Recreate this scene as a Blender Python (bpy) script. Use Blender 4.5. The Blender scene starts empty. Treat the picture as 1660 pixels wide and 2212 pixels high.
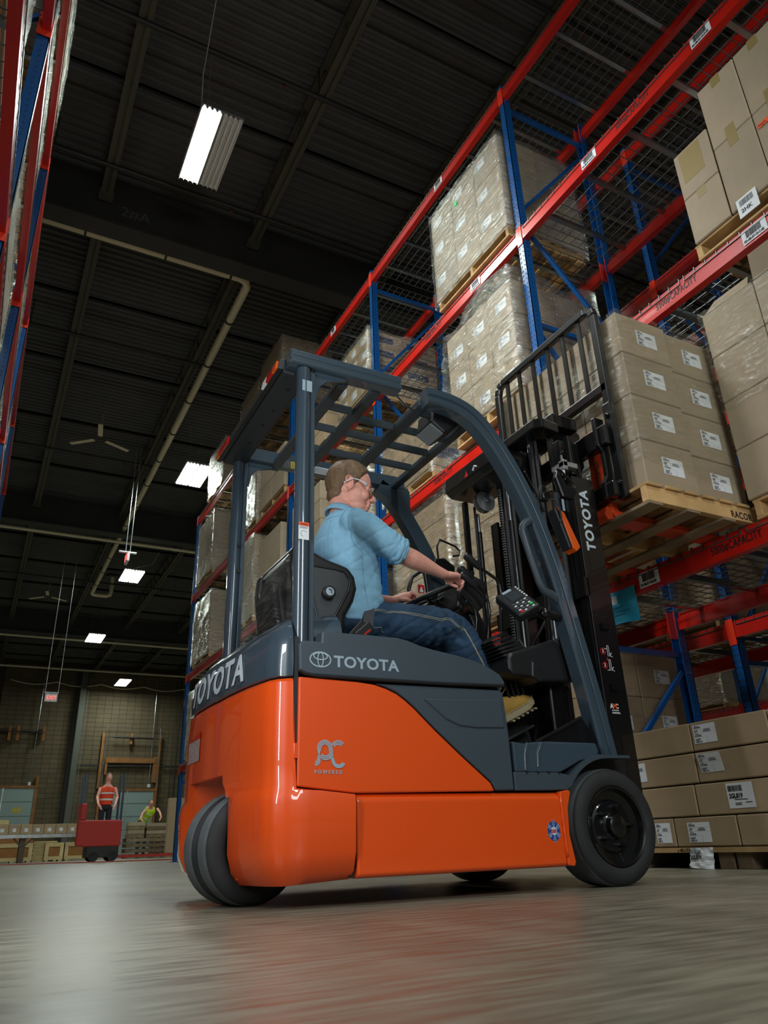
import bpy, bmesh, math, random
from mathutils import Vector, Matrix, noise
random.seed(7)
R = math.radians
S = bpy.context.scene
COL = S.collection
PI = math.pi

# ---------------------------------------------------------------- camera
CAM_H = 0.19
yaw, pitch, roll = R(28.25), R(23.93), R(-2.07)
fwd = Vector((math.sin(yaw) * math.cos(pitch), math.cos(yaw) * math.cos(pitch), math.sin(pitch)))
rgt = Vector((math.cos(yaw), -math.sin(yaw), 0))
upv = rgt.cross(fwd)
r2 = math.cos(roll) * rgt + math.sin(roll) * upv
u2 = -math.sin(roll) * rgt + math.cos(roll) * upv
cd = bpy.data.cameras.new('camera')
cd.sensor_fit = 'HORIZONTAL'
cd.sensor_width = 36.0
cd.lens = 36.0 * 1614.0 / 1660.0
cd.clip_start = 0.02
cd.clip_end = 200
cam = bpy.data.objects.new('camera', cd)
COL.objects.link(cam)
M = Matrix((r2, u2, -fwd)).transposed().to_4x4()
M.translation = Vector((0, 0, CAM_H))
cam.matrix_world = M
S.camera = cam

# ---------------------------------------------------------------- world, exposure, large lamps
w = bpy.data.worlds.new('world')
S.world = w
w.use_nodes = True
w.node_tree.nodes['Background'].inputs[0].default_value = (0.75, 0.85, 1.0, 1)
w.node_tree.nodes['Background'].inputs[1].default_value = 0.12
S.view_settings.view_transform = 'Standard'
S.view_settings.look = 'None'
S.view_settings.exposure = 0.0
S.view_settings.gamma = 1.0


def area(name, loc, target, sx, sy, power, color=(1, 1, 1), spread=180):
    d = bpy.data.lights.new(name, 'AREA')
    d.shape = 'RECTANGLE'
    d.size = sx
    d.size_y = sy
    d.energy = power
    d.color = color
    d.spread = R(spread)
    o = bpy.data.objects.new(name, d)
    COL.objects.link(o)
    o.location = loc
    v = (Vector(target) - Vector(loc)).normalized()
    o.rotation_euler = v.to_track_quat('-Z', 'Y').to_euler()
    return o


# area lamps added in place of the photographer's flashes: behind, left and overhead
area('softbox_lamp', (1.0, -2.6, 2.9), (2.0, 3.0, 1.2), 1.5, 1.5, 105, (0.93, 0.97, 1.0))
area('strip_lamp', (-0.24, 1.9, 1.2), (1.3, 2.9, 1.1), 0.10, 1.3, 16, (0.93, 0.97, 1.0))
area('high_flash_lamp', (0.2, 3.4, 5.6), (3.4, 5.5, 3.6), 0.9, 0.9, 120, (0.92, 0.97, 1.0), 120)


# ---------------------------------------------------------------- materials
def lin(c):
    c = c / 255.0
    return c / 12.92 if c <= 0.04045 else ((c + 0.055) / 1.055) ** 2.4


def rgb(r, g, b):
    return (lin(r), lin(g), lin(b), 1)


MATS = {}


def mat(name, col, rough=0.5, metal=0.0, coat=0.0, bump=0.0, bscale=60.0, var=0.0, vscale=3.0, emit=0.0,
        rand=0.0, stretch=(1, 1, 1), alpha=1.0, spec=0.5):
    m = bpy.data.materials.new(name)
    m.use_nodes = True
    nt = m.node_tree
    b = nt.nodes['Principled BSDF']
    b.inputs['Base Color'].default_value = col
    b.inputs['Roughness'].default_value = rough
    b.inputs['Metallic'].default_value = metal
    b.inputs['Coat Weight'].default_value = coat
    b.inputs['Coat Roughness'].default_value = 0.03
    b.inputs['Specular IOR Level'].default_value = spec
    if emit:
        b.inputs['Emission Color'].default_value = col
        b.inputs['Emission Strength'].default_value = emit
    tc = mp = None
    if bump or var or rand:
        tc = nt.nodes.new('ShaderNodeTexCoord')
        mp = nt.nodes.new('ShaderNodeMapping')
        mp.inputs['Scale'].default_value = stretch
        nt.links.new(tc.outputs['Object'], mp.inputs[0])
    if bump:
        n = nt.nodes.new('ShaderNodeTexNoise')
        n.inputs['Scale'].default_value = bscale
        n.inputs['Detail'].default_value = 3
        bp = nt.nodes.new('ShaderNodeBump')
        bp.inputs['Strength'].default_value = bump
        bp.inputs['Distance'].default_value = 0.004
        nt.links.new(mp.outputs[0], n.inputs['Vector'])
        nt.links.new(n.outputs['Fac'], bp.inputs['Height'])
        nt.links.new(bp.outputs[0], b.inputs['Normal'])
    if var or rand:
        n = nt.nodes.new('ShaderNodeTexNoise')
        n.inputs['Scale'].default_value = vscale
        n.inputs['Detail'].default_value = 5
        nt.links.new(mp.outputs[0], n.inputs['Vector'])
        mr = nt.nodes.new('ShaderNodeMapRange')
        mr.inputs['From Min'].default_value = 0.3
        mr.inputs['From Max'].default_value = 0.7
        mr.inputs['To Min'].default_value = 1 - var
        mr.inputs['To Max'].default_value = 1 + var
        nt.links.new(n.outputs['Fac'], mr.inputs['Value'])
        oi = nt.nodes.new('ShaderNodeObjectInfo')
        m2 = nt.nodes.new('ShaderNodeMapRange')
        m2.inputs['To Min'].default_value = 1 - rand
        m2.inputs['To Max'].default_value = 1 + rand
        nt.links.new(oi.outputs['Random'], m2.inputs['Value'])
        mu = nt.nodes.new('ShaderNodeMath')
        mu.operation = 'MULTIPLY'
        nt.links.new(mr.outputs[0], mu.inputs[0])
        nt.links.new(m2.outputs[0], mu.inputs[1])
        hs = nt.nodes.new('ShaderNodeHueSaturation')
        hs.inputs['Color'].default_value = col
        nt.links.new(mu.outputs[0], hs.inputs['Value'])
        nt.links.new(hs.outputs[0], b.inputs['Base Color'])
    MATS[name] = m
    return m


ORANGE = mat('orange_paint', rgb(240, 82, 4), 0.42, coat=1.0)
ORANGE2 = mat('orange_fork_paint', rgb(205, 66, 22), 0.45, coat=0.2, var=0.25, vscale=6)
GREY = mat('blue_grey_paint', rgb(60, 76, 88), 0.3, coat=1.0)
GREYM = mat('blue_grey_plastic', rgb(60, 73, 82), 0.5, coat=0.1, bump=0.08, bscale=300)
BLACK = mat('black_paint', rgb(15, 15, 16), 0.3, coat=0.35)
PANELM = mat('charcoal_plastic', rgb(52, 56, 58), 0.5, bump=0.1, bscale=300)
LAMPG = mat('lamp_glass_grey', rgb(120, 128, 132), 0.15, coat=0.6)
BLACKM = mat('black_plastic', rgb(27, 28, 30), 0.42, bump=0.1, bscale=300)
VINYL = mat('black_vinyl', rgb(30, 29, 29), 0.36, bump=0.08, bscale=160)
RUBBER = mat('black_rubber', rgb(38, 39, 40), 0.75, bump=0.2, bscale=90, var=0.2, vscale=12)
TREAD = mat('worn_grey_tread', rgb(92, 98, 101), 0.8, bump=0.2, bscale=60, var=0.15, vscale=14)
STEEL = mat('bright_steel', rgb(190, 195, 198), 0.25, metal=1.0)
ZINC = mat('galvanised_steel', rgb(178, 182, 182), 0.3, metal=0.65, var=0.2, vscale=9)
WIRE = mat('deck_wire', rgb(112, 114, 112), 0.38, metal=0.7)
CHANM = mat('bright_galvanised_channel', rgb(158, 162, 162), 0.22, metal=0.95)
RACKR = mat('red_rack_paint', rgb(196, 26, 12), 0.35, coat=0.5, var=0.08, vscale=5)
RACKO = mat('bright_red_connector_paint', rgb(226, 52, 20), 0.4, coat=0.2)
RACKB = mat('blue_rack_paint', rgb(8, 74, 134), 0.3, coat=0.35)
CARD = mat('brown_cardboard', rgb(160, 137, 106), 0.8, bump=0.12, bscale=220, var=0.06, vscale=7, rand=0.09)
CARDG = mat('grey_brown_cardboard', rgb(160, 143, 118), 0.75, bump=0.12, bscale=220, var=0.06, vscale=7, rand=0.08)
TAPE = mat('packing_tape', rgb(150, 130, 82), 0.35, coat=0.2)
WOOD = mat('pallet_wood', rgb(186, 150, 100), 0.8, bump=0.4, bscale=40, var=0.28, vscale=5, rand=0.22, stretch=(1, 1, 1))
WOODD = mat('old_pallet_wood', rgb(122, 104, 80), 0.85, bump=0.4, bscale=40, var=0.3, vscale=5, rand=0.25)
CRATE = mat('pale_crate_wood', rgb(205, 182, 130), 0.75, var=0.15, vscale=3, rand=0.1)
PAPER = mat('white_label_paper', rgb(225, 228, 230), 0.6)
INK = mat('black_ink', rgb(22, 22, 24), 0.6)
INKG = mat('faded_grey_ink', rgb(90, 92, 98), 0.6)
WHITEP = mat('white_decal', rgb(200, 212, 220), 0.4)
SILVER = mat('pale_silver_decal', rgb(160, 178, 190), 0.35)
REDP = mat('red_print', rgb(200, 20, 30), 0.5)
ORP = mat('orange_print', rgb(240, 90, 20), 0.5)
NAVY = mat('navy_print', rgb(25, 38, 92), 0.6)
CYAN = mat('turquoise_paper', rgb(30, 160, 195), 0.6)
YELLOW = mat('yellow_paint', rgb(215, 190, 20), 0.5)
GREENL = mat('green_sticker', rgb(30, 200, 80), 0.5)
CEIL = mat('dark_roof_deck', rgb(84, 84, 82), 0.55, var=0.12, vscale=1.5)
JOIST = mat('roof_joist_paint', rgb(72, 70, 56), 0.5, var=0.12, vscale=2)
GIRD = mat('dark_girder_paint', rgb(52, 52, 50), 0.6, var=0.15, vscale=1.2)
PVC = mat('cream_pipe', rgb(225, 216, 180), 0.3, coat=0.2)
DPIPE = mat('dark_sprinkler_pipe', rgb(40, 38, 36), 0.5)
BLOCK = mat('concrete_block', rgb(104, 92, 68), 0.9, bump=0.3, bscale=30, var=0.14, vscale=1.7, rand=0.16)
MORTAR = mat('mortar', rgb(66, 60, 46), 0.95)
DOORM = mat('grey_green_door', rgb(150, 170, 165), 0.5)
WALLP = mat('pale_wall_paint', rgb(120, 116, 104), 0.8, var=0.1)
TIMBER = mat('brown_timber', rgb(150, 100, 48), 0.7, var=0.2)
SKIN = mat('skin', rgb(236, 170, 150), 0.45, bump=0.05, bscale=200, var=0.07, vscale=16)
SKIN.node_tree.nodes['Principled BSDF'].inputs['Subsurface Weight'].default_value = 0.15
SKIN.node_tree.nodes['Principled BSDF'].inputs['Subsurface Radius'].default_value = (0.02, 0.008, 0.004)
HAIR = mat('light_brown_hair', rgb(118, 92, 66), 0.6, bump=0.7, bscale=190, var=0.3, vscale=60, stretch=(1, 1, 0.35))
SHIRT = mat('light_blue_chambray', rgb(134, 184, 212), 0.8, bump=0.12, bscale=420, var=0.05, vscale=60)
STITCH = mat('seam_thread', rgb(96, 150, 186), 0.8)
JEANS = mat('dark_blue_denim', rgb(34, 62, 88), 0.85, bump=0.3, bscale=500, var=0.38, vscale=9, stretch=(1, 1, 2.4))
THREAD = mat('pale_stitching', rgb(190, 180, 150), 0.8)
BOOT = mat('tan_nubuck', rgb(186, 148, 66), 0.8, bump=0.2, bscale=200, var=0.12, vscale=12)
SOLE = mat('cream_boot_sole', rgb(178, 164, 128), 0.6)
BELT = mat('seat_belt_webbing', rgb(62, 62, 66), 0.6, bump=0.3, bscale=600)
LENS = mat('amber_lens', rgb(225, 90, 20), 0.25, coat=0.5)
RLENS = mat('red_lens', rgb(190, 18, 14), 0.2, coat=0.5)
VESTG = mat('lime_vest', rgb(190, 230, 20), 0.7)
VESTO = mat('orange_vest', rgb(235, 70, 30), 0.7)
TUBE_ON = mat('lit_fluorescent_tube', (0.92, 1.0, 0.97, 1), 0.5, emit=14)
TUBE_OFF = mat('unlit_fluorescent_tube', rgb(225, 228, 224), 0.3)
REFL = mat('white_reflector', rgb(235, 238, 235), 0.3)
SCREEN = mat('grey_screen', rgb(58, 66, 68), 0.2)
DARKCLOTH = mat('dark_trousers', rgb(40, 44, 56), 0.8)


def glass_mat():
    m = bpy.data.materials.new('clear_plastic')
    m.use_nodes = True
    nt = m.node_tree
    b = nt.nodes['Principled BSDF']
    tr = nt.nodes.new('ShaderNodeBsdfTransparent')
    gl = nt.nodes.new('ShaderNodeBsdfGlossy')
    gl.inputs['Roughness'].default_value = 0.08
    mx = nt.nodes.new('ShaderNodeMixShader')
    fr = nt.nodes.new('ShaderNodeFresnel')
    fr.inputs[0].default_value = 1.6
    nt.links.new(fr.outputs[0], mx.inputs[0])
    nt.links.new(tr.outputs[0], mx.inputs[1])
    nt.links.new(gl.outputs[0], mx.inputs[2])
    nt.links.new(mx.outputs[0], nt.nodes['Material Output'].inputs[0])
    return m


CLEAR = glass_mat()


def wrap_mat(name, base, hi, seed, sc=1.0):
    """stretch film: clear, with pale milky streaks where layers overlap and a crinkled gloss"""
    m = bpy.data.materials.new(name)
    m.use_nodes = True
    nt = m.node_tree
    for n in list(nt.nodes):
        if n.type == 'BSDF_PRINCIPLED':
            nt.nodes.remove(n)
    tc = nt.nodes.new('ShaderNodeTexCoord')
    mp = nt.nodes.new('ShaderNodeMapping')
    mp.inputs['Rotation'].default_value = (R(24), R(20), R(0))
    mp.inputs['Location'].default_value = (seed, seed * 2, 0)
    mp.inputs['Scale'].default_value = (2.2 * sc, 2.2 * sc, 13 * sc)
    nt.links.new(tc.outputs['Object'], mp.inputs[0])
    n = nt.nodes.new('ShaderNodeTexNoise')
    n.inputs['Scale'].default_value = 4.2
    n.inputs['Detail'].default_value = 6
    n.inputs['Distortion'].default_value = 0.8
    nt.links.new(mp.outputs[0], n.inputs['Vector'])
    mr = nt.nodes.new('ShaderNodeMapRange')
    mr.inputs['From Min'].default_value = 0.42
    mr.inputs['From Max'].default_value = 0.75
    mr.inputs['To Min'].default_value = base
    mr.inputs['To Max'].default_value = hi
    nt.links.new(n.outputs['Fac'], mr.inputs['Value'])
    bp = nt.nodes.new('ShaderNodeBump')
    bp.inputs['Strength'].default_value = 1.0
    bp.inputs['Distance'].default_value = 0.035
    nt.links.new(n.outputs['Fac'], bp.inputs['Height'])
    gl = nt.nodes.new('ShaderNodeBsdfGlossy')
    gl.inputs['Roughness'].default_value = 0.2
    gl.inputs['Color'].default_value = (0.95, 0.97, 0.9, 1)
    nt.links.new(bp.outputs[0], gl.inputs['Normal'])
    df = nt.nodes.new('ShaderNodeBsdfDiffuse')
    df.inputs['Color'].default_value = (0.62, 0.64, 0.58, 1)
    nt.links.new(bp.outputs[0], df.inputs['Normal'])
    m1 = nt.nodes.new('ShaderNodeMixShader')
    m1.inputs[0].default_value = 0.10
    nt.links.new(gl.outputs[0], m1.inputs[1])
    nt.links.new(df.outputs[0], m1.inputs[2])
    tr = nt.nodes.new('ShaderNodeBsdfTransparent')
    tr.inputs[0].default_value = (0.97, 0.97, 0.95, 1)
    m2 = nt.nodes.new('ShaderNodeMixShader')
    nt.links.new(mr.outputs[0], m2.inputs[0])
    nt.links.new(tr.outputs[0], m2.inputs[1])
    nt.links.new(m1.outputs[0], m2.inputs[2])
    nt.links.new(m2.outputs[0], nt.nodes['Material Output'].inputs[0])
    return m


FILM = wrap_mat('stretch_film', 0.14, 0.85, 0.0)
FILML = wrap_mat('thin_stretch_film', 0.04, 0.34, 3.0)


def floor_mat():
    m = bpy.data.materials.new('polished_concrete')
    m.use_nodes = True
    nt = m.node_tree
    b = nt.nodes['Principled BSDF']
    tc = nt.nodes.new('ShaderNodeTexCoord')
    n1 = nt.nodes.new('ShaderNodeTexNoise')
    n1.inputs['Scale'].default_value = 0.9
    n1.inputs['Detail'].default_value = 8
    n1.inputs['Roughness'].default_value = 0.62
    nt.links.new(tc.outputs['Object'], n1.inputs['Vector'])
    mp = nt.nodes.new('ShaderNodeMapping')
    mp.inputs['Scale'].default_value = (2.0, 14.0, 1)
    nt.links.new(tc.outputs['Object'], mp.inputs[0])
    n2 = nt.nodes.new('ShaderNodeTexNoise')
    n2.inputs['Scale'].default_value = 2.2
    n2.inputs['Detail'].default_value = 6
    nt.links.new(mp.outputs[0], n2.inputs['Vector'])
    ad = nt.nodes.new('ShaderNodeMath')
    ad.operation = 'ADD'
    nt.links.new(n1.outputs['Fac'], ad.inputs[0])
    nt.links.new(n2.outputs['Fac'], ad.inputs[1])
    cr = nt.nodes.new('ShaderNodeValToRGB')
    cr.color_ramp.elements[0].position = 0.36
    cr.color_ramp.elements[0].color = rgb(100, 93, 78)
    cr.color_ramp.elements[1].position = 0.66
    cr.color_ramp.elements[1].color = rgb(150, 143, 124)
    hv = nt.nodes.new('ShaderNodeMath')
    hv.operation = 'MULTIPLY'
    hv.inputs[1].default_value = 0.5
    nt.links.new(ad.outputs[0], hv.inputs[0])
    nt.links.new(hv.outputs[0], cr.inputs[0])
    nt.links.new(cr.outputs[0], b.inputs['Base Color'])
    mr = nt.nodes.new('ShaderNodeMapRange')
    mr.inputs['From Min'].default_value = 0.3
    mr.inputs['From Max'].default_value = 0.7
    mr.inputs['To Min'].default_value = 0.28
    mr.inputs['To Max'].default_value = 0.46
    nt.links.new(n2.outputs['Fac'], mr.inputs['Value'])
    nt.links.new(mr.outputs[0], b.inputs['Roughness'])
    bp = nt.nodes.new('ShaderNodeBump')
    bp.inputs['Strength'].default_value = 0.12
    bp.inputs['Distance'].default_value = 0.003
    nt.links.new(n2.outputs['Fac'], bp.inputs['Height'])
    nt.links.new(bp.outputs[0], b.inputs['Normal'])
    return m


FLOORM = floor_mat()


# ---------------------------------------------------------------- mesh helpers
ORG = {}


class MB:
    """collects shapes; build() links them as ONE mesh object"""

    def __init__(s):
        s.v = []
        s.f = []
        s.m = []

    def add(s, vs, fs, mi=0):
        k = len(s.v)
        s.v += [Vector(p) for p in vs]
        s.f += [tuple(i + k for i in f) for f in fs]
        s.m += [mi] * len(fs)
        return s

    def box(s, x0, x1, y0, y1, z0, z1, mi=0):
        vs = [(x, y, z) for x in (x0, x1) for y in (y0, y1) for z in (z0, z1)]
        return s.add(vs, [(0, 1, 3, 2), (4, 6, 7, 5), (0, 4, 5, 1), (2, 3, 7, 6), (0, 2, 6, 4), (1, 5, 7, 3)], mi)

    def bar(s, a, b, wy, wz, ref=(0, 0, 1), mi=0):
        """rectangular bar from a to b; wz along ref, wy across"""
        a, b = Vector(a), Vector(b)
        d = (b - a).normalized()
        r = Vector(ref)
        r = (r - d * r.dot(d)).normalized()
        q = d.cross(r)
        vs = []
        for p in (a, b):
            for i, j in ((-1, -1), (1, -1), (1, 1), (-1, 1)):
                vs.append(p + q * (i * wy / 2) + r * (j * wz / 2))
        return s.add(vs, [(3, 2, 1, 0), (4, 5, 6, 7), (0, 1, 5, 4), (1, 2, 6, 5), (2, 3, 7, 6), (3, 0, 4, 7)], mi)

    def tube(s, pts, r, n=8, mi=0, closed=False, cap=True, ref=None):
        """round tube along pts; r a number or list (or list of (a,b) ellipse radii)"""
        pts = [Vector(p) for p in pts]
        N = len(pts)
        if not isinstance(r, (list, tuple)):
            r = [r] * N
        rings = []
        prev = Vector(ref) if ref else None
        for i, p in enumerate(pts):
            if closed:
                t = (pts[(i + 1) % N] - pts[i - 1]).normalized()
            else:
                t = (pts[min(i + 1, N - 1)] - pts[max(i - 1, 0)]).normalized()
            if prev is None:
                prev = Vector((0, 0, 1)) if abs(t.z) < 0.9 else Vector((1, 0, 0))
            u = (prev - t * prev.dot(t)).normalized()
            prev = u
            q = t.cross(u)
            a, b = r[i] if isinstance(r[i], (tuple, list)) else (r[i], r[i])
            rings.append([p + q * (a * math.cos(2 * PI * k / n)) + u * (b * math.sin(2 * PI * k / n)) for k in range(n)])
        vs = [v for g in rings for v in g]
        fs = []
        L = N if closed else N - 1
        for i in range(L):
            j = (i + 1) % N
            for k in range(n):
                l = (k + 1) % n
                fs.append((i * n + k, i * n + l, j * n + l, j * n + k))
        if cap and not closed:
            fs.append(tuple(range(n - 1, -1, -1)))
            fs.append(tuple((N - 1) * n + k for k in range(n)))
        return s.add(vs, fs, mi)

    def cyl(s, c, axis, r, h, n=24, mi=0, r1=None):
        c = Vector(c)
        a = Vector(axis).normalized()
        return s.tube([c - a * h / 2, c + a * h / 2], [r, r if r1 is None else r1], n, mi)

    def lathe(s, c, axis, prof, n=32, mi=0, ref=(0, 0, 1)):
        """prof: list of (r, h) along axis"""
        c = Vector(c)
        a = Vector(axis).normalized()
        u = Vector(ref)
        u = (u - a * u.dot(a)).normalized()
        q = a.cross(u)
        vs = []
        for (r, h) in prof:
            for k in range(n):
                t = 2 * PI * k / n
                vs.append(c + a * h + (q * math.cos(t) + u * math.sin(t)) * max(r, 1e-5))
        fs = []
        for i in range(len(prof) - 1):
            for k in range(n):
                l = (k + 1) % n
                fs.append((i * n + k, i * n + l, (i + 1) * n + l, (i + 1) * n + k))
        return s.add(vs, fs, mi)

    def prism(s, poly, y0, y1, axis='y', mi=0):
        """extrude a polygon: axis y: poly in (x,z); axis x: poly in (y,z); axis z: poly in (x,y)"""
        n = len(poly)
        mk = {'y': lambda p, t: (p[0], t, p[1]), 'x': lambda p, t: (t, p[0], p[1]), 'z': lambda p, t: (p[0], p[1], t)}[axis]
        vs = [mk(p, y0) for p in poly] + [mk(p, y1) for p in poly]
        fs = [tuple(range(n)), tuple(range(2 * n - 1, n - 1, -1))]
        fs += [(i, i + n, (i + 1) % n + n, (i + 1) % n) for i in range(n)]
        return s.add(vs, fs, mi)

    def sweep(s, path, sec, ref=(0, 1, 0), mi=0):
        """sweep a closed section [(u,w)] along path; w along ref, u across"""
        pts = [Vector(p) for p in path]
        N = len(pts)
        n = len(sec)
        rf = Vector(ref)
        vs = []
        for i, p in enumerate(pts):
            t = (pts[min(i + 1, N - 1)] - pts[max(i - 1, 0)]).normalized()
            q = t.cross(rf).normalized()
            vs += [p + q * a + rf * b for a, b in sec]
        fs = [(i * n + k, i * n + (k + 1) % n, (i + 1) * n + (k + 1) % n, (i + 1) * n + k) for i in range(N - 1) for k in range(n)]
        fs.append(tuple(range(n - 1, -1, -1)))
        fs.append(tuple((N - 1) * n + k for k in range(n)))
        return s.add(vs, fs, mi)

    def sphere(s, c, rx, ry, rz, n=16, mi=0, rot=None):
        c = Vector(c)
        vs = []
        h = n // 2
        for i in range(h + 1):
            th = PI * i / h
            for k in range(n):
                ph = 2 * PI * k / n
                p = Vector((rx * math.sin(th) * math.cos(ph), ry * math.sin(th) * math.sin(ph), rz * math.cos(th)))
                if rot:
                    p = rot @ p
                vs.append(c + p)
        fs = [(i * n + k, (i + 1) * n + k, (i + 1) * n + (k + 1) % n, i * n + (k + 1) % n) for i in range(h) for k in range(n)]
        return s.add(vs, fs, mi)

    def mesh(s, name, mats, smooth=None, clean=False):
        me = bpy.data.meshes.new(name)
        me.from_pydata([tuple(v) for v in s.v], [], s.f)
        if not isinstance(mats, (list, tuple)):
            mats = [mats]
        for m in mats:
            me.materials.append(m)
        if len(mats) > 1:
            me.polygons.foreach_set('material_index', s.m)
        bm = bmesh.new()
        bm.from_mesh(me)
        if clean:
            bmesh.ops.remove_doubles(bm, verts=bm.verts, dist=1e-5)
        bmesh.ops.recalc_face_normals(bm, faces=bm.faces)
        bm.to_mesh(me)
        bm.free()
        if smooth is not None:
            me.polygons.foreach_set('use_smooth', [True] * len(me.polygons))
            if smooth < 180:
                me.set_sharp_from_angle(angle=R(smooth))
        me.update()
        return me

    def build(s, name, mats, parent=None, smooth=None, bevel=0.0, seg=2, clean=False, label=None):
        return link(name, s.mesh(name, mats, smooth, clean), parent, bevel, seg, label)


def link(name, me, parent=None, bevel=0.0, seg=2, label=None):
    o = bpy.data.objects.new(name, me)
    COL.objects.link(o)
    if parent is not None:
        o.parent = parent
        if parent in ORG:
            o.location = -ORG[parent]
    if bevel:
        b = o.modifiers.new('bevel', 'BEVEL')
        b.width = bevel
        b.segments = seg
        b.limit_method = 'ANGLE'
        b.angle_limit = R(35)
        b.harden_normals = False
    if label:
        o['label'] = label
    return o


def tag(o, label, cat, group=None, kind=None):
    if label:
        n = len(label.split())
        if not 4 <= n <= 16:
            print('BADLABEL', n, label)
        o['label'] = label
    if cat:
        o['category'] = cat
    if group:
        o['group'] = group
    if kind:
        o['kind'] = kind
    return o


def thing(name, label, cat, loc=(0, 0, 0), group=None, world=True, rz=0):
    """an Empty at the thing's base; with world=True its parts are modelled in world coordinates"""
    o = bpy.data.objects.new(name, None)
    COL.objects.link(o)
    o.empty_display_size = 0.1
    o.location = loc
    o.rotation_euler = (0, 0, rz)
    if world:
        ORG[o] = Vector(loc)
    return tag(o, label, cat, group)


def copy_tree(o, parent=None):
    c = o.copy()
    COL.objects.link(c)
    c.parent = parent
    for ch in o.children:
        copy_tree(ch, c)
    return c


FACE = {'S': ((1, 0, 0), (0, 0, 1)), 'W': ((0, -1, 0), (0, 0, 1)), 'E': ((0, 1, 0), (0, 0, 1)), 'N': ((-1, 0, 0), (0, 0, 1)),
        'SU': ((0, 0, 1), (-1, 0, 0))}


def text_mesh(s, size, m, bold=0.0, ext=0.0006, align='LEFT', spacing=1.0, xs=1.0):
    c = bpy.data.curves.new('txt', 'FONT')
    c.body = s
    c.size = size
    c.extrude = ext
    c.offset = bold
    c.align_x = align
    c.space_character = spacing
    c.resolution_u = 3
    o = bpy.data.objects.new('txt', c)
    me = bpy.data.meshes.new_from_object(o)
    bpy.data.objects.remove(o)
    me.materials.clear()
    me.materials.append(m)
    if xs != 1.0:
        for v in me.vertices:
            v.co.x *= xs
    return me


def text(name, s, size, m, parent, org, face='S', bold=0.0, ext=0.0006, align='LEFT', spacing=1.0, xs=1.0, rot=0.0, fn=None, axes=None):
    me = text_mesh(s, size, m, bold, ext, align, spacing, xs)
    ux, uy = (Vector(a) for a in (axes or FACE[face]))
    if rot:
        c_, s_ = math.cos(rot), math.sin(rot)
        ux, uy = ux * c_ + uy * s_, uy * c_ - ux * s_
    un = ux.cross(uy)
    og = Vector(org)
    for v in me.vertices:
        if fn:
            v.co = fn(v.co.x, v.co.y, v.co.z)
        else:
            v.co = og + ux * v.co.x + uy * v.co.y + un * v.co.z
    return link(name, me, parent)


def remesh(mb, voxel, smooth=6, disp=None):
    me = mb.mesh('tmp', SKIN)
    o = bpy.data.objects.new('tmp', me)
    COL.objects.link(o)
    r = o.modifiers.new('r', 'REMESH')
    r.mode = 'VOXEL'
    r.voxel_size = voxel
    if smooth:
        q = o.modifiers.new('s', 'SMOOTH')
        q.iterations = smooth
        q.factor = 0.5
    dg = bpy.context.evaluated_depsgraph_get()
    out = bpy.data.meshes.new_from_object(o.evaluated_get(dg))
    COL.objects.unlink(o)
    bpy.data.objects.remove(o)
    if disp:
        ns = [v.normal.copy() for v in out.vertices]
        for v, n in zip(out.vertices, ns):
            v.co = v.co + n * disp(v.co)
    out.polygons.foreach_set('use_smooth', [True] * len(out.polygons))
    out.update()
    return out


# ================================================================ THE SETTING
def struct(name, mb, m, parent=None, **k):
    o = mb.build(name, m, parent, **k)
    if parent is None:
        o['kind'] = 'structure'
    return o


WB = 45.0
struct('floor', MB().box(-9, 22, -9, WB + 0.3, -0.2, 0), FLOORM)
struct('wall_left', MB().box(-9.3, -9, -9, WB + 0.3, 0, 11), WALLP)
struct('wall_right', MB().box(22, 22.3, -9, WB + 0.3, 0, 11), WALLP)
struct('wall_front', MB().box(-9.3, 22.3, -9.3, -9, 0, 11), WALLP)
wall = struct('wall_back', MB().box(-9.3, 22.3, WB + 0.06, WB + 0.3, 0, 11), MORTAR)
# concrete blocks of the back wall: the 300 nearest the eye as parts, the rest joined
bw, bh = 0.406, 0.245
bm1 = MB().box(0, bw - 0.012, 0, 0.07, 0, bh - 0.012).mesh('block', BLOCK)
rest = MB()
cnt = 0
for k in range(40):
    for i in range(28):
        x = 0.7 + i * bw
        z = k * bh
        yy = WB - random.uniform(0, 0.008)
        if 10 <= k < 21 and cnt < 300:
            o = link('concrete_block', bm1, wall)
            o.location = (x, yy, z)
            cnt += 1
        else:
            rest.box(x, x + bw - 0.012, yy, yy + 0.07, z, z + bh - 0.012)
o = rest.build('concrete_blocks', BLOCK, wall)
o['kind'] = 'stuff'

# ---- roof: corrugated deck, joists with webs, girders
DZ = 10.05
c = MB()
per = 0.15
y = -8.0
prof = []
while y < WB:
    prof += [(y, DZ), (y + 0.045, DZ), (y + 0.06, DZ + 0.045), (y + 0.135, DZ + 0.045)]
    y += per
n = len(prof)
vs = [(-9, p[0], p[1]) for p in prof] + [(22, p[0], p[1]) for p in prof]
c.add(vs, [(i, i + 1, i + 1 + n, i + n) for i in range(n - 1)])
c.box(-9.3, 22.3, -9.3, WB + 0.3, DZ + 0.3, DZ + 0.4)
ceiling = struct('ceiling', c, CEIL)

GY = [-2.9, 9.6, 22.2, 34.8]
for g in GY:
    b = MB().box(-9, 22, g - 0.02, g + 0.04, 9.02, 9.86).box(-9, 22, g - 0.16, g + 0.18, 8.98, 9.03).box(-9, 22, g - 0.16, g + 0.18, 9.83, 9.88)
    b.build('roof_girder', GIRD, ceiling)
text('chalk_mark', '2#A', 0.26, INKG, ceiling, (0.65, 9.575, 9.32), 'S')
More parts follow.
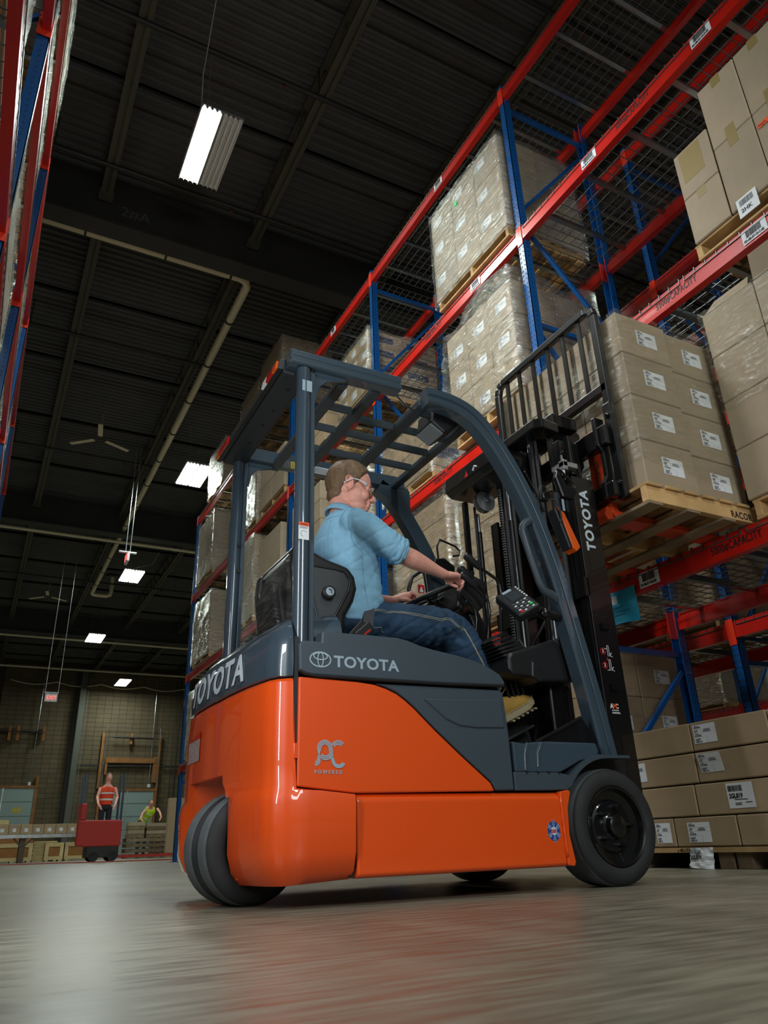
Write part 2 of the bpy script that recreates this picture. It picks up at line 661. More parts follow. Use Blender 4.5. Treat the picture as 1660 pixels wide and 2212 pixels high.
# bar joists
jm, wm = MB(), MB()
L = 12.3
jm.box(-0.085, -0.02, 0.12, L - 0.12, -0.035, 0.03).box(0.02, 0.085, 0.12, L - 0.12, -0.035, 0.03)
jm.box(-0.02, 0.02, 0.12, L - 0.12, 0.0, 0.02)
jm.box(-0.06, 0.06, -0.12, L + 0.12, 0.46, 0.53)
jm.box(-0.11, 0.11, 0.02, 0.18, -0.07, 0.02).box(-0.11, 0.11, L - 0.18, L - 0.02, -0.07, 0.02)
k = 0
yy = 0.2
while yy < L - 0.5:
    wm.bar((0, yy, 0.02), (0, yy + 0.36, 0.48), 0.028, 0.028)
    wm.bar((0, yy + 0.36, 0.48), (0, yy + 0.72, 0.02), 0.028, 0.028)
    yy += 0.72
jmesh = jm.mesh('joist', JOIST)
wmesh = wm.mesh('joist_web', JOIST)
for g in GY:
    for k in range(-3, 9):
        x = 0.4 + 2.36 * k
        o = link('roof_joist', jmesh, ceiling)
        o.location = (x, g + 0.13, 9.5)
        if g > 30:
            o.scale = (1, 0.8, 1)
        o2 = link('joist_web', wmesh, o)
# bridging angles across the joists
for yb in [0.6, 3.4, 5.0, 7.4, 12.1, 14.3, 16.8, 19.3, 24.6, 27.0, 29.5, 32.0, 37.0, 39.3, 41.6]:
    MB().box(-9, 22, yb, yb + 0.05, 9.55, 9.6).box(-9, 22, yb, yb + 0.012, 9.5, 9.6).build('bridging', GIRD, ceiling)


BRONZE = mat('bronze_sprinkler', rgb(96, 48, 34), 0.4, metal=0.4)
# sprinkler lines under the deck
def sprinkler(yp, zp, m, label, r=0.035, hang=True):
    t = thing('sprinkler_pipe', label, 'pipe', (6, yp, zp), 'sprinkler lines under the roof')
    MB().tube([(-8.9, yp, zp), (21.9, yp, zp)], r, 10).build('pipe', m, t, smooth=40)
    for i in range(8):
        x = -0.9 + 3.1 * i
        MB().cyl((x, yp, zp - 0.06), (0, 0, 1), 0.014, 0.06, 8).cyl((x, yp, zp - 0.1), (0, 0, 1), 0.026, 0.01, 10).build('sprinkler_head', BRONZE, t)
        MB().tube([(x + 0.5, yp, zp), (x + 0.5, yp, 10.05)], 0.008, 5).build('hanger_rod', DPIPE, t)


for i, (yp, zp, m, lb) in enumerate([
    (6.45, 9.45, DPIPE, 'dark sprinkler pipe crossing just beyond the nearest lamp'),
    (4.15, 9.45, DPIPE, 'dark sprinkler pipe nearest the top of the picture'),
    (8.8, 9.45, DPIPE, 'dark sprinkler pipe just before the first deep girder'),
    (13.2, 9.45, DPIPE, 'dark sprinkler pipe first beyond the long cream drain corner'),
    (18.2, 9.45, DPIPE, 'dark sprinkler pipe above the second lamp row'),
    (22.75, 9.0, PVC, 'cream sprinkler main hung along the second girder'),
    (23.3, 9.2, DPIPE, 'thin dark pipe running beside the second girder main'),
    (28.2, 9.4, DPIPE, 'dark sprinkler pipe over the far ceiling fan'),
    (35.3, 8.95, PVC, 'cream sprinkler main hung along the third girder'),
    (41.8, 9.0, PVC, 'cream pipe crossing beneath the joists before the back wall')]):
    sprinkler(yp, zp, m, lb, 0.05 if m is PVC else 0.035)

# cream drain pipe: along the girder, a corner, then down the aisle and up again
t = thing('drain_pipe', 'thick cream drain pipe turning a corner below the roof girder', 'pipe', (2.9, 10.1, 9.2))
pth = [(-8.9, 10.02, 9.2), (2.72, 10.02, 9.2), (2.84, 10.06, 9.2), (2.9, 10.18, 9.2), (2.9, 28.9, 9.2), (2.95, 29.05, 9.2), (3.08, 29.1, 9.2), (3.45, 29.1, 9.2), (3.57, 29.1, 9.25), (3.6, 29.1, 9.4), (3.6, 29.1, 10.0)]
MB().tube(pth, 0.075, 14).build('pipe', PVC, t, smooth=40)
for x in (0.2, 1.45, 2.55):
    MB().tube([(x - 0.005, 10.02, 9.2), (x + 0.03, 10.02, 9.2)], 0.084, 12).box(x, x + 0.025, 10.0, 10.04, 9.28, 10.05).build('pipe_clamp', DPIPE, t)
for i in range(12):
    y_ = 11.2 + 1.5 * i
    MB().tube([(2.9, y_, 9.2), (2.9, y_ + 0.05, 9.2)], 0.084, 12).build('pipe_clamp', DPIPE, t)
MB().cyl((3.6, 29.1, 10.0), (0, 0, 1), 0.24, 0.06, 16).build('roof_flange', DPIPE, t)


# ---- high-bay fluorescent fixtures
def tubes(x0, w_, y0, L_, z, n, m, name, t):
    for i in range(n):
        x = x0 + w_ * (i + 0.5) / n
        p = MB().tube([(x, y0 + 0.03, z), (x, y0 + L_ - 0.03, z)], 0.019, 8)
        p.build(name, m, t, smooth=60)


def fixture(x0, y0, w_, L_, z, label, halves=(1, 1), power=70, cable=None, group=None):
    t = thing('high_bay_light', label, 'ceiling light', (x0 + w_ / 2, y0 + L_ / 2, z), group)
    hw = w_ / 2 - 0.01
    for hi, lit in enumerate(halves):
        xa = x0 + hi * (w_ / 2 + 0.01)
        # fluted reflector: a trough per tube
        n = 4
        b = MB()
        for i in range(n):
            a = xa + hw * i / n
            q = xa + hw * (i + 1) / n
            mid = (a + q) / 2
            zz = z + 0.03
            b.add([(a, y0, z - 0.012), (a + 0.018, y0, zz), (q - 0.018, y0, zz), (q, y0, z - 0.012),
                   (a, y0 + L_, z - 0.012), (a + 0.018, y0 + L_, zz), (q - 0.018, y0 + L_, zz), (q, y0 + L_, z - 0.012)],
                  [(0, 1, 5, 4), (1, 2, 6, 5), (2, 3, 7, 6)])
        b.build('reflector', REFL, t)
        tubes(xa, hw, y0, L_, z + 0.006, n, TUBE_ON if lit else TUBE_OFF, 'lit_tube' if lit else 'fluorescent_tube', t)
    MB().box(x0 - 0.01, x0 + w_ + 0.01, y0 - 0.01, y0 + L_ + 0.01, z + 0.034, z + 0.07).build('housing', ZINC, t)
    if cable:
        MB().tube(cable, 0.006, 6).build('cable', ZINC, t)
    MB().tube([(x0 + 0.1, y0 + 0.2, z + 0.07), (x0 + 0.1, y0 + 0.2, 10.05)], 0.003, 4).build('hanger_wire', ZINC, t)
    MB().tube([(x0 + w_ - 0.1, y0 + L_ - 0.2, z + 0.07), (x0 + w_ - 0.1, y0 + L_ - 0.2, 10.05)], 0.003, 4).build('hanger_wire', ZINC, t)
    d = bpy.data.lights.new('lamp', 'AREA')
    d.shape = 'RECTANGLE'
    lw = w_ * (0.5 if 0 in halves else 1.0)
    d.size, d.size_y = lw * 0.9, L_ * 0.9
    d.energy = power
    d.color = (0.88, 1.0, 0.95)
    lo = bpy.data.objects.new('lamp', d)
    COL.objects.link(lo)
    lo.location = (x0 + lw / 2, y0 + L_ / 2, z - 0.03)
    return t


fixture(1.2, 6.6, 0.52, 1.21, 8.6, 'nearest hanging light, its left half lit and right half dark', (1, 0), 130,
        [(1.22, 6.75, 8.7), (1.14, 6.4, 8.9), (1.05, 5.4, 9.3), (1.25, 4.0, 9.55), (1.3, 3.0, 9.6)])
fixture(3.33, 16.0, 0.62, 1.2, 8.6, 'second hanging light, beside the far end of the right rack', (1, 1), 170)
fixture(3.32, 24.1, 0.64, 1.25, 8.6, 'third hanging light, right of the hanging exit sign', (1, 1), 170,
        [(3.6, 24.1, 8.68), (4.1, 23.7, 8.75), (4.2, 23.2, 9.0)])
fixture(3.38, 32.7, 0.66, 1.4, 8.6, 'fourth hanging light, small, halfway to the back wall', (1, 1), 190)
fixture(6.1, 41.6, 0.62, 1.8, 8.6, 'farthest hanging light, close to the block wall', (1, 1), 140)
for x_, y_, lb in [(9.0, 4.5, 'light over the next aisle, behind the right racks'), (9.5, 14.0, 'second light over the next aisle behind the right racks'),
                   (10.5, 27.0, 'third light over the next aisle behind the right racks'), (1.6, -3.0, 'light hanging over the aisle behind the camera'),
                   (-5.0, 8.0, 'light over the aisle behind the left rack'), (-4.5, 24.0, 'second light over the aisle behind the left rack'),
                   (15.0, 16.0, 'light at the bright far right end of the building')]:
    fixture(x_, y_, 0.62, 1.25, 8.6, lb, (1, 1), 170)

# ---- ceiling fans
for (x, y_, lb) in [(1.31, 15.5, 'pale ceiling fan nearer the camera, over the aisle'), (1.35, 27.7, 'pale ceiling fan farther down the aisle')]:
    t = thing('ceiling_fan', lb, 'fan', (x, y_, 8.5))
    MB().lathe((x, y_, 8.5), (0, 0, 1), [(0.001, -0.06), (0.14, -0.05), (0.17, 0.0), (0.12, 0.06), (0.03, 0.1), (0.02, 0.12)], 20).build('motor', PVC, t, smooth=40)
    MB().tube([(x, y_, 8.6), (x, y_, 9.15)], 0.016, 8).build('down_rod', ZINC, t)
    MB().lathe((x, y_, 9.1), (0, 0, 1), [(0.02, 0), (0.06, 0.05), (0.13, 0.28), (0.13, 0.3)], 16).build('canopy', PVC, t, smooth=40)
    for k in range(3):
        a = k * 2 * PI / 3 + 0.4
        MB().bar((x + 0.14 * math.cos(a), y_ + 0.14 * math.sin(a), 8.52), (x + 0.7 * math.cos(a), y_ + 0.7 * math.sin(a), 8.5), 0.1, 0.008).build('blade', PVC, t)


# ---- exit signs
def exit_sign(x, y_, z, label, yawed=0):
    t = thing('exit_sign', label, 'exit sign', (x, y_, z))
    W_ = 0.17
    if yawed:
        MB().box(x - 0.03, x + 0.03, y_ - W_, y_ + W_, z - 0.12, z + 0.12).build('sign_box', PAPER, t, bevel=0.006)
        text('lettering', 'EXIT', 0.2, EXITR, t, (x - 0.032, y_ + 0.14, z - 0.07), 'W', bold=0.006)
        MB().box(x - 0.2, x + 0.2, y_ - 0.04, y_ + 0.04, z + 0.13, z + 0.16).build('bracket', PAPER, t)
        rods = [(x - 0.05, y_), (x + 0.05, y_)]
    else:
        MB().box(x - W_, x + W_, y_ - 0.03, y_ + 0.03, z - 0.12, z + 0.12).build('sign_box', PAPER, t, bevel=0.006)
        text('lettering', 'EXIT', 0.17, EXITR, t, (x - 0.13, y_ - 0.032, z - 0.06), 'S', bold=0.002, xs=0.8)
        MB().box(x - 0.2, x + 0.2, y_ - 0.03, y_ + 0.03, z + 0.14, z + 0.16).build('bracket', ZINC, t)
        rods = [(x - 0.18, y_), (x + 0.18, y_)]
    for rx, ry in rods:
        MB().tube([(rx, ry, z + 0.15), (rx, ry, 9.5)], 0.01, 6).build('hanging_rod', ZINC, t)


EXITR = mat('lit_red_letters', (1.0, 0.12, 0.1, 1), 0.5, emit=1.6)
exit_sign(1.71, 24.6, 4.5, 'small lit red exit sign on two long rods before the block wall')
exit_sign(2.42, 17.4, 6.55, 'exit sign seen edge on, hanging by wires left of the mast', 1)

# ================================================================ PALLET RACKS
LEV = [(1.645, 'D'), (3.46, 'C'), (5.23, 'B'), (7.1, 'A')]   # underside of the beams
BH = 0.135
DEPTH = 1.1
PY = [1.0, 4.0, 7.0, 10.0, 13.0, 16.0]


def post_mesh():
    b = MB()
    w_ = 0.08
    # open C column with return lips
    b.box(0, w_, 0, 0.006, 0, 7.3).box(0, 0.006, 0, w_, 0, 7.3).box(0, w_, w_ - 0.006, w_, 0, 7.3)
    b.box(-0.05, 0.13, -0.02, 0.1, 0, 0.008)
    return b.mesh('upright', RACKB)


def holes_mesh():
    b = MB()
    z = 0.1
    while z < 7.2:
        for (a, s_) in ((0.02, -0.006), (0.06, 0.006)):
            b.add([(-0.0012, a - 0.006 + s_, z - 0.012), (-0.0012, a + 0.006 + s_, z - 0.008), (-0.0012, a + 0.006 - s_, z + 0.012), (-0.0012, a - 0.006 - s_, z + 0.008)], [(0, 1, 2, 3)])
        b.add([(0.04 + 0.0075 * math.cos(PI / 3 * i), -0.0012, z + 0.0075 * math.sin(PI / 3 * i)) for i in range(6)], [(0, 1, 2, 3, 4, 5)])
        z += 0.052
    return b.mesh('slot_holes', INK)


UPM, HOM = post_mesh(), holes_mesh()
BY0, BY1 = 0.08, 3.0
# step beam section: x outward 0, y along, z up
bs = MB()
sec = [(0.0, 0.0), (0.058, 0.0), (0.058, 0.092), (0.034, 0.092), (0.034, BH), (0.0, BH)]
vs = [(p[0], BY0, p[1]) for p in sec] + [(p[0], BY1, p[1]) for p in sec]
bs.add(vs, [tuple(range(6)), tuple(range(11, 5, -1))] + [(i, i + 6, (i + 1) % 6 + 6, (i + 1) % 6) for i in range(6)])
BEAM = bs.mesh('beam', RACKR)
cs = MB()
for y_ in (BY0 - 0.001, BY1 - 0.001):
    cs.box(-0.007, -0.001, y_ - 0.06 if y_ > 1 else y_ - 0.075, y_ + 0.075 if y_ > 1 else y_ + 0.06, -0.055, BH + 0.02)
    cs.box(-0.005, 0.06, y_ - 0.003, y_ + 0.003, -0.055, BH + 0.02)
cs = MB().box(-0.006, -0.0015, -0.035, 0.035, -0.055, BH + 0.025).box(-0.004, 0.085, 0.031, 0.037, -0.055, BH + 0.025)
CONN = cs.mesh('connector', RACKO)
hb = MB()
for z_ in (-0.03, 0.02, 0.07, 0.12):
    hb.cyl((-0.008, 0.0, z_), (1, 0, 0), 0.008, 0.004, 8)
for x_ in (0.02, 0.06):
    hb.cyl((x_, 0.0, -0.035), (0, 1, 0), 0.007, 0.079, 8)
CBOLT = hb.mesh('connector_bolts', STEEL)
# wire deck: mesh of bars with a waterfall lip and hooks over the front beam
dk = MB()
DW = 1.42
yy = 0.0
while yy <= DW + 0.001:
    dk.box(-0.006, DEPTH - 0.02, yy - 0.003, yy + 0.003, 0.0, 0.006)
    dk.box(-0.006, 0.0, yy - 0.003, yy + 0.003, -0.035, 0.003)
    yy += DW / 16
xx = 0.07
dk.box(-0.008, -0.002, 0, DW, -0.038, -0.032)
while xx < DEPTH:
    dk.box(xx - 0.003, xx + 0.003, 0, DW, -0.006, 0.0)
    xx += 0.098
DECK = dk.mesh('wire_deck', WIRE)
CHAN = MB().box(0.04, DEPTH - 0.05, -0.018, 0.018, -0.045, -0.04).box(0.04, DEPTH - 0.05, -0.02, -0.016, -0.045, -0.006).box(0.04, DEPTH - 0.05, 0.016, 0.02, -0.045, -0.006).mesh('support_channel', CHANM)
BRH = MB().box(0.08, DEPTH, 0.02, 0.06, -0.02, 0.02).mesh('horizontal_brace', RACKB)


def rack(name, label, xf, mirror, ys, levels=range(4), bolts=True, group=None):
    """xf = front face; mirror=False: rack extends to +x; True: towards -x"""
    sg = -1 if mirror else 1
    rt = thing('pallet_rack', label, 'pallet rack', (xf + sg * DEPTH / 2, (ys[0] + ys[-1]) / 2, 0), group)
    base = Vector((xf, 0, 0)) - ORG[rt]

    def put(nm, me, x, y_, z, back=False, par=rt, flip=False):
        o = bpy.data.objects.new(nm, me)
        COL.objects.link(o)
        o.parent = par
        sx = sg * (-1 if back else 1)
        o.location = (base.x + sg * x, y_ + base.y, z)
        o.scale = (sx, 1, 1)
        return o

    def sub(nm, me, par):
        o = bpy.data.objects.new(nm, me)
        COL.objects.link(o)
        o.parent = par
        return o
    for py in ys:
        for back in (False, True):
            u = put('upright', UPM, DEPTH if back else 0, py - 0.04 + 0.04, 0, back)
            h = sub('slot_holes', HOM, u)
            h['kind'] = 'stuff'
        for z in (0.3, 1.45, 4.3, 7.0):
            put('horizontal_brace', BRH, 0, py, z)
        for (za, zb) in ((0.42, 1.32), (4.2, 2.95), (1.6, 2.75), (5.42, 4.4), (5.65, 6.82)):
            b = MB().bar((0.08, 0.04, za), (DEPTH - 0.08, 0.04, zb), 0.034, 0.034)
            put('diagonal_brace', b.mesh('diagonal_brace', RACKB), 0, py, 0)
    for i in range(len(ys) - 1):
        for li in levels:
            z = LEV[li][0]
            for back in (False, True):
                b = put('beam', BEAM, DEPTH if back else 0, ys[i], z, back)
                for j, yo in ((0, 0.04), (1, 3.0 + 0.04)):
                    cn = sub('connector', CONN, b)
                    cn.location = (0, yo, 0)
                    if j:
                        cn.scale = (1, -1, 1)
            for k in range(2):
                d = put('wire_deck', DECK, -0.001, ys[i] + 0.1 + k * 1.46, z + BH + 0.004)
                d['kind'] = 'stuff'
                for q in (0.22, 0.71, 1.2):
                    cch = sub('support_channel', CHAN, d)
                    cch.location = (0, q, 0)
    return rt


XR = 3.70
rackR = rack('pallet_rack', 'tall red and blue pallet rack right of the forklift, facing the aisle', XR, False, PY)
rackR2 = rack('pallet_rack', 'red and blue pallet rack standing back to back behind the right rack', 5.4, False, PY[:4])
XL = -0.33
rackL = rack('pallet_rack', 'red and blue pallet rack along the left edge of the picture', XL, True, [0.85, 3.87, 6.89, 9.91, 12.93, 15.95])


# ---- stencils and location plates on the aisle-side beams
def plate(y_, z, code, par=rackR, xf=XR, W_=0.17, H_=0.1, arrows=True):
    x = xf - 0.004
    p = MB().box(x - 0.002, x, y_ - W_, y_, z, z + H_).build('location_plate', PAPER, par)
    b = MB()
    q = 0.03
    random.seed(int(abs(y_) * 100 + z * 10))
    while q < W_ - 0.035:
        ww = random.choice((0.002, 0.003, 0.004))
        b.box(x - 0.0035, x - 0.0025, y_ - q - ww, y_ - q, z + 0.038, z + H_ - 0.01)
        q += ww + random.choice((0.002, 0.003))
    link('barcode', b.mesh('barcode', INK), p).location = (0, 0, 0)
    s_ = ('\u2191' if False else '') + code
    text('lettering', s_, 0.026, INK, p, (0, 0, 0), fn=lambda a, b_, c_: Vector((x - 0.003 - c_, y_ - 0.009 - a * 0.70, z + 0.01 + b_)), bold=0.0008)
    return p


for bi, y0 in enumerate(PY[:3]):
    for li in range(3):
        z = LEV[li][0]
        text('capacity_stencil', '5000#CAPACITY', 0.072, INK, rackR, (XR - 0.0015, y0 + 1.78, z + 0.043), 'W', xs=0.6, bold=0.001, spacing=1.12)
plate(3.36, 1.66, 'PD-0B-07-10-B-01')
plate(2.03, 5.245, 'PD-0B-07-10-D-02')
plate(3.18, 5.245, 'PD-0B-07-10-D-01')
plate(2.07, 3.475, 'PD-0B-07-10-C-02')
plate(2.9, 7.115, 'PD-0B-07-10-E-01')
plate(5.35, 7.115, 'PD-0B-07-09-E-02')
plate(4.85, 5.245, 'PD-0B-07-09-D-02')
plate(8.35, 7.115, 'PD-0B-07-08-E-02')
plate(7.3, 3.475, 'PD-0B-07-08-C-02')
plate(9.2, 1.66, 'PD-0B-07-08-B-02')
plate(11.1, 3.475, 'PD-0B-07-07-C-02')

# turquoise paper hanging from the near beam
t = thing('paper_notice', 'turquoise paper notice taped to the beam right of the mast', 'notice', (XR - 0.01, 3.55, 1.48))
b = MB()
nu, nv = 10, 10
for i in range(nu + 1):
    for j in range(nv + 1):
        u, v_ = i / nu, j / nv
        yy = 3.715 - 0.315 * u
        zz = 1.47 + 0.24 * v_ - 0.008 * u + (0.01 * math.sin(u * 3) if j == 0 else 0)
        b.v.append(Vector((XR - 0.012 - 0.02 * (1 - v_) * math.sin(u * 3.1) - 0.006 * math.sin(5 * u + 2 * v_), yy, zz)))
b.f = [(i * (nv + 1) + j, (i + 1) * (nv + 1) + j, (i + 1) * (nv + 1) + j + 1, i * (nv + 1) + j + 1) for i in range(nu) for j in range(nv)]
b.m = [0] * len(b.f)
pa = b.build('sheet', CYAN, t, smooth=180)
XP = XR - 0.042
MB().box(XP - 0.001, XP, 3.545, 3.635, 1.61, 1.665).build('white_sticker', PAPER, t)
MB().box(XP - 0.002, XP - 0.001, 3.59, 3.615, 1.645, 1.66).build('barcode', INK, t)
for s_, z_, y_ in (('PD-0B-07-10-*-01', 1.578, 3.63), ('This location is reserved for the above part', 1.545, 3.70), ('number of the PEASCE Branch', 1.525, 3.67)):
    text('lettering', s_, 0.017 if 'PD' in s_ else 0.0145, INK, t, (XP - 0.001, y_, z_), 'W')


# ================================================================ PALLETS, CARTONS, FILM
BOXC = {}


def boxmesh(dx, dy, dz, m, bev=0.006):
    k = (round(dx, 3), round(dy, 3), round(dz, 3), m.name)
    if k not in BOXC:
        me = MB().box(0, dx, 0, dy, 0, dz).mesh('box', m)
        if bev:
            bm = bmesh.new()
            bm.from_mesh(me)
            bmesh.ops.bevel(bm, geom=bm.edges[:], offset=bev, segments=1, affect='EDGES')
            bm.to_mesh(me)
            bm.free()
        BOXC[k] = me
    return BOXC[k]


def pallet(x0, x1, y0, y1, z0, label, m=None, h=0.12, detail=True, stringers='x', group='pallets under the racked loads'):
    m = m or WOOD
    t = thing('pallet', label, 'pallet', ((x0 + x1) / 2, (y0 + y1) / 2, z0), group)
    o_ = ORG[t]

    def pc(nm, a0, a1, b0, b1, c0, c1):
        o = link(nm, boxmesh(a1 - a0, b1 - b0, c1 - c0, m, 0.002), t)
        o.location = Vector((a0, b0, c0)) - o_
    dx, dy = x1 - x0, y1 - y0
    for k in range(3):
        y_ = y0 + k * (dy - 0.04) / 2
        pc('stringer', x0, x1, y_, y_ + 0.04, z0 + 0.018, z0 + h - 0.018)
    n = 7
    for k in range(n):
        x_ = x0 + k * (dx - 0.09) / (n - 1)
        pc('top_board', x_, x_ + 0.09, y0 - 0.006, y1 + 0.006, z0 + h - 0.018, z0 + h)
    for k in range(4):
        x_ = x0 + k * (dx - 0.1) / 3
        pc('bottom_board', x_, x_ + 0.1, y0 - 0.003, y1 + 0.003, z0, z0 + 0.018)
    return t


def label_mesh(w_, h_, big=False, red=False):
    """a printed shipping label lying in the x-z plane, facing -y"""
    b = MB().box(0, w_, -0.001, 0, 0, h_, 0)
    random.seed(5)
    e = -0.0018

    def q(x0, x1, z0, z1, mi=1):
        b.add([(x0 * w_, e, z0 * h_), (x1 * w_, e, z0 * h_), (x1 * w_, e, z1 * h_), (x0 * w_, e, z1 * h_)], [(0, 1, 2, 3)], mi)

    def code(x0, x1, z0, z1, n):
        for i in range(n):
            a = x0 + (x1 - x0) * i / n
            q(a, a + (x1 - x0) / n * random.uniform(0.35, 0.7), z0, z1)
    if red:
        q(0, 1, 0.74, 1.0, 2)
        code(0.08, 0.42, 0.12, 0.38, 12)
        code(0.6, 0.9, 0.1, 0.2, 10)
        code(0.6, 0.9, 0.4, 0.5, 10)
        q(0.1, 0.4, 0.48, 0.53)
        q(0.1, 0.9, 0.62, 0.64)
        return b.mesh('shipping_label', [PAPER, INKG, REDP])
    if big:
        code(0.06, 0.62, 0.66, 0.9, 24)
        for r_ in (0.12, 0.18, 0.32):
            q(0.25, 0.75 if r_ > 0.2 else 0.5, r_, r_ + 0.03)
        q(0.66, 0.9, 0.2, 0.23)
        return b.mesh('shipping_label', [PAPER, INK])
    q(0, 1, 0.745, 0.75)
    q(0, 1, 0.545, 0.55)
    q(0, 0.62, 0.345, 0.35)
    q(0.36, 0.365, 0.55, 0.75)
    q(0.6, 0.605, 0.0, 0.345)
    for z0_ in (0.8, 0.57, 0.36, 0.04):
        code(0.06, 0.06 + (0.3 if z0_ != 0.57 else 0.14), z0_, z0_ + 0.1, 12)
        q(0.08, 0.24, z0_ + 0.12, z0_ + 0.15)
    code(0.45, 0.8, 0.58, 0.68, 16)
    q(0.5, 0.75, 0.7, 0.73)
    code(0.06, 0.3, 0.19, 0.27, 10)
    return b.mesh('shipping_label', [PAPER, INKG])


LBL = label_mesh(0.115, 0.11)
LBLW = label_mesh(0.16, 0.105)
LBLBIG = label_mesh(0.17, 0.13, big=True)
LBLRED = label_mesh(0.17, 0.12, red=True)
ORDN = ['bottom', 'second', 'third', 'fourth', 'fifth', 'sixth', 'seventh', 'eighth', 'ninth']
CNUM = ['first', 'second', 'third', 'fourth', 'fifth', 'sixth', 'seventh']


def carton(x0, x1, y0, y1, z0, z1, label, group, m=None, lab=None, labface='S', labpos=(0.25, 0.3), tape=None, rot=0.0, labrot=0.0, cname='carton'):
    g = 0.003
    me = boxmesh(x1 - x0 - 2 * g, y1 - y0 - 2 * g, z1 - z0 - 0.002, m or CARD)
    o = bpy.data.objects.new(cname, me)
    COL.objects.link(o)
    o.location = (x0 + g, y0 + g, z0 + 0.001)
    o.rotation_euler = (0, 0, rot)
    tag(o, label, 'carton', group)
    dx, dy, dz = x1 - x0 - 2 * g, y1 - y0 - 2 * g, z1 - z0
    if lab:
        l = bpy.data.objects.new('shipping_label', lab)
        COL.objects.link(l)
        l.parent = o
        if labface == 'S':
            l.location = (labpos[0] * dx, -0.0008, labpos[1] * dz)
            l.rotation_euler = (0, labrot, 0)
        elif labface == 'W':
            l.rotation_euler = Matrix(((0, 1, 0), (-1, 0, 0), (0, 0, 1))).to_euler()
            l.rotation_euler = (labrot, 0, -PI / 2)
            l.location = (-0.0008, (1 - labpos[0]) * dy, labpos[1] * dz)
        elif labface == 'E':
            l.rotation_euler = (0, 0, PI / 2)
            l.location = (dx + 0.0008, labpos[0] * dy, labpos[1] * dz)
    if tape:
        for (f, a0, a1, b0, b1) in tape:
            if f == 'S':
                MB().box(a0 * dx, a1 * dx, -0.0012, 0, b0 * dz, b1 * dz).build('tape', TAPE, o)
            else:
                MB().box(-0.0012, 0, a0 * dy, a1 * dy, b0 * dz, b1 * dz).build('tape', TAPE, o)
    return o


def film(x0, x1, y0, y1, z0, z1, label, m=None, puff=0.012, top=True, seed=0, dome=0.0, group='stretch film around pallet loads'):
    t = None
    b = MB()
    nx, ny, nz = 14, 16, 18

    def P(x, y_, z):
        n1 = noise.noise(Vector((x * 5 + seed, y_ * 5, z * 9)))
        n2 = noise.noise(Vector((x * 17, y_ * 17 + seed, z * 30 + (x + y_) * 9)))
        d = puff * (1.0 + 0.9 * n1 + 0.55 * n2)
        cx, cy = (x0 + x1) / 2, (y0 + y1) / 2
        s_ = 1.0
        ux = max(-1, min(1, (x - cx) / ((x1 - x0) / 2)))
        uy = max(-1, min(1, (y_ - cy) / ((y1 - y0) / 2)))
        k = (z - z0) / (z1 - z0)
        if abs(ux) > 0.999:
            x += math.copysign(d, ux)
        if abs(uy) > 0.999:
            y_ += math.copysign(d, uy)
        if k > 0.999:
            z += 0.015 + 0.05 * max(0, n1 + 0.2) * (1 - 0.5 * (ux * ux))
        if k < 0.06:
            z += 0.05 * n1 - 0.02
        if dome:
            z += dome * k * k * (0.5 + 0.9 * noise.noise(Vector((x * 2.5, y_ * 2.5, 1.5 + seed)))) * (1 if k < 0.999 else 1.15)
            if abs(uy) > 0.999 and uy > 0:
                y_ += dome * 0.5 * math.sin(PI * k)
        return (x, y_, z)

    def grid(fn, a, b_):
        vs = [fn(i / a, j / b_) for i in range(a + 1) for j in range(b_ + 1)]
        fs = [(i * (b_ + 1) + j, (i + 1) * (b_ + 1) + j, (i + 1) * (b_ + 1) + j + 1, i * (b_ + 1) + j + 1) for i in range(a) for j in range(b_)]
        b.add(vs, fs)
    grid(lambda u, v_: P(x0, y0 + (y1 - y0) * u, z0 + (z1 - z0) * v_), ny, nz)
    grid(lambda u, v_: P(x1, y0 + (y1 - y0) * u, z0 + (z1 - z0) * v_), ny, nz)
    grid(lambda u, v_: P(x0 + (x1 - x0) * u, y0, z0 + (z1 - z0) * v_), nx, nz)
    grid(lambda u, v_: P(x0 + (x1 - x0) * u, y1, z0 + (z1 - z0) * v_), nx, nz)
    if top:
        grid(lambda u, v_: P(x0 + (x1 - x0) * u, y0 + (y1 - y0) * v_, z1), nx, ny)
    o = b.build('stretch_film', m or FILM, None, smooth=180, clean=True)
    tag(o, label, 'plastic film', group)
    return o


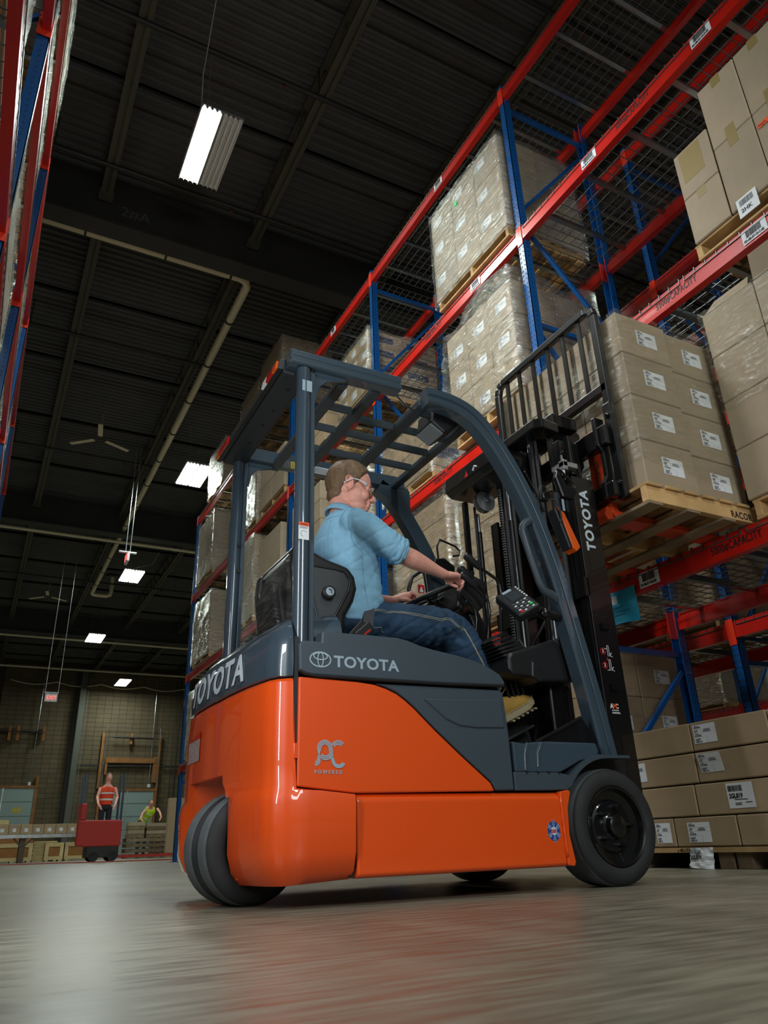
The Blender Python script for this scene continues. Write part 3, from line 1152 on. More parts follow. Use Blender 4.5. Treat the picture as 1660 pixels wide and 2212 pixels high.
def load(desc, x0, x1, y0, y1, z0, z1, nx, ny, nz, wrap=True, m=None, side='W', lab=None, lf='S', lp=(0.3, 0.25), pal=True, wm=None, pm=None,
         skip=(), txt=None, tape=None, puff=0.012, ph=0.12, full=False, dome=0.0):
    """a palletised load; only the cartons one could see from the aisle are built"""
    group = 'cartons of the ' + desc
    if pal:
        pallet(x0 + 0.02, x1 - 0.02, y0 + 0.02, y1 - 0.02, z0 - ph, 'wooden pallet beneath the ' + desc, pm, ph)
    dx, dy, dz = (x1 - x0) / nx, (y1 - y0) / ny, (z1 - z0) / nz
    fi = 0 if side == 'W' else nx - 1
    for k in range(nz):
        row = 'top' if k == nz - 1 else ORDN[k]
        for i in range(nx):
            for j in range(ny):
                if not full and not (i == fi or j == 0):
                    continue
                if (i, j, k) in skip:
                    continue
                d = i if side == 'W' else nx - 1 - i
                if i == fi:
                    lb = 'carton, %s row, %s column, %s' % (row, ['nearest', 'second', 'third', 'fourth'][j], desc)
                else:
                    lb = 'carton, %s row, %s from aisle, %s' % (row, CNUM[d], desc)
                cm = m or CARD
                l_ = lab if (lab and (lf == 'S' and j == 0 or lf in 'WE' and i == fi)) else None
                o = carton(x0 + i * dx, x0 + (i + 1) * dx, y0 + j * dy, y0 + (j + 1) * dy, z0 + k * dz, z0 + (k + 1) * dz,
                           lb, group, cm, l_, lf, (lp[0] + random.uniform(-0.05, 0.05), lp[1] + random.uniform(-0.05, 0.05)), tape)
                if txt and j == 0:
                    MB().box(dx * 0.12, dx * 0.72, -0.0012, 0, dz * 0.3, dz * 0.72).build('printed_panel', NAVY, o)
                    tm = text_mesh(txt, dz * 0.3, WHITEP, 0.001)
                    for v in tm.vertices:
                        v.co = Vector((dx * 0.15 + v.co.x * (dx * 0.5 / max(0.01, 2.3 * dz * 0.3)) * 0.9, -0.002, dz * 0.4 + v.co.y))
                    link('lettering', tm, o)
    if wrap:
        film(x0 - 0.004, x1 + 0.004, y0 - 0.004, y1 + 0.004, z0 - 0.05, z1 + 0.004, 'shiny clear stretch film around the ' + desc, wm, puff, seed=y0, dome=dome)


XF = 3.66
# ---- right rack, nearest bay (cartons at the right edge of the picture)
load('load at upper right edge', XF, 4.6, 1.2, 2.07, 3.72, 4.82, 2, 3, 2, wrap=False, pal=False, m=CARDG, tape=[('W', 0.38, 0.62, 0.85, 1.0), ('W', 0.38, 0.62, 0, 0.16)])
for k, (za, zb) in enumerate(((3.72, 4.1), (4.1, 4.5))):
    carton(XF, 4.1, 2.075, 2.36, za, zb, ['lower', 'upper'][k] + ' carton of the short left column, upper right load', 'cartons of the short left column', CARDG,
           tape=[('W', 0.25, 0.85, 0.3, 0.95)] if k else [('W', 0.38, 0.62, 0.8, 1.0)])
pallet(XF + 0.02, 4.7, 1.2, 2.37, 3.6, 'wooden pallet with a hanging tag at the upper right edge')
t = thing('hanging_tag', 'white barcode tag hanging from the upper right pallet', 'tag', (XF, 2.0, 3.62))
MB().box(XF - 0.008, XF - 0.006, 1.88, 2.02, 3.63, 3.77).build('card', PAPER, t)
text('lettering', '2HK', 0.04, INK, t, (XF - 0.0085, 2.0, 3.66), 'W', bold=0.001)
b = MB()
for q in range(16):
    b.box(XF - 0.0092, XF - 0.0085, 2.0 - q * 0.006 - random.choice((0.002, 0.003)), 2.0 - q * 0.006, 3.71, 3.755)
b.build('barcode', INK, t)

load('load in the near bay beside the lifted pallet', XF, 4.55, 1.32, 2.445, 1.9, 3.19, 2, 3, 4, wrap=False, m=CARDG, pm=WOOD)
film(XF - 0.004, 4.55, 1.5, 2.449, 2.5, 3.18, 'torn stretch film over upper cartons right of the lifted load', FILML, 0.008)
t = thing('carton_flaps', 'open flaps of the top carton right of the lifted load', 'carton flap', (XF, 2.2, 3.19))
for q4 in ([(XF + 0.01, 2.44, 3.19), (XF + 0.4, 2.44, 3.19), (XF + 0.36, 2.50, 3.27), (XF + 0.05, 2.50, 3.27)], [(XF + 0.005, 2.06, 3.19), (XF + 0.005, 1.72, 3.19), (XF - 0.05, 1.76, 3.33), (XF - 0.05, 2.02, 3.33)],
           [(XF + 0.005, 2.42, 3.19), (XF + 0.005, 2.10, 3.19), (XF + 0.10, 2.14, 3.32), (XF + 0.08, 2.38, 3.30)]):
    fb = MB().add(q4, [(0, 1, 2, 3)]).build('flap', CARDG, t)
    md = fb.modifiers.new('s', 'SOLIDIFY')
    md.thickness = 0.004

# ---- floor load in the nearest bay: long flat cartons
g = 'long flat cartons on the floor pallet'
FXX = 3.74
rows = [(0.115, 0.272, 3.92, 0.445), (0.276, 0.446, 3.80, 0.525), (0.452, 0.618, 3.755, 0.525), (0.624, 0.787, 3.752, 0.525)]
nm = ['bottom', 'second', 'third', 'top']
for k, (za, zb, ys_, wd) in enumerate(rows):
    for j in range(4):
        y1_ = ys_ - j * wd
        lb = 'long flat carton, %s row, %s from the front wheel, floor pallet' % (nm[k], CNUM[j])
        kw = {}
        if k == 3 and j == 1:
            kw = dict(lab=LBLW, labface='W', labpos=(0.04, 0.24))
        if k == 2 and j == 1:
            kw = dict(lab=LBLW, labface='W', labpos=(0.06, 0.3), labrot=0.2)
        if k == 2 and j == 0:
            kw = dict(lab=LBL, labface='W', labpos=(0.03, 0.22))
        if k == 1 and j == 1:
            kw = dict(lab=LBLBIG, labface='W', labpos=(0.42, 0.16))
        if k == 0 and j == 1:
            kw = dict(lab=LBLW, labface='W', labpos=(0.22, 0.14))
        if k == 0 and j == 0:
            kw = dict(lab=LBL, labface='W', labpos=(0.68, 0.14))
        o = carton(FXX, FXX + 0.9, y1_ - wd, y1_, za, zb, lb, g, CARD, rot=random.uniform(-0.006, 0.006), **kw)
        if k == 1 and j == 1:
            tm = text_mesh('2GL819', 0.034, INK, 0.0014, xs=0.8)
            for v in tm.vertices:
                v.co = Vector((-0.0028, (1 - 0.42) * wd - 0.015 - v.co.x, 0.115 - 0.034 + v.co.y - 0.002))
            link('lettering', tm, o)
pt = thing('pallet', 'low plank pallet on the floor under the long flat cartons', 'pallet', (4.2, 2.9, 0))
MB().box(FXX + 0.005, FXX + 0.95, 1.6, 3.93, 0.085, 0.112).build('deck_plank', WOOD, pt)
for y_ in (1.7, 2.35, 3.0, 3.12, 3.78):
    MB().box(FXX + 0.03, FXX + 0.9, y_, y_ + 0.1, 0.0, 0.085).build('runner', WOODD, pt, bevel=0.004)
text('handwriting', 'x 48 x 9.25', 0.024, INK, pt, (FXX + 0.003, 3.48, 0.09), 'W')
t = thing('crumpled_tag', 'crumpled white barcode tag hanging from the floor pallet', 'tag', (FXX, 3.28, 0.05))
b = MB()
for i in range(13):
    for j in range(13):
        u, v_ = i / 12, j / 12
        n1 = noise.noise(Vector((u * 4, v_ * 4, 3)))
        b.v.append(Vector((FXX - 0.02 - 0.02 * (1 - v_) - 0.012 * n1, 3.365 - 0.165 * u + 0.01 * n1 * (1 - v_), 0.112 - 0.112 * (1 - v_) * (0.93 + 0.07 * u) + 0.004 * n1)))
b.f = [(i * 13 + j, (i + 1) * 13 + j, (i + 1) * 13 + j + 1, i * 13 + j + 1) for i in range(12) for j in range(12)]
b.m = [0] * len(b.f)
b.build('sheet', PAPER, t)
text('lettering', '2GL819', 0.03, INK, t, (FXX - 0.045, 3.35, 0.052), 'W', bold=0.001, xs=0.8)
b = MB()
random.seed(3)
q = 0
while q < 0.08:
    ww = random.choice((0.002, 0.004))
    b.box(FXX - 0.0415, FXX - 0.0405, 3.35 - q - ww, 3.35 - q, 0.078, 0.1)
    q += ww + 0.0025
b.build('barcode', INK, t)

# ---- right rack, further bays
load('wrapped load on third shelf', 3.64, 4.62, 4.12, 5.4, 5.5, 6.7, 2, 3, 3, lab=LBLW, lf='W', m=CARDG, lp=(0.1, 0.5))
MB().box(3.622, 3.624, 4.85, 4.9, 6.42, 6.48).build('green_sticker', GREENL)
tag(bpy.data.objects['green_sticker'], 'small green sticker on the film of the third shelf load', 'sticker')
load('bulging load on second shelf', 3.6, 4.62, 4.15, 5.22, 3.73, 4.86, 2, 3, 3, lab=LBLW, lf='W', m=CARDG, puff=0.02, dome=0.16)
load('low load on second shelf', 3.68, 4.6, 5.75, 6.85, 3.73, 4.4, 2, 2, 2, txt='Haldex')
load('load on lowest shelf with red labels', 3.72, 4.7, 5.6, 6.7, 1.92, 3.36, 2, 2, 6, lab=LBLRED, lf='S', lp=(0.5, 0.25), wm=FILM, dome=0.05)
load('tall load on lowest shelf behind the mast', 3.66, 4.6, 4.2, 5.35, 1.92, 3.05, 2, 3, 4, wm=FILM)
load('dark wrapped load on the floor behind the mast', 4.0, 4.95, 4.25, 5.4, 0.13, 1.5, 2, 2, 4, lab=LBLW, lf='S', lp=(0.35, 0.3), m=CARD, wm=FILML)
load('floor load under the second bay', 3.75, 4.7, 5.6, 6.8, 0.13, 1.2, 2, 2, 3, m=CARD, wm=FILML)
load('third bay load on third shelf', 3.68, 4.72, 7.12, 8.05, 5.5, 6.4, 2, 3, 4, lab=LBLW, lf='W', txt='Haldex')
load('third bay second load on third shelf', 3.7, 4.7, 8.6, 9.7, 5.5, 6.2, 2, 2, 3, wrap=False)
load('third bay load on second shelf', 3.68, 4.7, 7.2, 8.3, 3.73, 4.6, 2, 3, 3)
load('third bay far load on second shelf', 3.68, 4.7, 8.7, 9.8, 3.73, 4.9, 2, 2, 4, wrap=False, m=CARDG)
load('third bay load on lowest shelf', 3.68, 4.7, 7.3, 8.5, 1.92, 3.1, 1, 2, 3)
load('third bay far load on lowest shelf', 3.68, 4.7, 8.75, 9.85, 1.92, 3.0, 2, 2, 3)
load('long top shelf load in the fourth bay', 3.7, 4.7, 10.55, 11.7, 7.37, 8.7, 2, 3, 4, m=CARD)
load('second top shelf load in the fourth bay', 3.7, 4.7, 11.8, 12.9, 7.37, 8.55, 2, 3, 4, m=CARD)
load('fourth bay load on third shelf', 3.68, 4.7, 10.2, 11.4, 5.5, 6.3, 1, 2, 2, wrap=False, m=CARDG)
load('fourth bay far load on third shelf', 3.68, 4.7, 11.6, 12.7, 5.5, 6.5, 1, 2, 3)
load('fourth bay load on second shelf', 3.68, 4.7, 10.3, 11.3, 3.73, 4.9, 1, 1, 1, wrap=False, m=CARDG)
load('fourth bay tall load on second shelf', 3.66, 4.7, 11.55, 12.6, 3.73, 5.15, 1, 2, 3)
load('fourth bay load on lowest shelf', 3.68, 4.7, 10.3, 11.4, 1.92, 3.0, 1, 2, 3)
load('last bay load on top shelf', 3.7, 4.7, 14.0, 15.2, 7.37, 8.4, 1, 2, 3)
load('last bay load on third shelf', 3.66, 4.7, 14.35, 15.55, 5.5, 6.75, 1, 2, 3)
load('last bay load on second shelf', 3.66, 4.7, 14.2, 15.5, 3.73, 4.95, 1, 2, 3)
load('last bay load on lowest shelf', 3.66, 4.7, 14.2, 15.5, 1.92, 3.1, 1, 2, 3)
# ---- rack behind
load('dim load in the rear rack', 5.5, 6.4, 4.2, 5.4, 1.92, 2.9, 2, 2, 2, wm=FILML)
load('dim rear rack load near the right edge', 5.5, 6.4, 2.6, 3.6, 1.92, 2.6, 2, 2, 2, wrap=False, m=CARDG)
load('dim rear rack floor load', 5.5, 6.4, 4.4, 5.6, 0.13, 1.0, 2, 2, 2, wm=FILML)
load('dim second shelf load in the rear rack', 5.5, 6.4, 4.2, 5.4, 3.73, 4.6, 2, 2, 2, wm=FILML)
sk = thing('orange_sticker', 'small orange sticker on the upper right edge cartons', 'sticker', (XF, 1.6, 4.3))
MB().box(XF - 0.003, XF - 0.001, 1.66, 1.76, 4.13, 4.165).build('sticker', ORP, sk)
text('lettering', 'fragile', 0.022, INK, sk, (XF - 0.0032, 1.755, 4.14), 'W')
rack('pallet_rack', 'dim red and blue pallet rack standing across the next aisle', 9.3, False, [4.0, 7.0, 10.0, 13.0], levels=range(3))
load('dim lowest shelf load across the next aisle', 9.3, 10.3, 7.3, 8.5, 1.92, 2.9, 1, 2, 2)
load('dim floor load across the next aisle', 9.3, 10.3, 5.2, 6.4, 0.13, 1.2, 1, 2, 2)
# ---- left rack (seen as slivers at the left edge)
XB = XL
load('left rack near load on second shelf', -1.2, XB - 0.09, 1.3, 3.4, 3.73, 4.9, 1, 2, 2, side='E', m=CARDG)
load('left rack load on second shelf', -1.3, XB - 0.07, 4.15, 6.5, 3.73, 4.9, 1, 2, 2, side='E', m=CARDG)
load('left rack load on third shelf', -1.3, XB - 0.07, 4.2, 6.5, 5.5, 6.7, 1, 2, 2, side='E', m=CARDG)
load('left rack near load on third shelf', -1.3, XB - 0.08, 1.4, 3.5, 5.5, 6.6, 1, 2, 2, side='E', m=CARDG)
load('left rack load on top shelf', -1.3, XB - 0.008, 4.6, 6.6, 7.37, 8.3, 1, 2, 2, side='E', m=CARDG, puff=0.016)
load('left rack third bay load on second shelf', -1.3, XB - 0.065, 7.2, 9.5, 3.73, 4.9, 1, 2, 2, side='E', m=CARDG, puff=0.016)
load('left rack third bay load on third shelf', -1.3, XB - 0.065, 7.2, 9.6, 5.5, 6.8, 1, 2, 2, side='E', m=CARDG, puff=0.016)
load('left rack third bay load on top shelf', -1.3, XB - 0.06, 7.3, 9.3, 7.37, 8.2, 1, 2, 2, side='E', m=CARDG)
load('left rack fourth bay load on third shelf', -1.3, XB - 0.06, 10.2, 12.4, 5.5, 6.8, 1, 2, 2, side='E', m=CARDG)
load('left rack fourth bay load on top shelf', -1.3, XB - 0.065, 10.2, 12.4, 7.37, 8.4, 1, 2, 2, side='E', m=CARDG)

# ---- the lifted load on the forks
FL = [2.945, 3.365, 3.77]
FZ = [1.895, 2.18, 2.468, 2.755, 3.04]
for k in range(4):
    for i in range(2):
        for j in range(3):
            row = ['bottom', 'second', 'third', 'top'][k]
            if j == 0:
                lb = '%s row carton with white label, %s column, lifted load on forks' % (row, ['left', 'right'][i])
            elif i == 0:
                lb = '%s row carton behind the load guard, %s, lifted load' % (row, ['', 'middle', 'far end'][j])
            else:
                continue
            carton(FL[i], FL[i + 1] - (0.01 if i == 0 else 0), 2.5 + j * 0.383 + (0.012 if i else 0), 2.5 + (j + 1) * 0.383, FZ[k] - (0.015 if i else 0), FZ[k + 1] - (0.015 if i else 0), lb, 'cartons of the lifted load', CARDG,
                   LBLW if j == 0 else None, 'S', (0.36 if i == 0 else 0.3, 0.32))
film(2.94, 3.775, 2.496, 3.653, 2.05, 3.035, 'clear stretch film around the lifted load on the forks', FILML, 0.003, top=False, seed=9)
pl = thing('pallet', 'pale wooden pallet carried on the orange forks', 'pallet', (3.4, 3.1, 1.77))
for k, y_ in enumerate((2.48, 3.04, 3.61)):
    s_ = MB().box(2.9, 3.84, y_, y_ + 0.04, 1.785, 1.872).build('stringer', WOOD, pl, bevel=0.003)
text('stencil', 'RACOR', 0.058, INK, pl, (3.54, 2.4792, 1.798), 'S', xs=0.8, spacing=1.15, bold=0.0012)
for k in range(7):
    x_ = 2.9 + k * 0.14
    MB().box(x_, x_ + 0.1, 2.465, 3.665, 1.872, 1.89).build('top_board', WOOD, pl, bevel=0.002)
for k in range(4):
    x_ = 2.9 + k * 0.28
    MB().box(x_, x_ + 0.1, 2.475, 3.655, 1.767, 1.785).build('bottom_board', WOODD, pl, bevel=0.002)

# ================================================================ THE FORKLIFT
YS, YN, YC = 2.53, 3.67, 3.10
fk = thing('forklift', 'orange and grey electric forklift carrying a pallet toward the right rack', 'forklift', (1.8, 3.1, 0))


def mir(y_):
    return 2 * YC - y_


# rear plan curve (x, y) near side -> rear -> far side
PLAN = [(1.198, 2.53), (1.1, 2.53), (1.0, 2.532), (0.955, 2.545), (0.922, 2.57), (0.9, 2.61), (0.884, 2.68), (0.868, 2.78), (0.857, 2.9), (0.85, 3.0), (0.848, 3.1)]
PLAN = PLAN + [(x - (0.04 * (YC - y_) / 0.5 if x < 0.96 else 0), mir(y_)) for x, y_ in PLAN[-2::-1]]


def planx(y_):
    """rear face x at a given y"""
    pts = PLAN[3:-3]
    for a, b in zip(pts, pts[1:]):
        if min(a[1], b[1]) <= y_ <= max(a[1], b[1]) and abs(a[1] - b[1]) > 1e-6:
            t_ = (y_ - a[1]) / (b[1] - a[1])
            return a[0] + (b[0] - a[0]) * t_
    return 0.9


def dens(pts, n):
    out = []
    for a, b in zip(pts, pts[1:]):
        for i in range(n):
            t_ = i / n
            out.append(tuple(a[k] + (b[k] - a[k]) * t_ for k in range(len(a))))
    out.append(pts[-1])
    return out


def inset(p, d):
    """move a plan point toward the truck centre by d"""
    x, y_ = p
    nx_, ny_ = x - 1.25, y_ - YC
    # side parts move in y, rear parts in x
    k = min(1, max(0, (1.0 - x) / 0.15))
    yy = y_ + (d if y_ < YC else -d) * min(1, abs(ny_) / 0.5)
    return (x + d * k, yy)


P2 = dens(PLAN, 3)


def zb_open(y_):
    """height of the lower edge across the rear opening"""
    u = y_
    if 2.86 < u < 3.47:
        t_ = min(1, (u - 2.86) / 0.14, (3.47 - u) / 0.05)
        return 0.33 + 0.12 * max(0, t_)
    return None


# counterweight: upper band z .376-.75, lower band bulging out
b = MB()
cols = []
for i, p in enumerate(P2):
    x, y_ = p
    rear = x < 0.95
    side = x > 0.999
    zt = 0.748
    z_low = 0.072 + (0.012 if not rear else 0) * (x - 0.95) * 4
    zo = zb_open(y_) if rear else None
    pr = [(zt, 0.012), (zt - 0.012, 0.0), (0.60, -0.004), (0.45, -0.002), (0.385, 0.0), (0.366, -0.012), (0.33, -0.018), (0.17, -0.012), (0.11, 0.01), (z_low, 0.05)]
    col = []
    for (z, d) in pr:
        if x > 0.975:
            z = min(z, 0.374 - 0.10 * (x - 0.975))
        if zo is not None and z < zo:
            z, d = zo, 0.03 if z < zo - 0.05 else 0.0
        q = inset(p, d)
        col.append((q[0], q[1], z))
    cols.append(col)
n = len(cols[0])
# return faces going inwards at the bottom / opening
for i, p in enumerate(P2):
    q = inset(p, 0.16)
    cols[i].append((q[0], q[1], cols[i][-1][2] + (0.0 if zb_open(p[1]) is None or p[0] > 0.95 else 0.01)))
n += 1
vs = [v for c_ in cols for v in c_]
fs = [(i * n + k, (i + 1) * n + k, (i + 1) * n + k + 1, i * n + k + 1) for i in range(len(cols) - 1) for k in range(n - 1)]
b.add(vs, fs)
cwo = b.build('counterweight', ORANGE, fk, smooth=40)
# black strips put in as the shade of the gaps round the battery door
MB().box(0.974, 0.99, YS + 0.012, YS + 0.03, 0.35, 0.90).box(0.98, 1.21, YS + 0.012, YS + 0.03, 0.33, 0.39).box(1.19, 1.215, YS + 0.03, YS + 0.05, 0.09, 0.36).build('gap_shade_strip', BLACKM, fk)
# cheeks and roof of the wheel opening
b = MB()
b.prism([(0.885, 0.09), (1.25, 0.09), (1.25, 0.45), (0.885, 0.45)], 2.845, 2.86)
b.prism([(0.885, 0.09), (1.25, 0.09), (1.25, 0.45), (0.885, 0.45)], 3.47, 3.485)
b.box(0.88, 1.25, 2.85, 3.48, 0.455, 0.465)
b.box(1.25, 1.26, 2.56, 3.64, 0.09, 0.5)
# inner leaf of near and far posts
for ya, yb in ((2.68, 2.86), (3.47, 3.55)):
    b.box(0.98, 1.2, ya, yb, 0.1, 0.112)
b.build('wheel_housing', ORANGE, fk)
MB().box(0.95, 1.1, 2.9, 3.2, 0.37, 0.46).build('steer_motor_bracket', BLACKM, fk, bevel=0.01)
# reflector on the rear face; recess shade put into a darker orange wedge
rb = MB()
ry0, ry1, rz0, rz1 = 3.27, 3.48, 0.535, 0.645
for (ya, yb, za, zc) in ((ry0, ry1, rz0, rz1),):
    xx0 = planx(3.35) - 0.003
    rb.box(xx0 - 0.002, xx0 + 0.0, ya - 0.004, ya, za - 0.004, zc + 0.004)
rf = MB()
rf.add([(planx(ry0) - 0.0085, ry0, rz0), (planx(ry1) - 0.0085, ry1, rz0), (planx(ry1) - 0.0085, ry1, rz1 - 0.02), (planx(ry0) - 0.0085, ry0, rz1 - 0.02)], [(0, 1, 2, 3)])
GLIT = mat('glittering_reflector', rgb(235, 205, 205), 0.25, metal=0.5, bump=1.0, bscale=260, var=0.5, vscale=200)
rf.build('rear_reflector', GLIT, fk)
hh = MB().add([(planx(ry0) - 0.009, ry0, rz1 - 0.02), (planx(ry1) - 0.009, ry1, rz1 - 0.02), (planx(ry0) - 0.009, ry0, rz1 + 0.012)], [(0, 1, 2)])
hh.build('recess_shade', mat('recess_shade_orange', rgb(190, 52, 6), 0.5), fk)

# grey rear hood above the seam
b = MB()
cols = []
prH = [(0.752, 0.016), (0.757, 0.004), (0.80, 0.0), (0.87, 0.008), (0.92, 0.022), (0.955, 0.05), (0.975, 0.1), (0.99, 0.18), (1.0, 0.3)]
for p in P2:
    if p[0] > 1.16 and True:
        pass
    col = []
    for (z, d) in prH:
        x, y_ = p
        q = inset((x, y_), d * (1.0 if x < 0.99 else 0.75) + (0.06 if x > 0.978 else 0.0))
        zz = z + (0.0 if z < 0.9 else 0.25 * max(0, q[0] - 0.9) * (z - 0.9) / 0.1)
        col.append((min(q[0], 1.2), q[1], zz))
    cols.append(col)
n = len(prH)
fs = [(i * n + k, (i + 1) * n + k, (i + 1) * n + k + 1, i * n + k + 1) for i in range(len(cols) - 1) for k in range(n - 1)]
k0 = len(cols) * n
vs = [v for c_ in cols for v in c_] + [(1.1, YC, 1.07)]
fs += [(i * n + n - 1, (i + 1) * n + n - 1, k0) for i in range(len(cols) - 1)]
b.add(vs, fs)
# trim the side columns behind the rear post (x > .975) is hidden by the side cover
hood = b.build('rear_hood', GREY, fk, smooth=45)


def rear_txt(a, b_, c_):
    y_ = 3.50 - a
    z_ = 0.782 + b_ * 1.0
    return Vector((planx(y_) - 0.004 - c_ + 0.1 * max(0, z_ - 0.80), y_, z_))


text('lettering', 'TOYOTA', 0.155, WHITEP, fk, (0, 0, 0), fn=rear_txt, bold=0.004, spacing=1.12, xs=1.02)

# chassis sill
b = MB()
pr = [(1.202, 0.35), (1.202, 0.12), (1.206, 0.088)]
sec = [(0.0, 0.095), (-0.0, 0.335), (0.02, 0.357), (0.3, 0.357), (0.3, 0.085), (0.012, 0.085)]
for ysgn, y0 in ((1, YS), (-1, YN)):
    b = MB()
    vs, N = [], len(sec)
    for x in (1.209, 2.118):
        vs += [(x, y0 + ysgn * s_[0], s_[1] + 0.0) for s_ in sec]
    b.add(vs, [tuple(range(N)), tuple(range(2 * N - 1, N - 1, -1))] + [(i, i + N, (i + 1) % N + N, (i + 1) % N) for i in range(N)])
    b.build('chassis_sill', ORANGE, fk, bevel=0.008, seg=3)
# welded flange at the front of the sill
for y0, y1 in ((YS - 0.004, YS + 0.16), (YN - 0.16, YN + 0.004)):
    MB().prism([(2.118, 0.09), (2.150, 0.085), (2.158, 0.1), (2.142, 0.2), (2.150, 0.3), (2.172, 0.358), (2.165, 0.366), (2.118, 0.36)], y0, y1).build('end_flange', ORANGE, fk, bevel=0.004)
    MB().tube([(2.12, y0 + 0.003 if y0 < 3 else y1 - 0.003, 0.345 - 0.025 * i) for i in range(10)], [0.005 + 0.0015 * (i % 2) for i in range(10)], 6).build('weld_bead', ORANGE, fk, smooth=180)
MB().box(1.26, 1.88, 2.7, 3.5, 0.1, 0.7).box(1.88, 2.1, 2.7, 3.5, 0.1, 0.42).build('underbody', BLACKM, fk)

# orange side door
ORP_POLY = [(0.986, 0.378), (1.20, 0.356), (1.80, 0.362), (1.784, 0.392), (1.66, 0.488), (1.55, 0.578), (1.50, 0.622), (1.46, 0.658), (1.42, 0.688), (1.385, 0.710), (1.34, 0.727), (1.29, 0.740), (1.22, 0.746), (0.988, 0.751)]
MB().prism(ORP_POLY, YS - 0.002, YS + 0.05).build('battery_door', ORANGE, fk, bevel=0.006, seg=3)
MB().prism([(p[0], p[1]) for p in ORP_POLY], YN - 0.05, YN + 0.002).build('battery_door', ORANGE, fk, bevel=0.006, seg=3)
GP = [(1.808, 0.364), (1.897, 0.366), (1.896, 0.588), (1.886, 0.742), (1.87, 0.752), (1.30, 0.745), (1.345, 0.733), (1.39, 0.716), (1.425, 0.694), (1.465, 0.664), (1.504, 0.628), (1.555, 0.583), (1.665, 0.493), (1.79, 0.396)]
for ya, yb in ((YS + 0.002, YS + 0.05), (YN - 0.05, YN - 0.002)):
    MB().prism(GP, ya, yb).build('side_panel', GREYM, fk, bevel=0.006, seg=3)
# raised swage on the grey panel
MB().prism([(1.50, 0.70), (1.87, 0.715), (1.876, 0.60), (1.74, 0.596), (1.66, 0.602), (1.60, 0.625)], YS - 0.004, YS + 0.01).build('panel_swage', GREYM, fk, bevel=0.006, seg=3)
MB().box(0.988, 1.89, YS + 0.04, YN - 0.04, 0.36, 0.77).build('battery_case', BLACKM, fk)
MB().box(0.972, 0.984, YS + 0.01, YS + 0.03, 0.36, 0.75).build('door_gap_strip', BLACKM, fk)  # black strip filling the gap at the rear edge of the door
# small red-orange latch in the gap
MB().box(0.974, 0.988, YS + 0.0, YS + 0.02, 0.47, 0.52).build('latch', ORANGE, fk)

# cowl / battery hood with the side logo
COWL = [(0.988, 0.775), (1.0, 0.766), (1.03, 0.760), (1.30, 0.760), (1.60, 0.763), (1.85, 0.770), (1.893, 0.772), (1.896, 0.785), (1.875, 0.815), (1.83, 0.838), (1.76, 0.862), (1.67, 0.880), (1.56, 0.894), (1.50, 0.905), (1.44, 0.922), (1.40, 0.928), (1.28, 0.928), (1.09, 0.925), (1.075, 0.925), (1.073, 0.885), (1.0, 0.884), (0.985, 0.872)]
MB().prism(COWL, YS - 0.006, YN + 0.006).build('battery_hood', GREYM, fk, bevel=0.02, seg=4)
MB().tube([(0.99, YS - 0.003, 0.772), (1.01, YS - 0.004, 0.763), (1.05, YS - 0.004, 0.757), (1.3, YS - 0.004, 0.757), (1.6, YS - 0.004, 0.760), (1.89, YS - 0.004, 0.769)], 0.006, 8).build('hood_seal', VINYL, fk, smooth=60)
# logo: three ovals and lettering
lg = MB()


ELN = [0]


def ell(cx, cz, a, b_, w_, n_=40, y_=YS - 0.0075, a0=0, a1=2 * PI, sq=1.0):
    ELN[0] += 1
    y_ -= 0.0003 * ELN[0]
    vs = []
    for i in range(n_ + 1):
        t_ = a0 + (a1 - a0) * i / n_
        for s_ in (1, -1):
            vs.append((cx + (a + s_ * w_ / 2) * math.cos(t_), y_, cz + (b_ + s_ * w_ / 2) * math.sin(t_)))
    lg.add(vs, [(2 * i, 2 * i + 1, 2 * i + 3, 2 * i + 2) for i in range(n_)])


ell(1.068, 0.817, 0.041, 0.027, 0.0055)
ell(1.068, 0.829, 0.027, 0.0125, 0.0048)
ell(1.068, 0.817, 0.011, 0.0255, 0.0045)
lg.build('oval_emblem', SILVER, fk)
text('lettering', 'TOYOTA', 0.058, SILVER, fk, (1.123, YS - 0.0068, 0.795), 'S', bold=0.0017, spacing=1.05, xs=1.1)

# AC POWERED: striped letters
st = MB()
STN = [0]


def stripe(path, w_=0.0021):
    STN[0] += 1
    pts = [Vector((p[0], 0, p[1])) for p in path]
    vs = []
    for i, p in enumerate(pts):
        t_ = (pts[min(i + 1, len(pts) - 1)] - pts[max(0, i - 1)]).normalized()
        q = Vector((-t_.z, 0, t_.x))
        for s_ in (1, -1):
            vs.append((p.x + q.x * s_ * w_, YS - 0.0030 - 0.0002 * STN[0], p.z + q.z * s_ * w_))
    st.add(vs, [(2 * i, 2 * i + 1, 2 * i + 3, 2 * i + 2) for i in range(len(pts) - 1)])


def arc(cx, cz, r, a0, a1, n_=14):
    return [(cx + r * math.cos(R(a0 + (a1 - a0) * i / n_)), cz + r * math.sin(R(a0 + (a1 - a0) * i / n_))) for i in range(n_ + 1)]


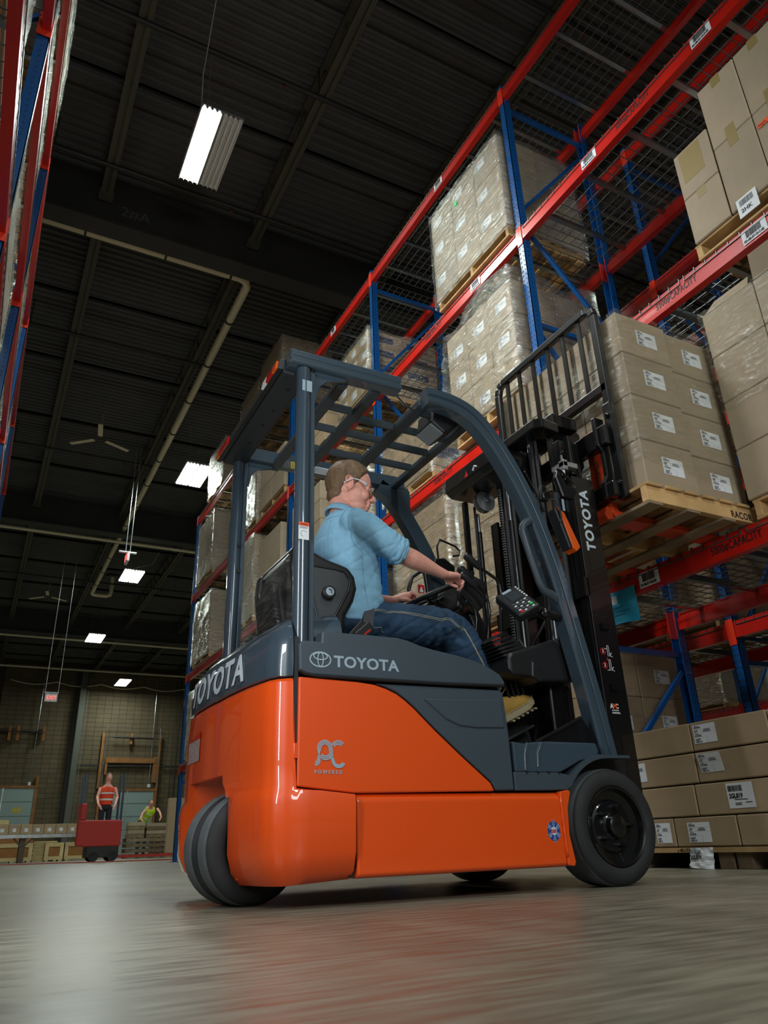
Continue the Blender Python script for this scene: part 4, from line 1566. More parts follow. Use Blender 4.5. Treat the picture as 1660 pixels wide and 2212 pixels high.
ax, az = 1.053, 0.443
for k in range(3):
    o_ = 0.006 * k
    stripe([(ax - 0.004 + 0.0, az + 0.004 + o_ * 0.9)] + arc(ax - 0.002, az + 0.022, 0.018 - o_ * 0.0 - o_ * 0.9 + 0.0, -80, -10, 6)
           + arc(ax + 0.034, az + 0.060, 0.022 - o_ + 0.006, 170, 10, 16)
           + [(ax + 0.064 - o_ * 0.9, az + 0.03)] + arc(ax + 0.087, az + 0.024, 0.024 - 0.0 + o_ * 0.75 - 0.006, 180, 330, 14))
    stripe(arc(ax + 0.085, az + 0.060, 0.016 + o_, 150 - k * 0, 40, 12))
    stripe(arc(ax + 0.036, az + 0.052, 0.017 + o_ * 1.0, 215, 325, 10))
st.build('striped_logo', SILVER, fk)
text('lettering', 'POWERED', 0.0175, SILVER, fk, (1.048, YS - 0.0032, 0.419), 'S', bold=0.0004, spacing=1.62, xs=0.92)

# hexagonal 20S sticker
hx = MB()
cx, cz = 2.067, 0.214
hexp = [(cx + 0.034 * math.sin(PI / 3 * i), cz + 0.041 * math.cos(PI / 3 * i)) for i in range(6)]
hx.prism(hexp, YS - 0.0012, YS + 0.001)
hs = hx.build('capacity_sticker', mat('sticker_blue', rgb(30, 70, 150), 0.4), fk)
hx = MB().prism([(cx + (p[0] - cx) * 0.44, cz + (p[1] - cz) * 0.44) for p in hexp], YS - 0.002, YS)
for i in range(6):
    a = PI / 3 * i
    for rr in (0.5, 0.68, 0.86):
        px, pz = cx + 0.032 * rr * math.sin(a), cz + 0.041 * rr * math.cos(a)
        for s_ in (1, -1):
            q = (px + 0.009 * math.sin(a + s_ * 1.0), pz + 0.009 * math.cos(a + s_ * 1.0))
            hx.bar((px, YS - 0.0016, pz), (q[0], YS - 0.0016, q[1]), 0.0018, 0.0006, (0, 1, 0))
hx.build('sticker_star', WHITEP, hs)
text('lettering', '20S', 0.016, REDP, hs, (0, 0, 0), fn=lambda a, b_, c_: Vector((cx - 0.0135 + a, YS - 0.0022 - c_, cz - 0.006 + b_)), bold=0.0007)

# step and front side panels
for (ya, yb, s_) in ((YS + 0.004, YS + 0.10, 1), (YN - 0.10, YN - 0.004, -1)):
    MB().prism([(1.902, 0.364), (2.17, 0.366), (2.185, 0.39), (2.205, 0.42), (2.14, 0.432), (1.902, 0.434)], ya, yb).build('step_plate', GREYM, fk, bevel=0.004)
    MB().prism([(1.912, 0.434), (2.14, 0.432), (2.20, 0.456), (2.26, 0.482), (2.335, 0.492), (2.35, 0.497), (2.368, 0.52), (2.357, 0.556), (2.10, 0.556), (2.03, 0.552), (1.975, 0.545), (1.912, 0.552)], ya + 0.006 * s_ * 0 + 0.004, yb).build('front_side_panel', GREY, fk, bevel=0.008, seg=3)
# fold line details on the front panel
MB().tube([(1.965, YS + 0.007, 0.44), (1.968, YS + 0.005, 0.5), (1.985, YS + 0.006, 0.548)], 0.004, 6).tube([(2.03, YS + 0.007, 0.455), (2.034, YS + 0.005, 0.51), (2.06, YS + 0.006, 0.552)], 0.004, 6).build('pressed_rib', GREY, fk, smooth=60)
for x_ in (1.965, 2.02, 2.075, 2.13):
    MB().box(x_, x_ + 0.006, YS, YS + 0.01, 0.428, 0.437).build('step_notch', BLACKM, fk)
MB().box(1.90, 2.6, YS + 0.1, YN - 0.1, 0.40, 0.50).build('floor_plate', BLACKM, fk)
# fender arch
for ya, yb in ((YS - 0.002, YS + 0.20), (YN - 0.20, YN + 0.002)):
    arcp = [(2.405 + 0.272 * math.cos(R(a)), 0.222 + 0.272 * math.sin(R(a))) for a in range(150, 84, -6)]
    outp = [(2.165, 0.372)] + arcp[1:] + [(2.53, 0.4955), (2.53, 0.506), (2.345, 0.508)] + [(2.405 + 0.292 * math.cos(R(a)), 0.222 + 0.292 * math.sin(R(a))) for a in range(102, 150, 6)]
    MB().prism(outp, ya, yb).build('fender', GREYM, fk)

# ---- wheels
def wheel(c, r, w_, name, rim_r, axis=(0, -1, 0), grooves=False, lugs=5, par=fk):
    """c = centre of the outer face plane; axis points outwards"""
    c = Vector(c)
    a = Vector(axis).normalized()
    pr = [(rim_r, -0.004), (rim_r + 0.012, 0.002), (r - 0.035, 0.004), (r - 0.014, -0.004), (r - 0.003, -0.016), (r, -0.03)]
    t_ = MB().lathe(c, a, pr + [(r, -w_ + 0.03), (r - 0.003, -w_ + 0.016), (r - 0.014, -w_ + 0.004), (rim_r, -w_)], 64).build(name, RUBBER, par, smooth=50)
    MB().lathe(c, a, [(r - 0.0024, -0.0165), (r + 0.0006, -0.029), (r + 0.0012, -0.034), (r + 0.0012, -w_ + 0.034), (r + 0.0006, -w_ + 0.029), (r - 0.0024, -w_ + 0.0165)], 64).build('worn_tread', TREAD, t_, smooth=50).location = (0, 0, 0)
    rm = MB().lathe(c, a, [(rim_r + 0.001, -0.01), (rim_r - 0.004, 0.0), (rim_r - 0.012, -0.004), (rim_r - 0.02, -0.03), (0.105 if rim_r > 0.14 else 0.09, -0.038), (0.098 if rim_r > 0.14 else 0.085, -0.032), (0.055, -0.030), (0.046, -0.022), (0.043, 0.004), (0.032, 0.010), (0.0, 0.011)], 48).build('rim', BLACK, t_, smooth=35)
    u = Vector((0, 0, 1)).cross(a).normalized()
    for k in range(lugs):
        an = 2 * PI * k / lugs + 0.3
        p = c + (Vector((0, 0, 1)) * math.cos(an) + u * math.sin(an)) * 0.078 + a * -0.018
        MB().cyl(p, a, 0.011, 0.035, 6).cyl(p + a * 0.018, a, 0.007, 0.02, 8).build('lug_nut', BLACK, rm)
    return t_


wheel((2.405, YS, 0.226), 0.226, 0.178, 'front_wheel', 0.158)
wheel((2.405, YN, 0.226), 0.226, 0.178, 'front_wheel', 0.158, axis=(0, 1, 0))
MB().cyl((2.405, YC, 0.226), (0, 1, 0), 0.07, 0.8, 20).box(2.3, 2.5, 2.75, 3.45, 0.15, 0.38).build('drive_axle', BLACKM, fk)
sa = R(9)
axv = Vector((math.sin(sa), -math.cos(sa), 0))
cw_ = Vector((0.972, 2.89, 0.197))
wheel(cw_, 0.197, 0.105, 'rear_wheel', 0.125, axis=axv, lugs=0)
wheel(cw_ - axv * 0.125, 0.197, 0.105, 'rear_wheel', 0.125, axis=axv, lugs=0)
MB().cyl(cw_ - axv * 0.13, axv, 0.06, 0.2, 16).cyl((1.0, 3.1, 0.4), (0, 0, 1), 0.05, 0.14, 14).build('steer_axle', BLACKM, fk)

# ---- overhead guard
PSEC = [(-0.042, -0.04), (-0.012, -0.04), (-0.008, -0.034), (0.008, -0.034), (0.012, -0.04), (0.042, -0.04), (0.044, 0.04), (-0.044, 0.04)]


def gsec(w_, t_):
    return [(-w_ / 2, -t_ / 2 + 0.01), (-w_ / 2 + 0.008, -t_ / 2), (-0.014, -t_ / 2), (-0.010, -t_ / 2 + 0.008), (0.0, -t_ / 2 + 0.008), (0.004, -t_ / 2), (w_ / 2 - 0.008, -t_ / 2), (w_ / 2, -t_ / 2 + 0.01), (w_ / 2, t_ / 2), (-w_ / 2, t_ / 2)]


AP = [(1.640, 2.144), (1.70, 2.147), (1.80, 2.138), (1.89, 2.105), (1.97, 2.035), (2.05, 1.93), (2.125, 1.805), (2.19, 1.67), (2.245, 1.52), (2.30, 1.33), (2.345, 1.12), (2.385, 0.93), (2.425, 0.72), (2.458, 0.505)]


def smooth_path(p, it=2):
    for _ in range(it):
        q = [p[0]]
        for a, b in zip(p, p[1:]):
            q += [(a[0] * 0.75 + b[0] * 0.25, a[1] * 0.75 + b[1] * 0.25), (a[0] * 0.25 + b[0] * 0.75, a[1] * 0.25 + b[1] * 0.75)]
        p = q + [p[-1]]
    return p


for yc in (2.6, 3.54):
    s_ = 1 if yc < YC else -1
    pth = [(x, yc, z) for x, z in smooth_path(AP if yc < YC else [(1.86, 2.125), (1.93, 2.085), (1.99, 2.015)] + AP[5:])]
    sec = [(u, w_ * s_) for u, w_ in gsec(0.088, 0.075)]
    MB().sweep(pth, sec).build('front_pillar', GREY, fk, smooth=30)
    # rear post: tube with a flat flange in front
    MB().tube([(1.015, yc, 0.79), (1.017, yc, 2.12)], [(0.034, 0.03), (0.034, 0.03)], 20, ref=(1, 0, 0)).build('rear_post', GREY, fk, smooth=40)
    MB().box(1.044, 1.066, yc - 0.018, yc + 0.03, 0.87, 2.11).build('post_flange', GREY, fk, bevel=0.004)
    x1_ = 1.498 if yc < YC else 2.03
    MB().sweep([(0.945, yc, 2.165), (x1_, yc, 2.167)], [(u, w_ * s_) for u, w_ in gsec(0.075, 0.075)]).build('roof_rail', GREY, fk, bevel=0.006)
    MB().prism([(1.066, 2.13), (1.066, 1.98), (1.075, 1.98), (1.09, 2.05), (1.13, 2.09), (1.22, 2.112), (1.22, 2.13)], yc - 0.006, yc + 0.006).build('gusset', GREY, fk)
    for z_ in (1.62, 1.48):
        if yc > YC:
            MB().cyl((1.03, yc - 0.035, z_), (0, 1, 0), 0.011, 0.01, 12).build('bolt', BLACK, fk)
# far side gusset at the pillar
MB().prism([(1.95, 2.14), (2.05, 2.14), (2.065, 2.12), (2.065, 1.97), (2.05, 1.96), (1.95, 2.08)], 3.506, 3.53).build('gusset', GREY, fk, bevel=0.004)
# rear cross plate and lamp strip
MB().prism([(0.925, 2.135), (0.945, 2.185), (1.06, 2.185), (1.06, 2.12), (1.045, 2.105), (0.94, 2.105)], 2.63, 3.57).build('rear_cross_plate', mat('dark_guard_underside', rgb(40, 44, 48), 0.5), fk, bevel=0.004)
for y_ in (2.75, 2.95, 3.1, 3.3):
    MB().cyl((1.0, y_, 2.104), (0, 0, 1), 0.008, 0.004, 12).build('bolt_hole', INK, fk)
ls = MB().prism([(0.905, 2.115), (0.928, 2.115), (0.935, 2.165), (0.912, 2.165)], 2.62, 3.58).build('tail_lamp_bar', BLACKM, fk)
for (y0, y1, m) in ((2.63, 2.68, LENS), (2.685, 2.76, RLENS), (2.765, 2.82, TUBE_OFF), (3.37, 3.45, RLENS), (3.455, 3.52, RLENS), (3.525, 3.57, LENS)):
    MB().prism([(0.895, 2.118), (0.91, 2.116), (0.915, 2.162), (0.901, 2.158)], y0, y1).build('lamp_lens', m, ls, bevel=0.003)
# roof bars along y
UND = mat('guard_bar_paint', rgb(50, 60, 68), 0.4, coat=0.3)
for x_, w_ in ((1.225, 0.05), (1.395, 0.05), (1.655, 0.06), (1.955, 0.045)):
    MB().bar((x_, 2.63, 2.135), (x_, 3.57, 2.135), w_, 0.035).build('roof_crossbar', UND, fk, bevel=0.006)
for (xa, xb, ys_) in ((1.25, 1.37, (3.05,)), (1.42, 1.625, (2.9, 3.05, 3.27)), (1.685, 1.935, (2.72, 2.9, 3.07, 3.26)), (1.25, 1.37, (3.27, 2.85))):
    for y_ in ys_:
        MB().bar((xa, y_, 2.14), (xb, y_, 2.14), 0.012, 0.04).build('roof_slat', UND, fk)
MB().tube([(1.5, 2.62, 2.13), (1.56, 2.66, 2.12), (1.64, 2.69, 2.12)], 0.006, 8).build('guard_rod', STEEL, fk)
# decals on the posts
p_ = MB().box(1.0, 1.045, 2.5665, 2.568, 1.995, 2.05).build('clear_decal', SILVER, fk)
wd = MB().box(0.992, 1.036, 2.5655, 2.568, 1.30, 1.36).build('warning_decal', PAPER, fk)
MB().box(0.992, 1.036, 2.565, 2.5662, 1.358, 1.374).build('orange_header', ORP, wd)
text('lettering', 'WARNING', 0.0095, INK, wd, (0, 0, 0), fn=lambda a, b_, c_: Vector((0.997 + a * 0.75, 2.5648 - c_, 1.362 + b_)))
dd = MB()
for k in range(9):
    a = R(30 + 25 * k)
    a2 = R(30 + 25 * (k + 1))
    dd.bar((1.014 + 0.013 * math.cos(a), 2.5652, 1.325 + 0.013 * math.sin(a)), (1.014 + 0.013 * math.cos(a2), 2.5652, 1.325 + 0.013 * math.sin(a2)), 0.0014, 0.0004, (0, 1, 0))
for k in range(5):
    dd.box(0.996, 1.03, 2.565, 2.5654, 1.347 + 0.002 * k, 1.3476 + 0.002 * k)
dd.build('small_print', INKG, wd)
for (xa, xb, m, nm_) in ((1.21, 1.295, STEEL, 'data_plate'), (1.30, 1.328, YELLOW, 'yellow_caution_decal'), (1.435, 1.535, PAPER, 'instruction_decal')):
    d_ = MB().box(xa, xb, 3.498, 3.50, 2.118, 2.16).build(nm_, m, fk)
    q_ = MB()
    for k in range(7):
        q_.box(xa + 0.004, xb - random.uniform(0.003, 0.012), 3.497, 3.498, 2.122 + 0.005 * k, 2.124 + 0.005 * k)
    q_.build('small_print', INKG, d_)
# work lamp
wl = MB().prism([(1.745, 2.17), (1.86, 2.235), (1.90, 2.23), (1.92, 2.12), (1.80, 2.02), (1.73, 2.07)], 2.70, 2.86).build('work_lamp', BLACKM, fk, bevel=0.012)
wl.location += Vector((-0.01, -0.03, 0.0))
lm_ = MB().bar((1.762, 2.71, 2.045), (1.762, 2.85, 2.045), 0.085, 0.012, (0.55, 0, 1)).build('lamp_glass', LAMPG, wl, bevel=0.006)

# ---- grab handle on the near pillar
MB().tube([(2.215, 2.59, 1.60), (2.165, 2.58, 1.575), (2.128, 2.575, 1.545), (2.122, 2.575, 1.515), (2.15, 2.575, 1.40), (2.185, 2.575, 1.27), (2.205, 2.575, 1.235), (2.25, 2.58, 1.222), (2.31, 2.59, 1.195)],
          [(0.02, 0.024), (0.02, 0.022), (0.018, 0.019), (0.017, 0.017), (0.016, 0.016), (0.016, 0.016), (0.017, 0.018), (0.018, 0.022), (0.019, 0.026)], 12).build('grab_handle', GREYM, fk, smooth=60)
# indicator lamp on the outer side of the pillar
il = MB().prism([(2.272, 1.635), (2.295, 1.64), (2.355, 1.45), (2.335, 1.435)], 2.50, 2.56).build('indicator_housing', BLACKM, fk, bevel=0.004)
MB().prism([(2.292, 1.642), (2.328, 1.615), (2.398, 1.45), (2.372, 1.425), (2.352, 1.44)], 2.497, 2.56).build('amber_lens', LENS, il, bevel=0.003)
MB().tube([(2.25, 2.52, 1.68), (2.28, 2.5, 1.68), (2.30, 2.495, 1.64), (2.30, 2.493, 1.58), (2.29, 2.495, 1.56)], 0.005, 8).build('cable', RUBBER, fk, smooth=60)
mb_ = MB().bar((2.235, 2.54, 1.68), (2.25, 2.54, 1.76), 0.035, 0.025, (0, 1, 0)).cyl((2.25, 2.53, 1.70), (0, 1, 0), 0.026, 0.03, 14).prism([(2.30, 1.80), (2.33, 1.70), (2.40, 1.70), (2.43, 1.745), (2.41, 1.765), (2.36, 1.765), (2.315, 1.85)], 2.49, 2.52)
mb_.build('mirror_bracket', BLACK, fk, bevel=0.006)
MB().tube([(2.31, 2.5, 1.83), (2.32, 2.5, 1.855), (2.345, 2.5, 1.85), (2.42, 2.5, 1.79), (2.425, 2.5, 1.765), (2.26, 2.51, 1.72)], 0.005, 8).build('mirror_arm', BLACK, fk, smooth=60)

# ---- keypad terminal
kt = thing('keypad_terminal', 'black keypad terminal with red and green keys on the near pillar', 'keypad', (2.1, 2.6, 1.18))
ku = Vector((0.76, -0.1, 0.35)).normalized()     # along the keyboard
kn = Vector((-0.42, -0.62, 0.45)).normalized()
ku = (ku - kn * ku.dot(kn)).normalized()
kv = kn.cross(ku)
kc = Vector((2.085, 2.62, 1.19))


def kbox(mb, u0, u1, v0, v1, n0, n1, mi=0):
    vs = [kc + ku * u + kv * v_ + kn * n_ for u in (u0, u1) for v_ in (v0, v1) for n_ in (n0, n1)]
    return mb.add(vs, [(0, 1, 3, 2), (4, 6, 7, 5), (0, 4, 5, 1), (2, 3, 7, 6), (0, 2, 6, 4), (1, 5, 7, 3)], mi)


kbox(MB(), -0.062, 0.062, -0.088, 0.088, -0.05, 0.0).build('case', BLACKM, kt, bevel=0.012, seg=3)
kbox(MB(), -0.03, 0.035, 0.0, 0.055, 0.0, 0.003).build('screen', SCREEN, kt)
kbox(MB(), -0.03, 0.02, 0.064, 0.078, 0.0, 0.002).build('maker_plate', SILVER, kt)
for r_ in range(5):
    for c_ in range(4):
        u0 = -0.044 + c_ * 0.022
        v0 = -0.078 + r_ * 0.0145
        m = PAPER if (r_ + c_) % 2 else INKG
        if (r_, c_) == (0, 0):
            m = REDP
        if (r_, c_) == (1, 3):
            m = GREENL
        kbox(MB(), u0, u0 + (0.016 if m in (REDP, GREENL) else 0.012), v0, v0 + (0.011 if m in (REDP, GREENL) else 0.006), 0.0, 0.004).build('key', m, kt)
for r_ in range(6):
    kbox(MB(), 0.044, 0.052, -0.01 + r_ * 0.015, -0.002 + r_ * 0.015, 0.0, 0.003).build('key', PAPER, kt)
MB().sphere((2.215, 2.6, 1.135), 0.03, 0.03, 0.03, 14).tube([(2.12, 2.64, 1.17), (2.17, 2.62, 1.165), (2.215, 2.6, 1.135)], 0.02, 10).tube([(2.215, 2.6, 1.135), (2.29, 2.6, 1.125), (2.33, 2.6, 1.12)], 0.022, 10).box(2.32, 2.37, 2.575, 2.62, 1.06, 1.18).build('ball_mount', BLACK, kt, smooth=35)

# ---- front cowl, dash, steering, pedals
MB().prism([(2.03, 0.93), (2.05, 0.955), (2.165, 0.99), (2.30, 1.035), (2.385, 0.985), (2.41, 0.845), (2.19, 0.83), (2.14, 0.85), (2.05, 0.85), (2.03, 0.87)], 2.66, 2.95).build('lever_cowl', BLACKM, fk, bevel=0.02, seg=4)
MB().prism([(2.155, 0.925), (2.18, 0.90), (2.205, 0.83), (2.185, 0.83), (2.145, 0.85)], 2.652, 2.70).build('cowl_rib', BLACKM, fk, bevel=0.006)
bt = MB()
for k in range(6):
    s_ = 1 - 0.07 * k
    bt.add([(2.10 - 0.085 * s_ - 0.01 * k, 2.68 + 0.01 * k, 0.935 + 0.016 * k), (2.10 + 0.075 * s_ - 0.01 * k, 2.68 + 0.01 * k, 0.97 + 0.018 * k), (2.10 + 0.075 * s_ - 0.01 * k, 2.95 - 0.01 * k, 0.97 + 0.018 * k), (2.10 - 0.085 * s_ - 0.01 * k, 2.95 - 0.01 * k, 0.935 + 0.016 * k),
            (2.10 - 0.07 * s_ - 0.01 * k, 2.69 + 0.01 * k, 0.95 + 0.016 * k), (2.10 + 0.06 * s_ - 0.01 * k, 2.69 + 0.01 * k, 0.985 + 0.018 * k), (2.10 + 0.06 * s_ - 0.01 * k, 2.94 - 0.01 * k, 0.985 + 0.018 * k), (2.10 - 0.07 * s_ - 0.01 * k, 2.94 - 0.01 * k, 0.95 + 0.016 * k)],
           [(0, 3, 2, 1), (4, 5, 6, 7), (0, 1, 5, 4), (1, 2, 6, 5), (2, 3, 7, 6), (3, 0, 4, 7)])
bt.build('lever_boot', VINYL, fk)
for (hx_, hy, hz, sx, sy, bx_) in ((1.955, 2.86, 1.368, 2.075, 2.86, 2.04), (1.972, 2.90, 1.418, 2.10, 2.90, 2.08), (1.975, 2.84, 1.462, 2.14, 2.84, 2.115), (1.935, 2.93, 1.345, 2.045, 2.93, 2.01)):
    lv = MB().tube([(hx_ + 0.05, hy, hz - 0.035), (sx, sy, hz - 0.095), (sx + 0.02, sy, hz - 0.125), (sx + 0.022, sy, hz - 0.17), (bx_ + 0.02, sy, 1.0)], 0.0075, 8).build('control_lever', BLACK, fk, smooth=60)
    if hy != 2.93:
        MB().tube([(hx_ - 0.012, hy, hz + 0.004), (hx_ - 0.008, hy, hz + 0.002), (hx_ + 0.01, hy, hz - 0.006), (hx_ + 0.05, hy, hz - 0.036), (hx_ + 0.075, hy, hz - 0.052)], [0.008, 0.017, 0.021, 0.016, 0.012], 14).bar((hx_ + 0.055, hy, hz - 0.028), (hx_ + 0.075, hy, hz - 0.012), 0.018, 0.02, (0, 1, 0)).build('lever_knob', BLACKM, lv, smooth=50)
# dash and steering column
MB().prism([(1.99, 1.25), (2.02, 1.38), (2.10, 1.43), (2.19, 1.40), (2.16, 1.27), (2.10, 1.22)], 2.98, 3.2).build('dashboard', BLACKM, fk, bevel=0.01)
MB().prism([(1.97, 0.9), (2.2, 0.9), (2.35, 0.5), (2.0, 0.5)], 2.9, 3.5).prism([(2.04, 1.3), (2.12, 1.28), (2.3, 0.9), (2.2, 0.9)], 3.0, 3.3).build('front_bulkhead', BLACKM, fk, bevel=0.01)
MB().bar((1.975, 2.97, 1.2), (2.06, 2.99, 1.26), 0.03, 0.03).sphere((2.06, 2.985, 1.285), 0.02, 0.02, 0.02, 12).build('direction_switch', BLACK, fk, smooth=40)
wc = Vector((1.945, 3.16, 1.345))
wn = Vector((-0.42, 0.0, 0.9)).normalized()
wu = Vector((0, 1, 0))
wv = wn.cross(wu)
MB().tube([wc + (wu * math.cos(2 * PI * k / 40) + wv * math.sin(2 * PI * k / 40)) * 0.165 for k in range(40)], 0.0145, 10, closed=True).build('steering_wheel', BLACKM, fk, smooth=60)
sp = MB()
for a in (0.3, 2.4, 4.5):
    sp.tube([wc - wn * 0.04, wc - wn * 0.025 + (wu * math.cos(a) + wv * math.sin(a)) * 0.09, wc + (wu * math.cos(a) + wv * math.sin(a)) * 0.16], [(0.018, 0.008), (0.014, 0.006), (0.012, 0.006)], 8)
sp.cyl(wc - wn * 0.05, wn, 0.035, 0.04, 18).tube([wc - wn * 0.06, wc - wn * 0.2 + Vector((0.06, 0, 0))], [0.035, 0.05], 14)
sp.build('wheel_spokes', BLACKM, fk, smooth=40)
# far side grab loop, wiring box, red triangle decal
MB().tube([(1.985, 3.42, 1.40), (1.975, 3.42, 1.47), (2.0, 3.42, 1.545), (2.055, 3.42, 1.585), (2.085, 3.42, 1.575), (2.10, 3.42, 1.43)], 0.012, 8).build('dash_grab_bar', BLACKM, fk, smooth=60)
MB().prism([(2.12, 1.60), (2.13, 1.66), (2.20, 1.675), (2.27, 1.63), (2.26, 1.56)], 3.38, 3.44).build('wiring_box', BLACK, fk, bevel=0.01)
MB().tube([(2.17, 3.4, 1.66), (2.165, 3.4, 1.74), (2.185, 3.4, 1.79), (2.29, 3.4, 1.765), (2.32, 3.4, 1.74), (2.31, 3.4, 1.71), (2.27, 3.4, 1.70)], 0.006, 8).build('wire_loop', BLACK, fk, smooth=60)
td = MB().box(2.105, 2.145, 3.535, 3.537, 1.50, 1.55).build('red_decal', REDP, fk)
MB().add([(2.11, 3.534, 1.505), (2.14, 3.534, 1.505), (2.125, 3.534, 1.54)], [(0, 1, 2)]).build('white_triangle', PAPER, td)
# pedals and toe board
MB().bar((1.93, 3.14, 0.525), (2.36, 3.14, 0.70), 0.42, 0.02).build('toe_board', BLACK, fk)
for y_, x_ in ((2.85, 2.16), (2.98, 2.16), (3.14, 2.16)):
    MB().bar((x_ - 0.11, y_, 0.575), (x_ + 0.10, y_, 0.665), 0.07, 0.012).build('pedal', RUBBER, fk, bevel=0.004)
MB().tube([(2.06, 2.57, 0.555), (2.32, 2.57, 0.665)], 0.008, 8).box(2.0, 2.1, 2.56, 2.6, 0.54, 0.55).build('kick_rail', BLACK, fk, smooth=60)
MB().prism([(2.06, 0.55), (2.33, 0.668), (2.40, 0.56)], 2.575, 2.585).build('side_plate', BLACK, fk)
MB().box(2.31, 2.42, 2.74, 3.0, 0.55, 0.85).build('brake_box', BLACK, fk, bevel=0.01)
for k in range(4):
    MB().tube([(2.10 + 0.03 * k, 2.8, 0.85), (2.12 + 0.03 * k, 2.8, 0.78), (2.16 + 0.03 * k, 2.82, 0.7)], 0.008, 8).build('cable', BLACK, fk, smooth=60)

# ---- seat
st_ = thing('operator_seat', 'black vinyl forklift seat with side knob under the driver', 'seat', (1.25, 3.02, 0.93))
MB().prism([(1.08, 0.935), (1.56, 0.935), (1.60, 0.98), (1.58, 1.02), (1.30, 1.01), (1.20, 1.02), (1.08, 1.0)], 2.83, 3.28).build('cushion', VINYL, st_, bevel=0.03, seg=4)
SEATP = [(1.10, 1.0), (1.19, 0.955), (1.262, 0.955), (1.30, 1.02), (1.305, 1.08), (1.345, 1.15), (1.362, 1.21), (1.352, 1.265), (1.32, 1.305), (1.27, 1.318), (1.22, 1.33), (1.16, 1.355), (1.10, 1.385), (1.06, 1.37), (1.05, 1.28), (1.07, 1.1)]
for y0, y1 in ((2.80, 2.865), (3.235, 3.30)):
    MB().prism(SEATP, y0, y1).build('side_bolster', VINYL, st_, bevel=0.022, seg=4)
MB().prism([(1.07, 1.05), (1.12, 1.05), (1.17, 1.38), (1.12, 1.41), (1.07, 1.38)], 2.84, 3.26).build('backrest', VINYL, st_, bevel=0.03, seg=4)
PANEL = [(1.08, 1.02), (1.19, 0.965), (1.31, 1.19), (1.318, 1.235), (1.295, 1.272), (1.25, 1.28), (1.09, 1.285)]
MB().prism(PANEL, 2.788, 2.806).build('side_panel', PANELM, st_, bevel=0.006)
MB().tube([(p[0], 2.79, p[1]) for p in PANEL[1:]], 0.006, 8).build('piping', VINYL, st_, smooth=60)
MB().lathe((1.212, 2.786, 1.167), (0, -1, 0), [(0.028 + 0.0, 0), (0.030, 0.006), (0.030, 0.02), (0.024, 0.024), (0.0, 0.024)], 9).build('knob', BLACKM, st_, smooth=25)
kd = MB().lathe((1.212, 2.760, 1.167), (0, -1, 0), [(0.019, 0), (0.018, 0.002), (0, 0.002)], 24).build('silver_dial', SILVER, st_)
MB().bar((1.205, 2.757, 1.178), (1.214, 2.757, 1.172), 0.004, 0.001, (0, 1, 0)).bar((1.216, 2.757, 1.176), (1.218, 2.757, 1.160), 0.003, 0.001, (0, 1, 0)).build('dial_mark', INK, kd)
MB().tube([(1.13, 2.785, 1.19), (1.165, 2.783, 1.05), (1.185, 2.783, 0.96)], 0.004, 6).build('seat_rod', GREY, st_)
# clear plastic seat cover behind the backrest
cv = MB()
cvp = [(0.972, 1.235), (1.0, 1.265), (1.03, 1.3), (1.07, 1.36), (1.1, 1.4), (1.10, 1.02), (1.02, 0.98), (0.99, 1.05)]
cv.prism(cvp, 2.82, 3.28)
cv.build('plastic_cover', FILML, st_, bevel=0.012, seg=2)
MB().prism([(1.03, 1.2), (1.05, 1.26), (1.09, 1.36), (1.10, 1.03), (1.06, 1.0)], 2.9, 3.2).build('back_shell', BLACKM, st_, bevel=0.01)
# belt buckle stalk
MB().bar((1.30, 2.80, 0.965), (1.385, 2.80, 1.06), 0.036, 0.02, (0, 1, 0)).build('buckle_stalk', BLACKM, st_, bevel=0.005)
bk = MB().bar((1.345, 2.79, 0.985), (1.415, 2.79, 1.045), 0.05, 0.026, (0, 1, 0)).build('buckle', BLACKM, st_, bevel=0.006)
MB().bar((1.375, 2.776, 1.0), (1.405, 2.776, 1.025), 0.008, 0.003, (0, 1, 0)).build('release_button', REDP, bk)

# ---- mast
ms = fk
XM0, XM1 = 2.62, 2.78


def rail(y0, y1, x0, x1, z0, z1, fl, m=BLACK, nm_='outer_mast_rail'):
    """channel: web in the x-z plane with flanges"""
    b = MB().box(x0, x1, y0, y0 + 0.018 if fl > 0 else y1, z0, z1) if False else MB()
    if fl > 0:
        b.box(x0, x1, y0, y0 + 0.016, z0, z1).box(x0, x0 + 0.018, y0 + 0.016, y1, z0, z1).box(x1 - 0.018, x1, y0 + 0.016, y1, z0, z1)
    else:
        b.box(x0, x1, y1 - 0.016, y1, z0, z1).box(x0, x0 + 0.018, y0, y1 - 0.016, z0, z1).box(x1 - 0.018, x1, y0, y1 - 0.016, z0, z1)
    return b.build(nm_, m, ms, bevel=0.003)


rl = rail(2.72, 2.79, XM0, XM1 - 0.01, 0.12, 1.98, 1)
rail(3.41, 3.48, XM0, XM1 - 0.01, 0.12, 1.98, -1)
rail(2.80, 2.86, XM0 + 0.02, XM1, 0.5, 2.25, 1, nm_='inner_mast_rail')
rail(3.34, 3.40, XM0 + 0.02, XM1, 0.5, 2.25, -1, nm_='inner_mast_rail')
rail(2.87, 2.92, XM0 + 0.04, XM1 + 0.02, 1.2, 2.42, 1, nm_='inner_mast_rail')
rail(3.28, 3.33, XM0 + 0.04, XM1 + 0.02, 1.2, 2.42, -1, nm_='inner_mast_rail')
text('lettering', 'TOYOTA', 0.078, WHITEP, fk, (0, 0, 0), fn=lambda a, b_, c_: Vector((2.712 - b_, 2.7185 - c_, 1.553 + a)), bold=0.0032, spacing=1.14, xs=1.0)
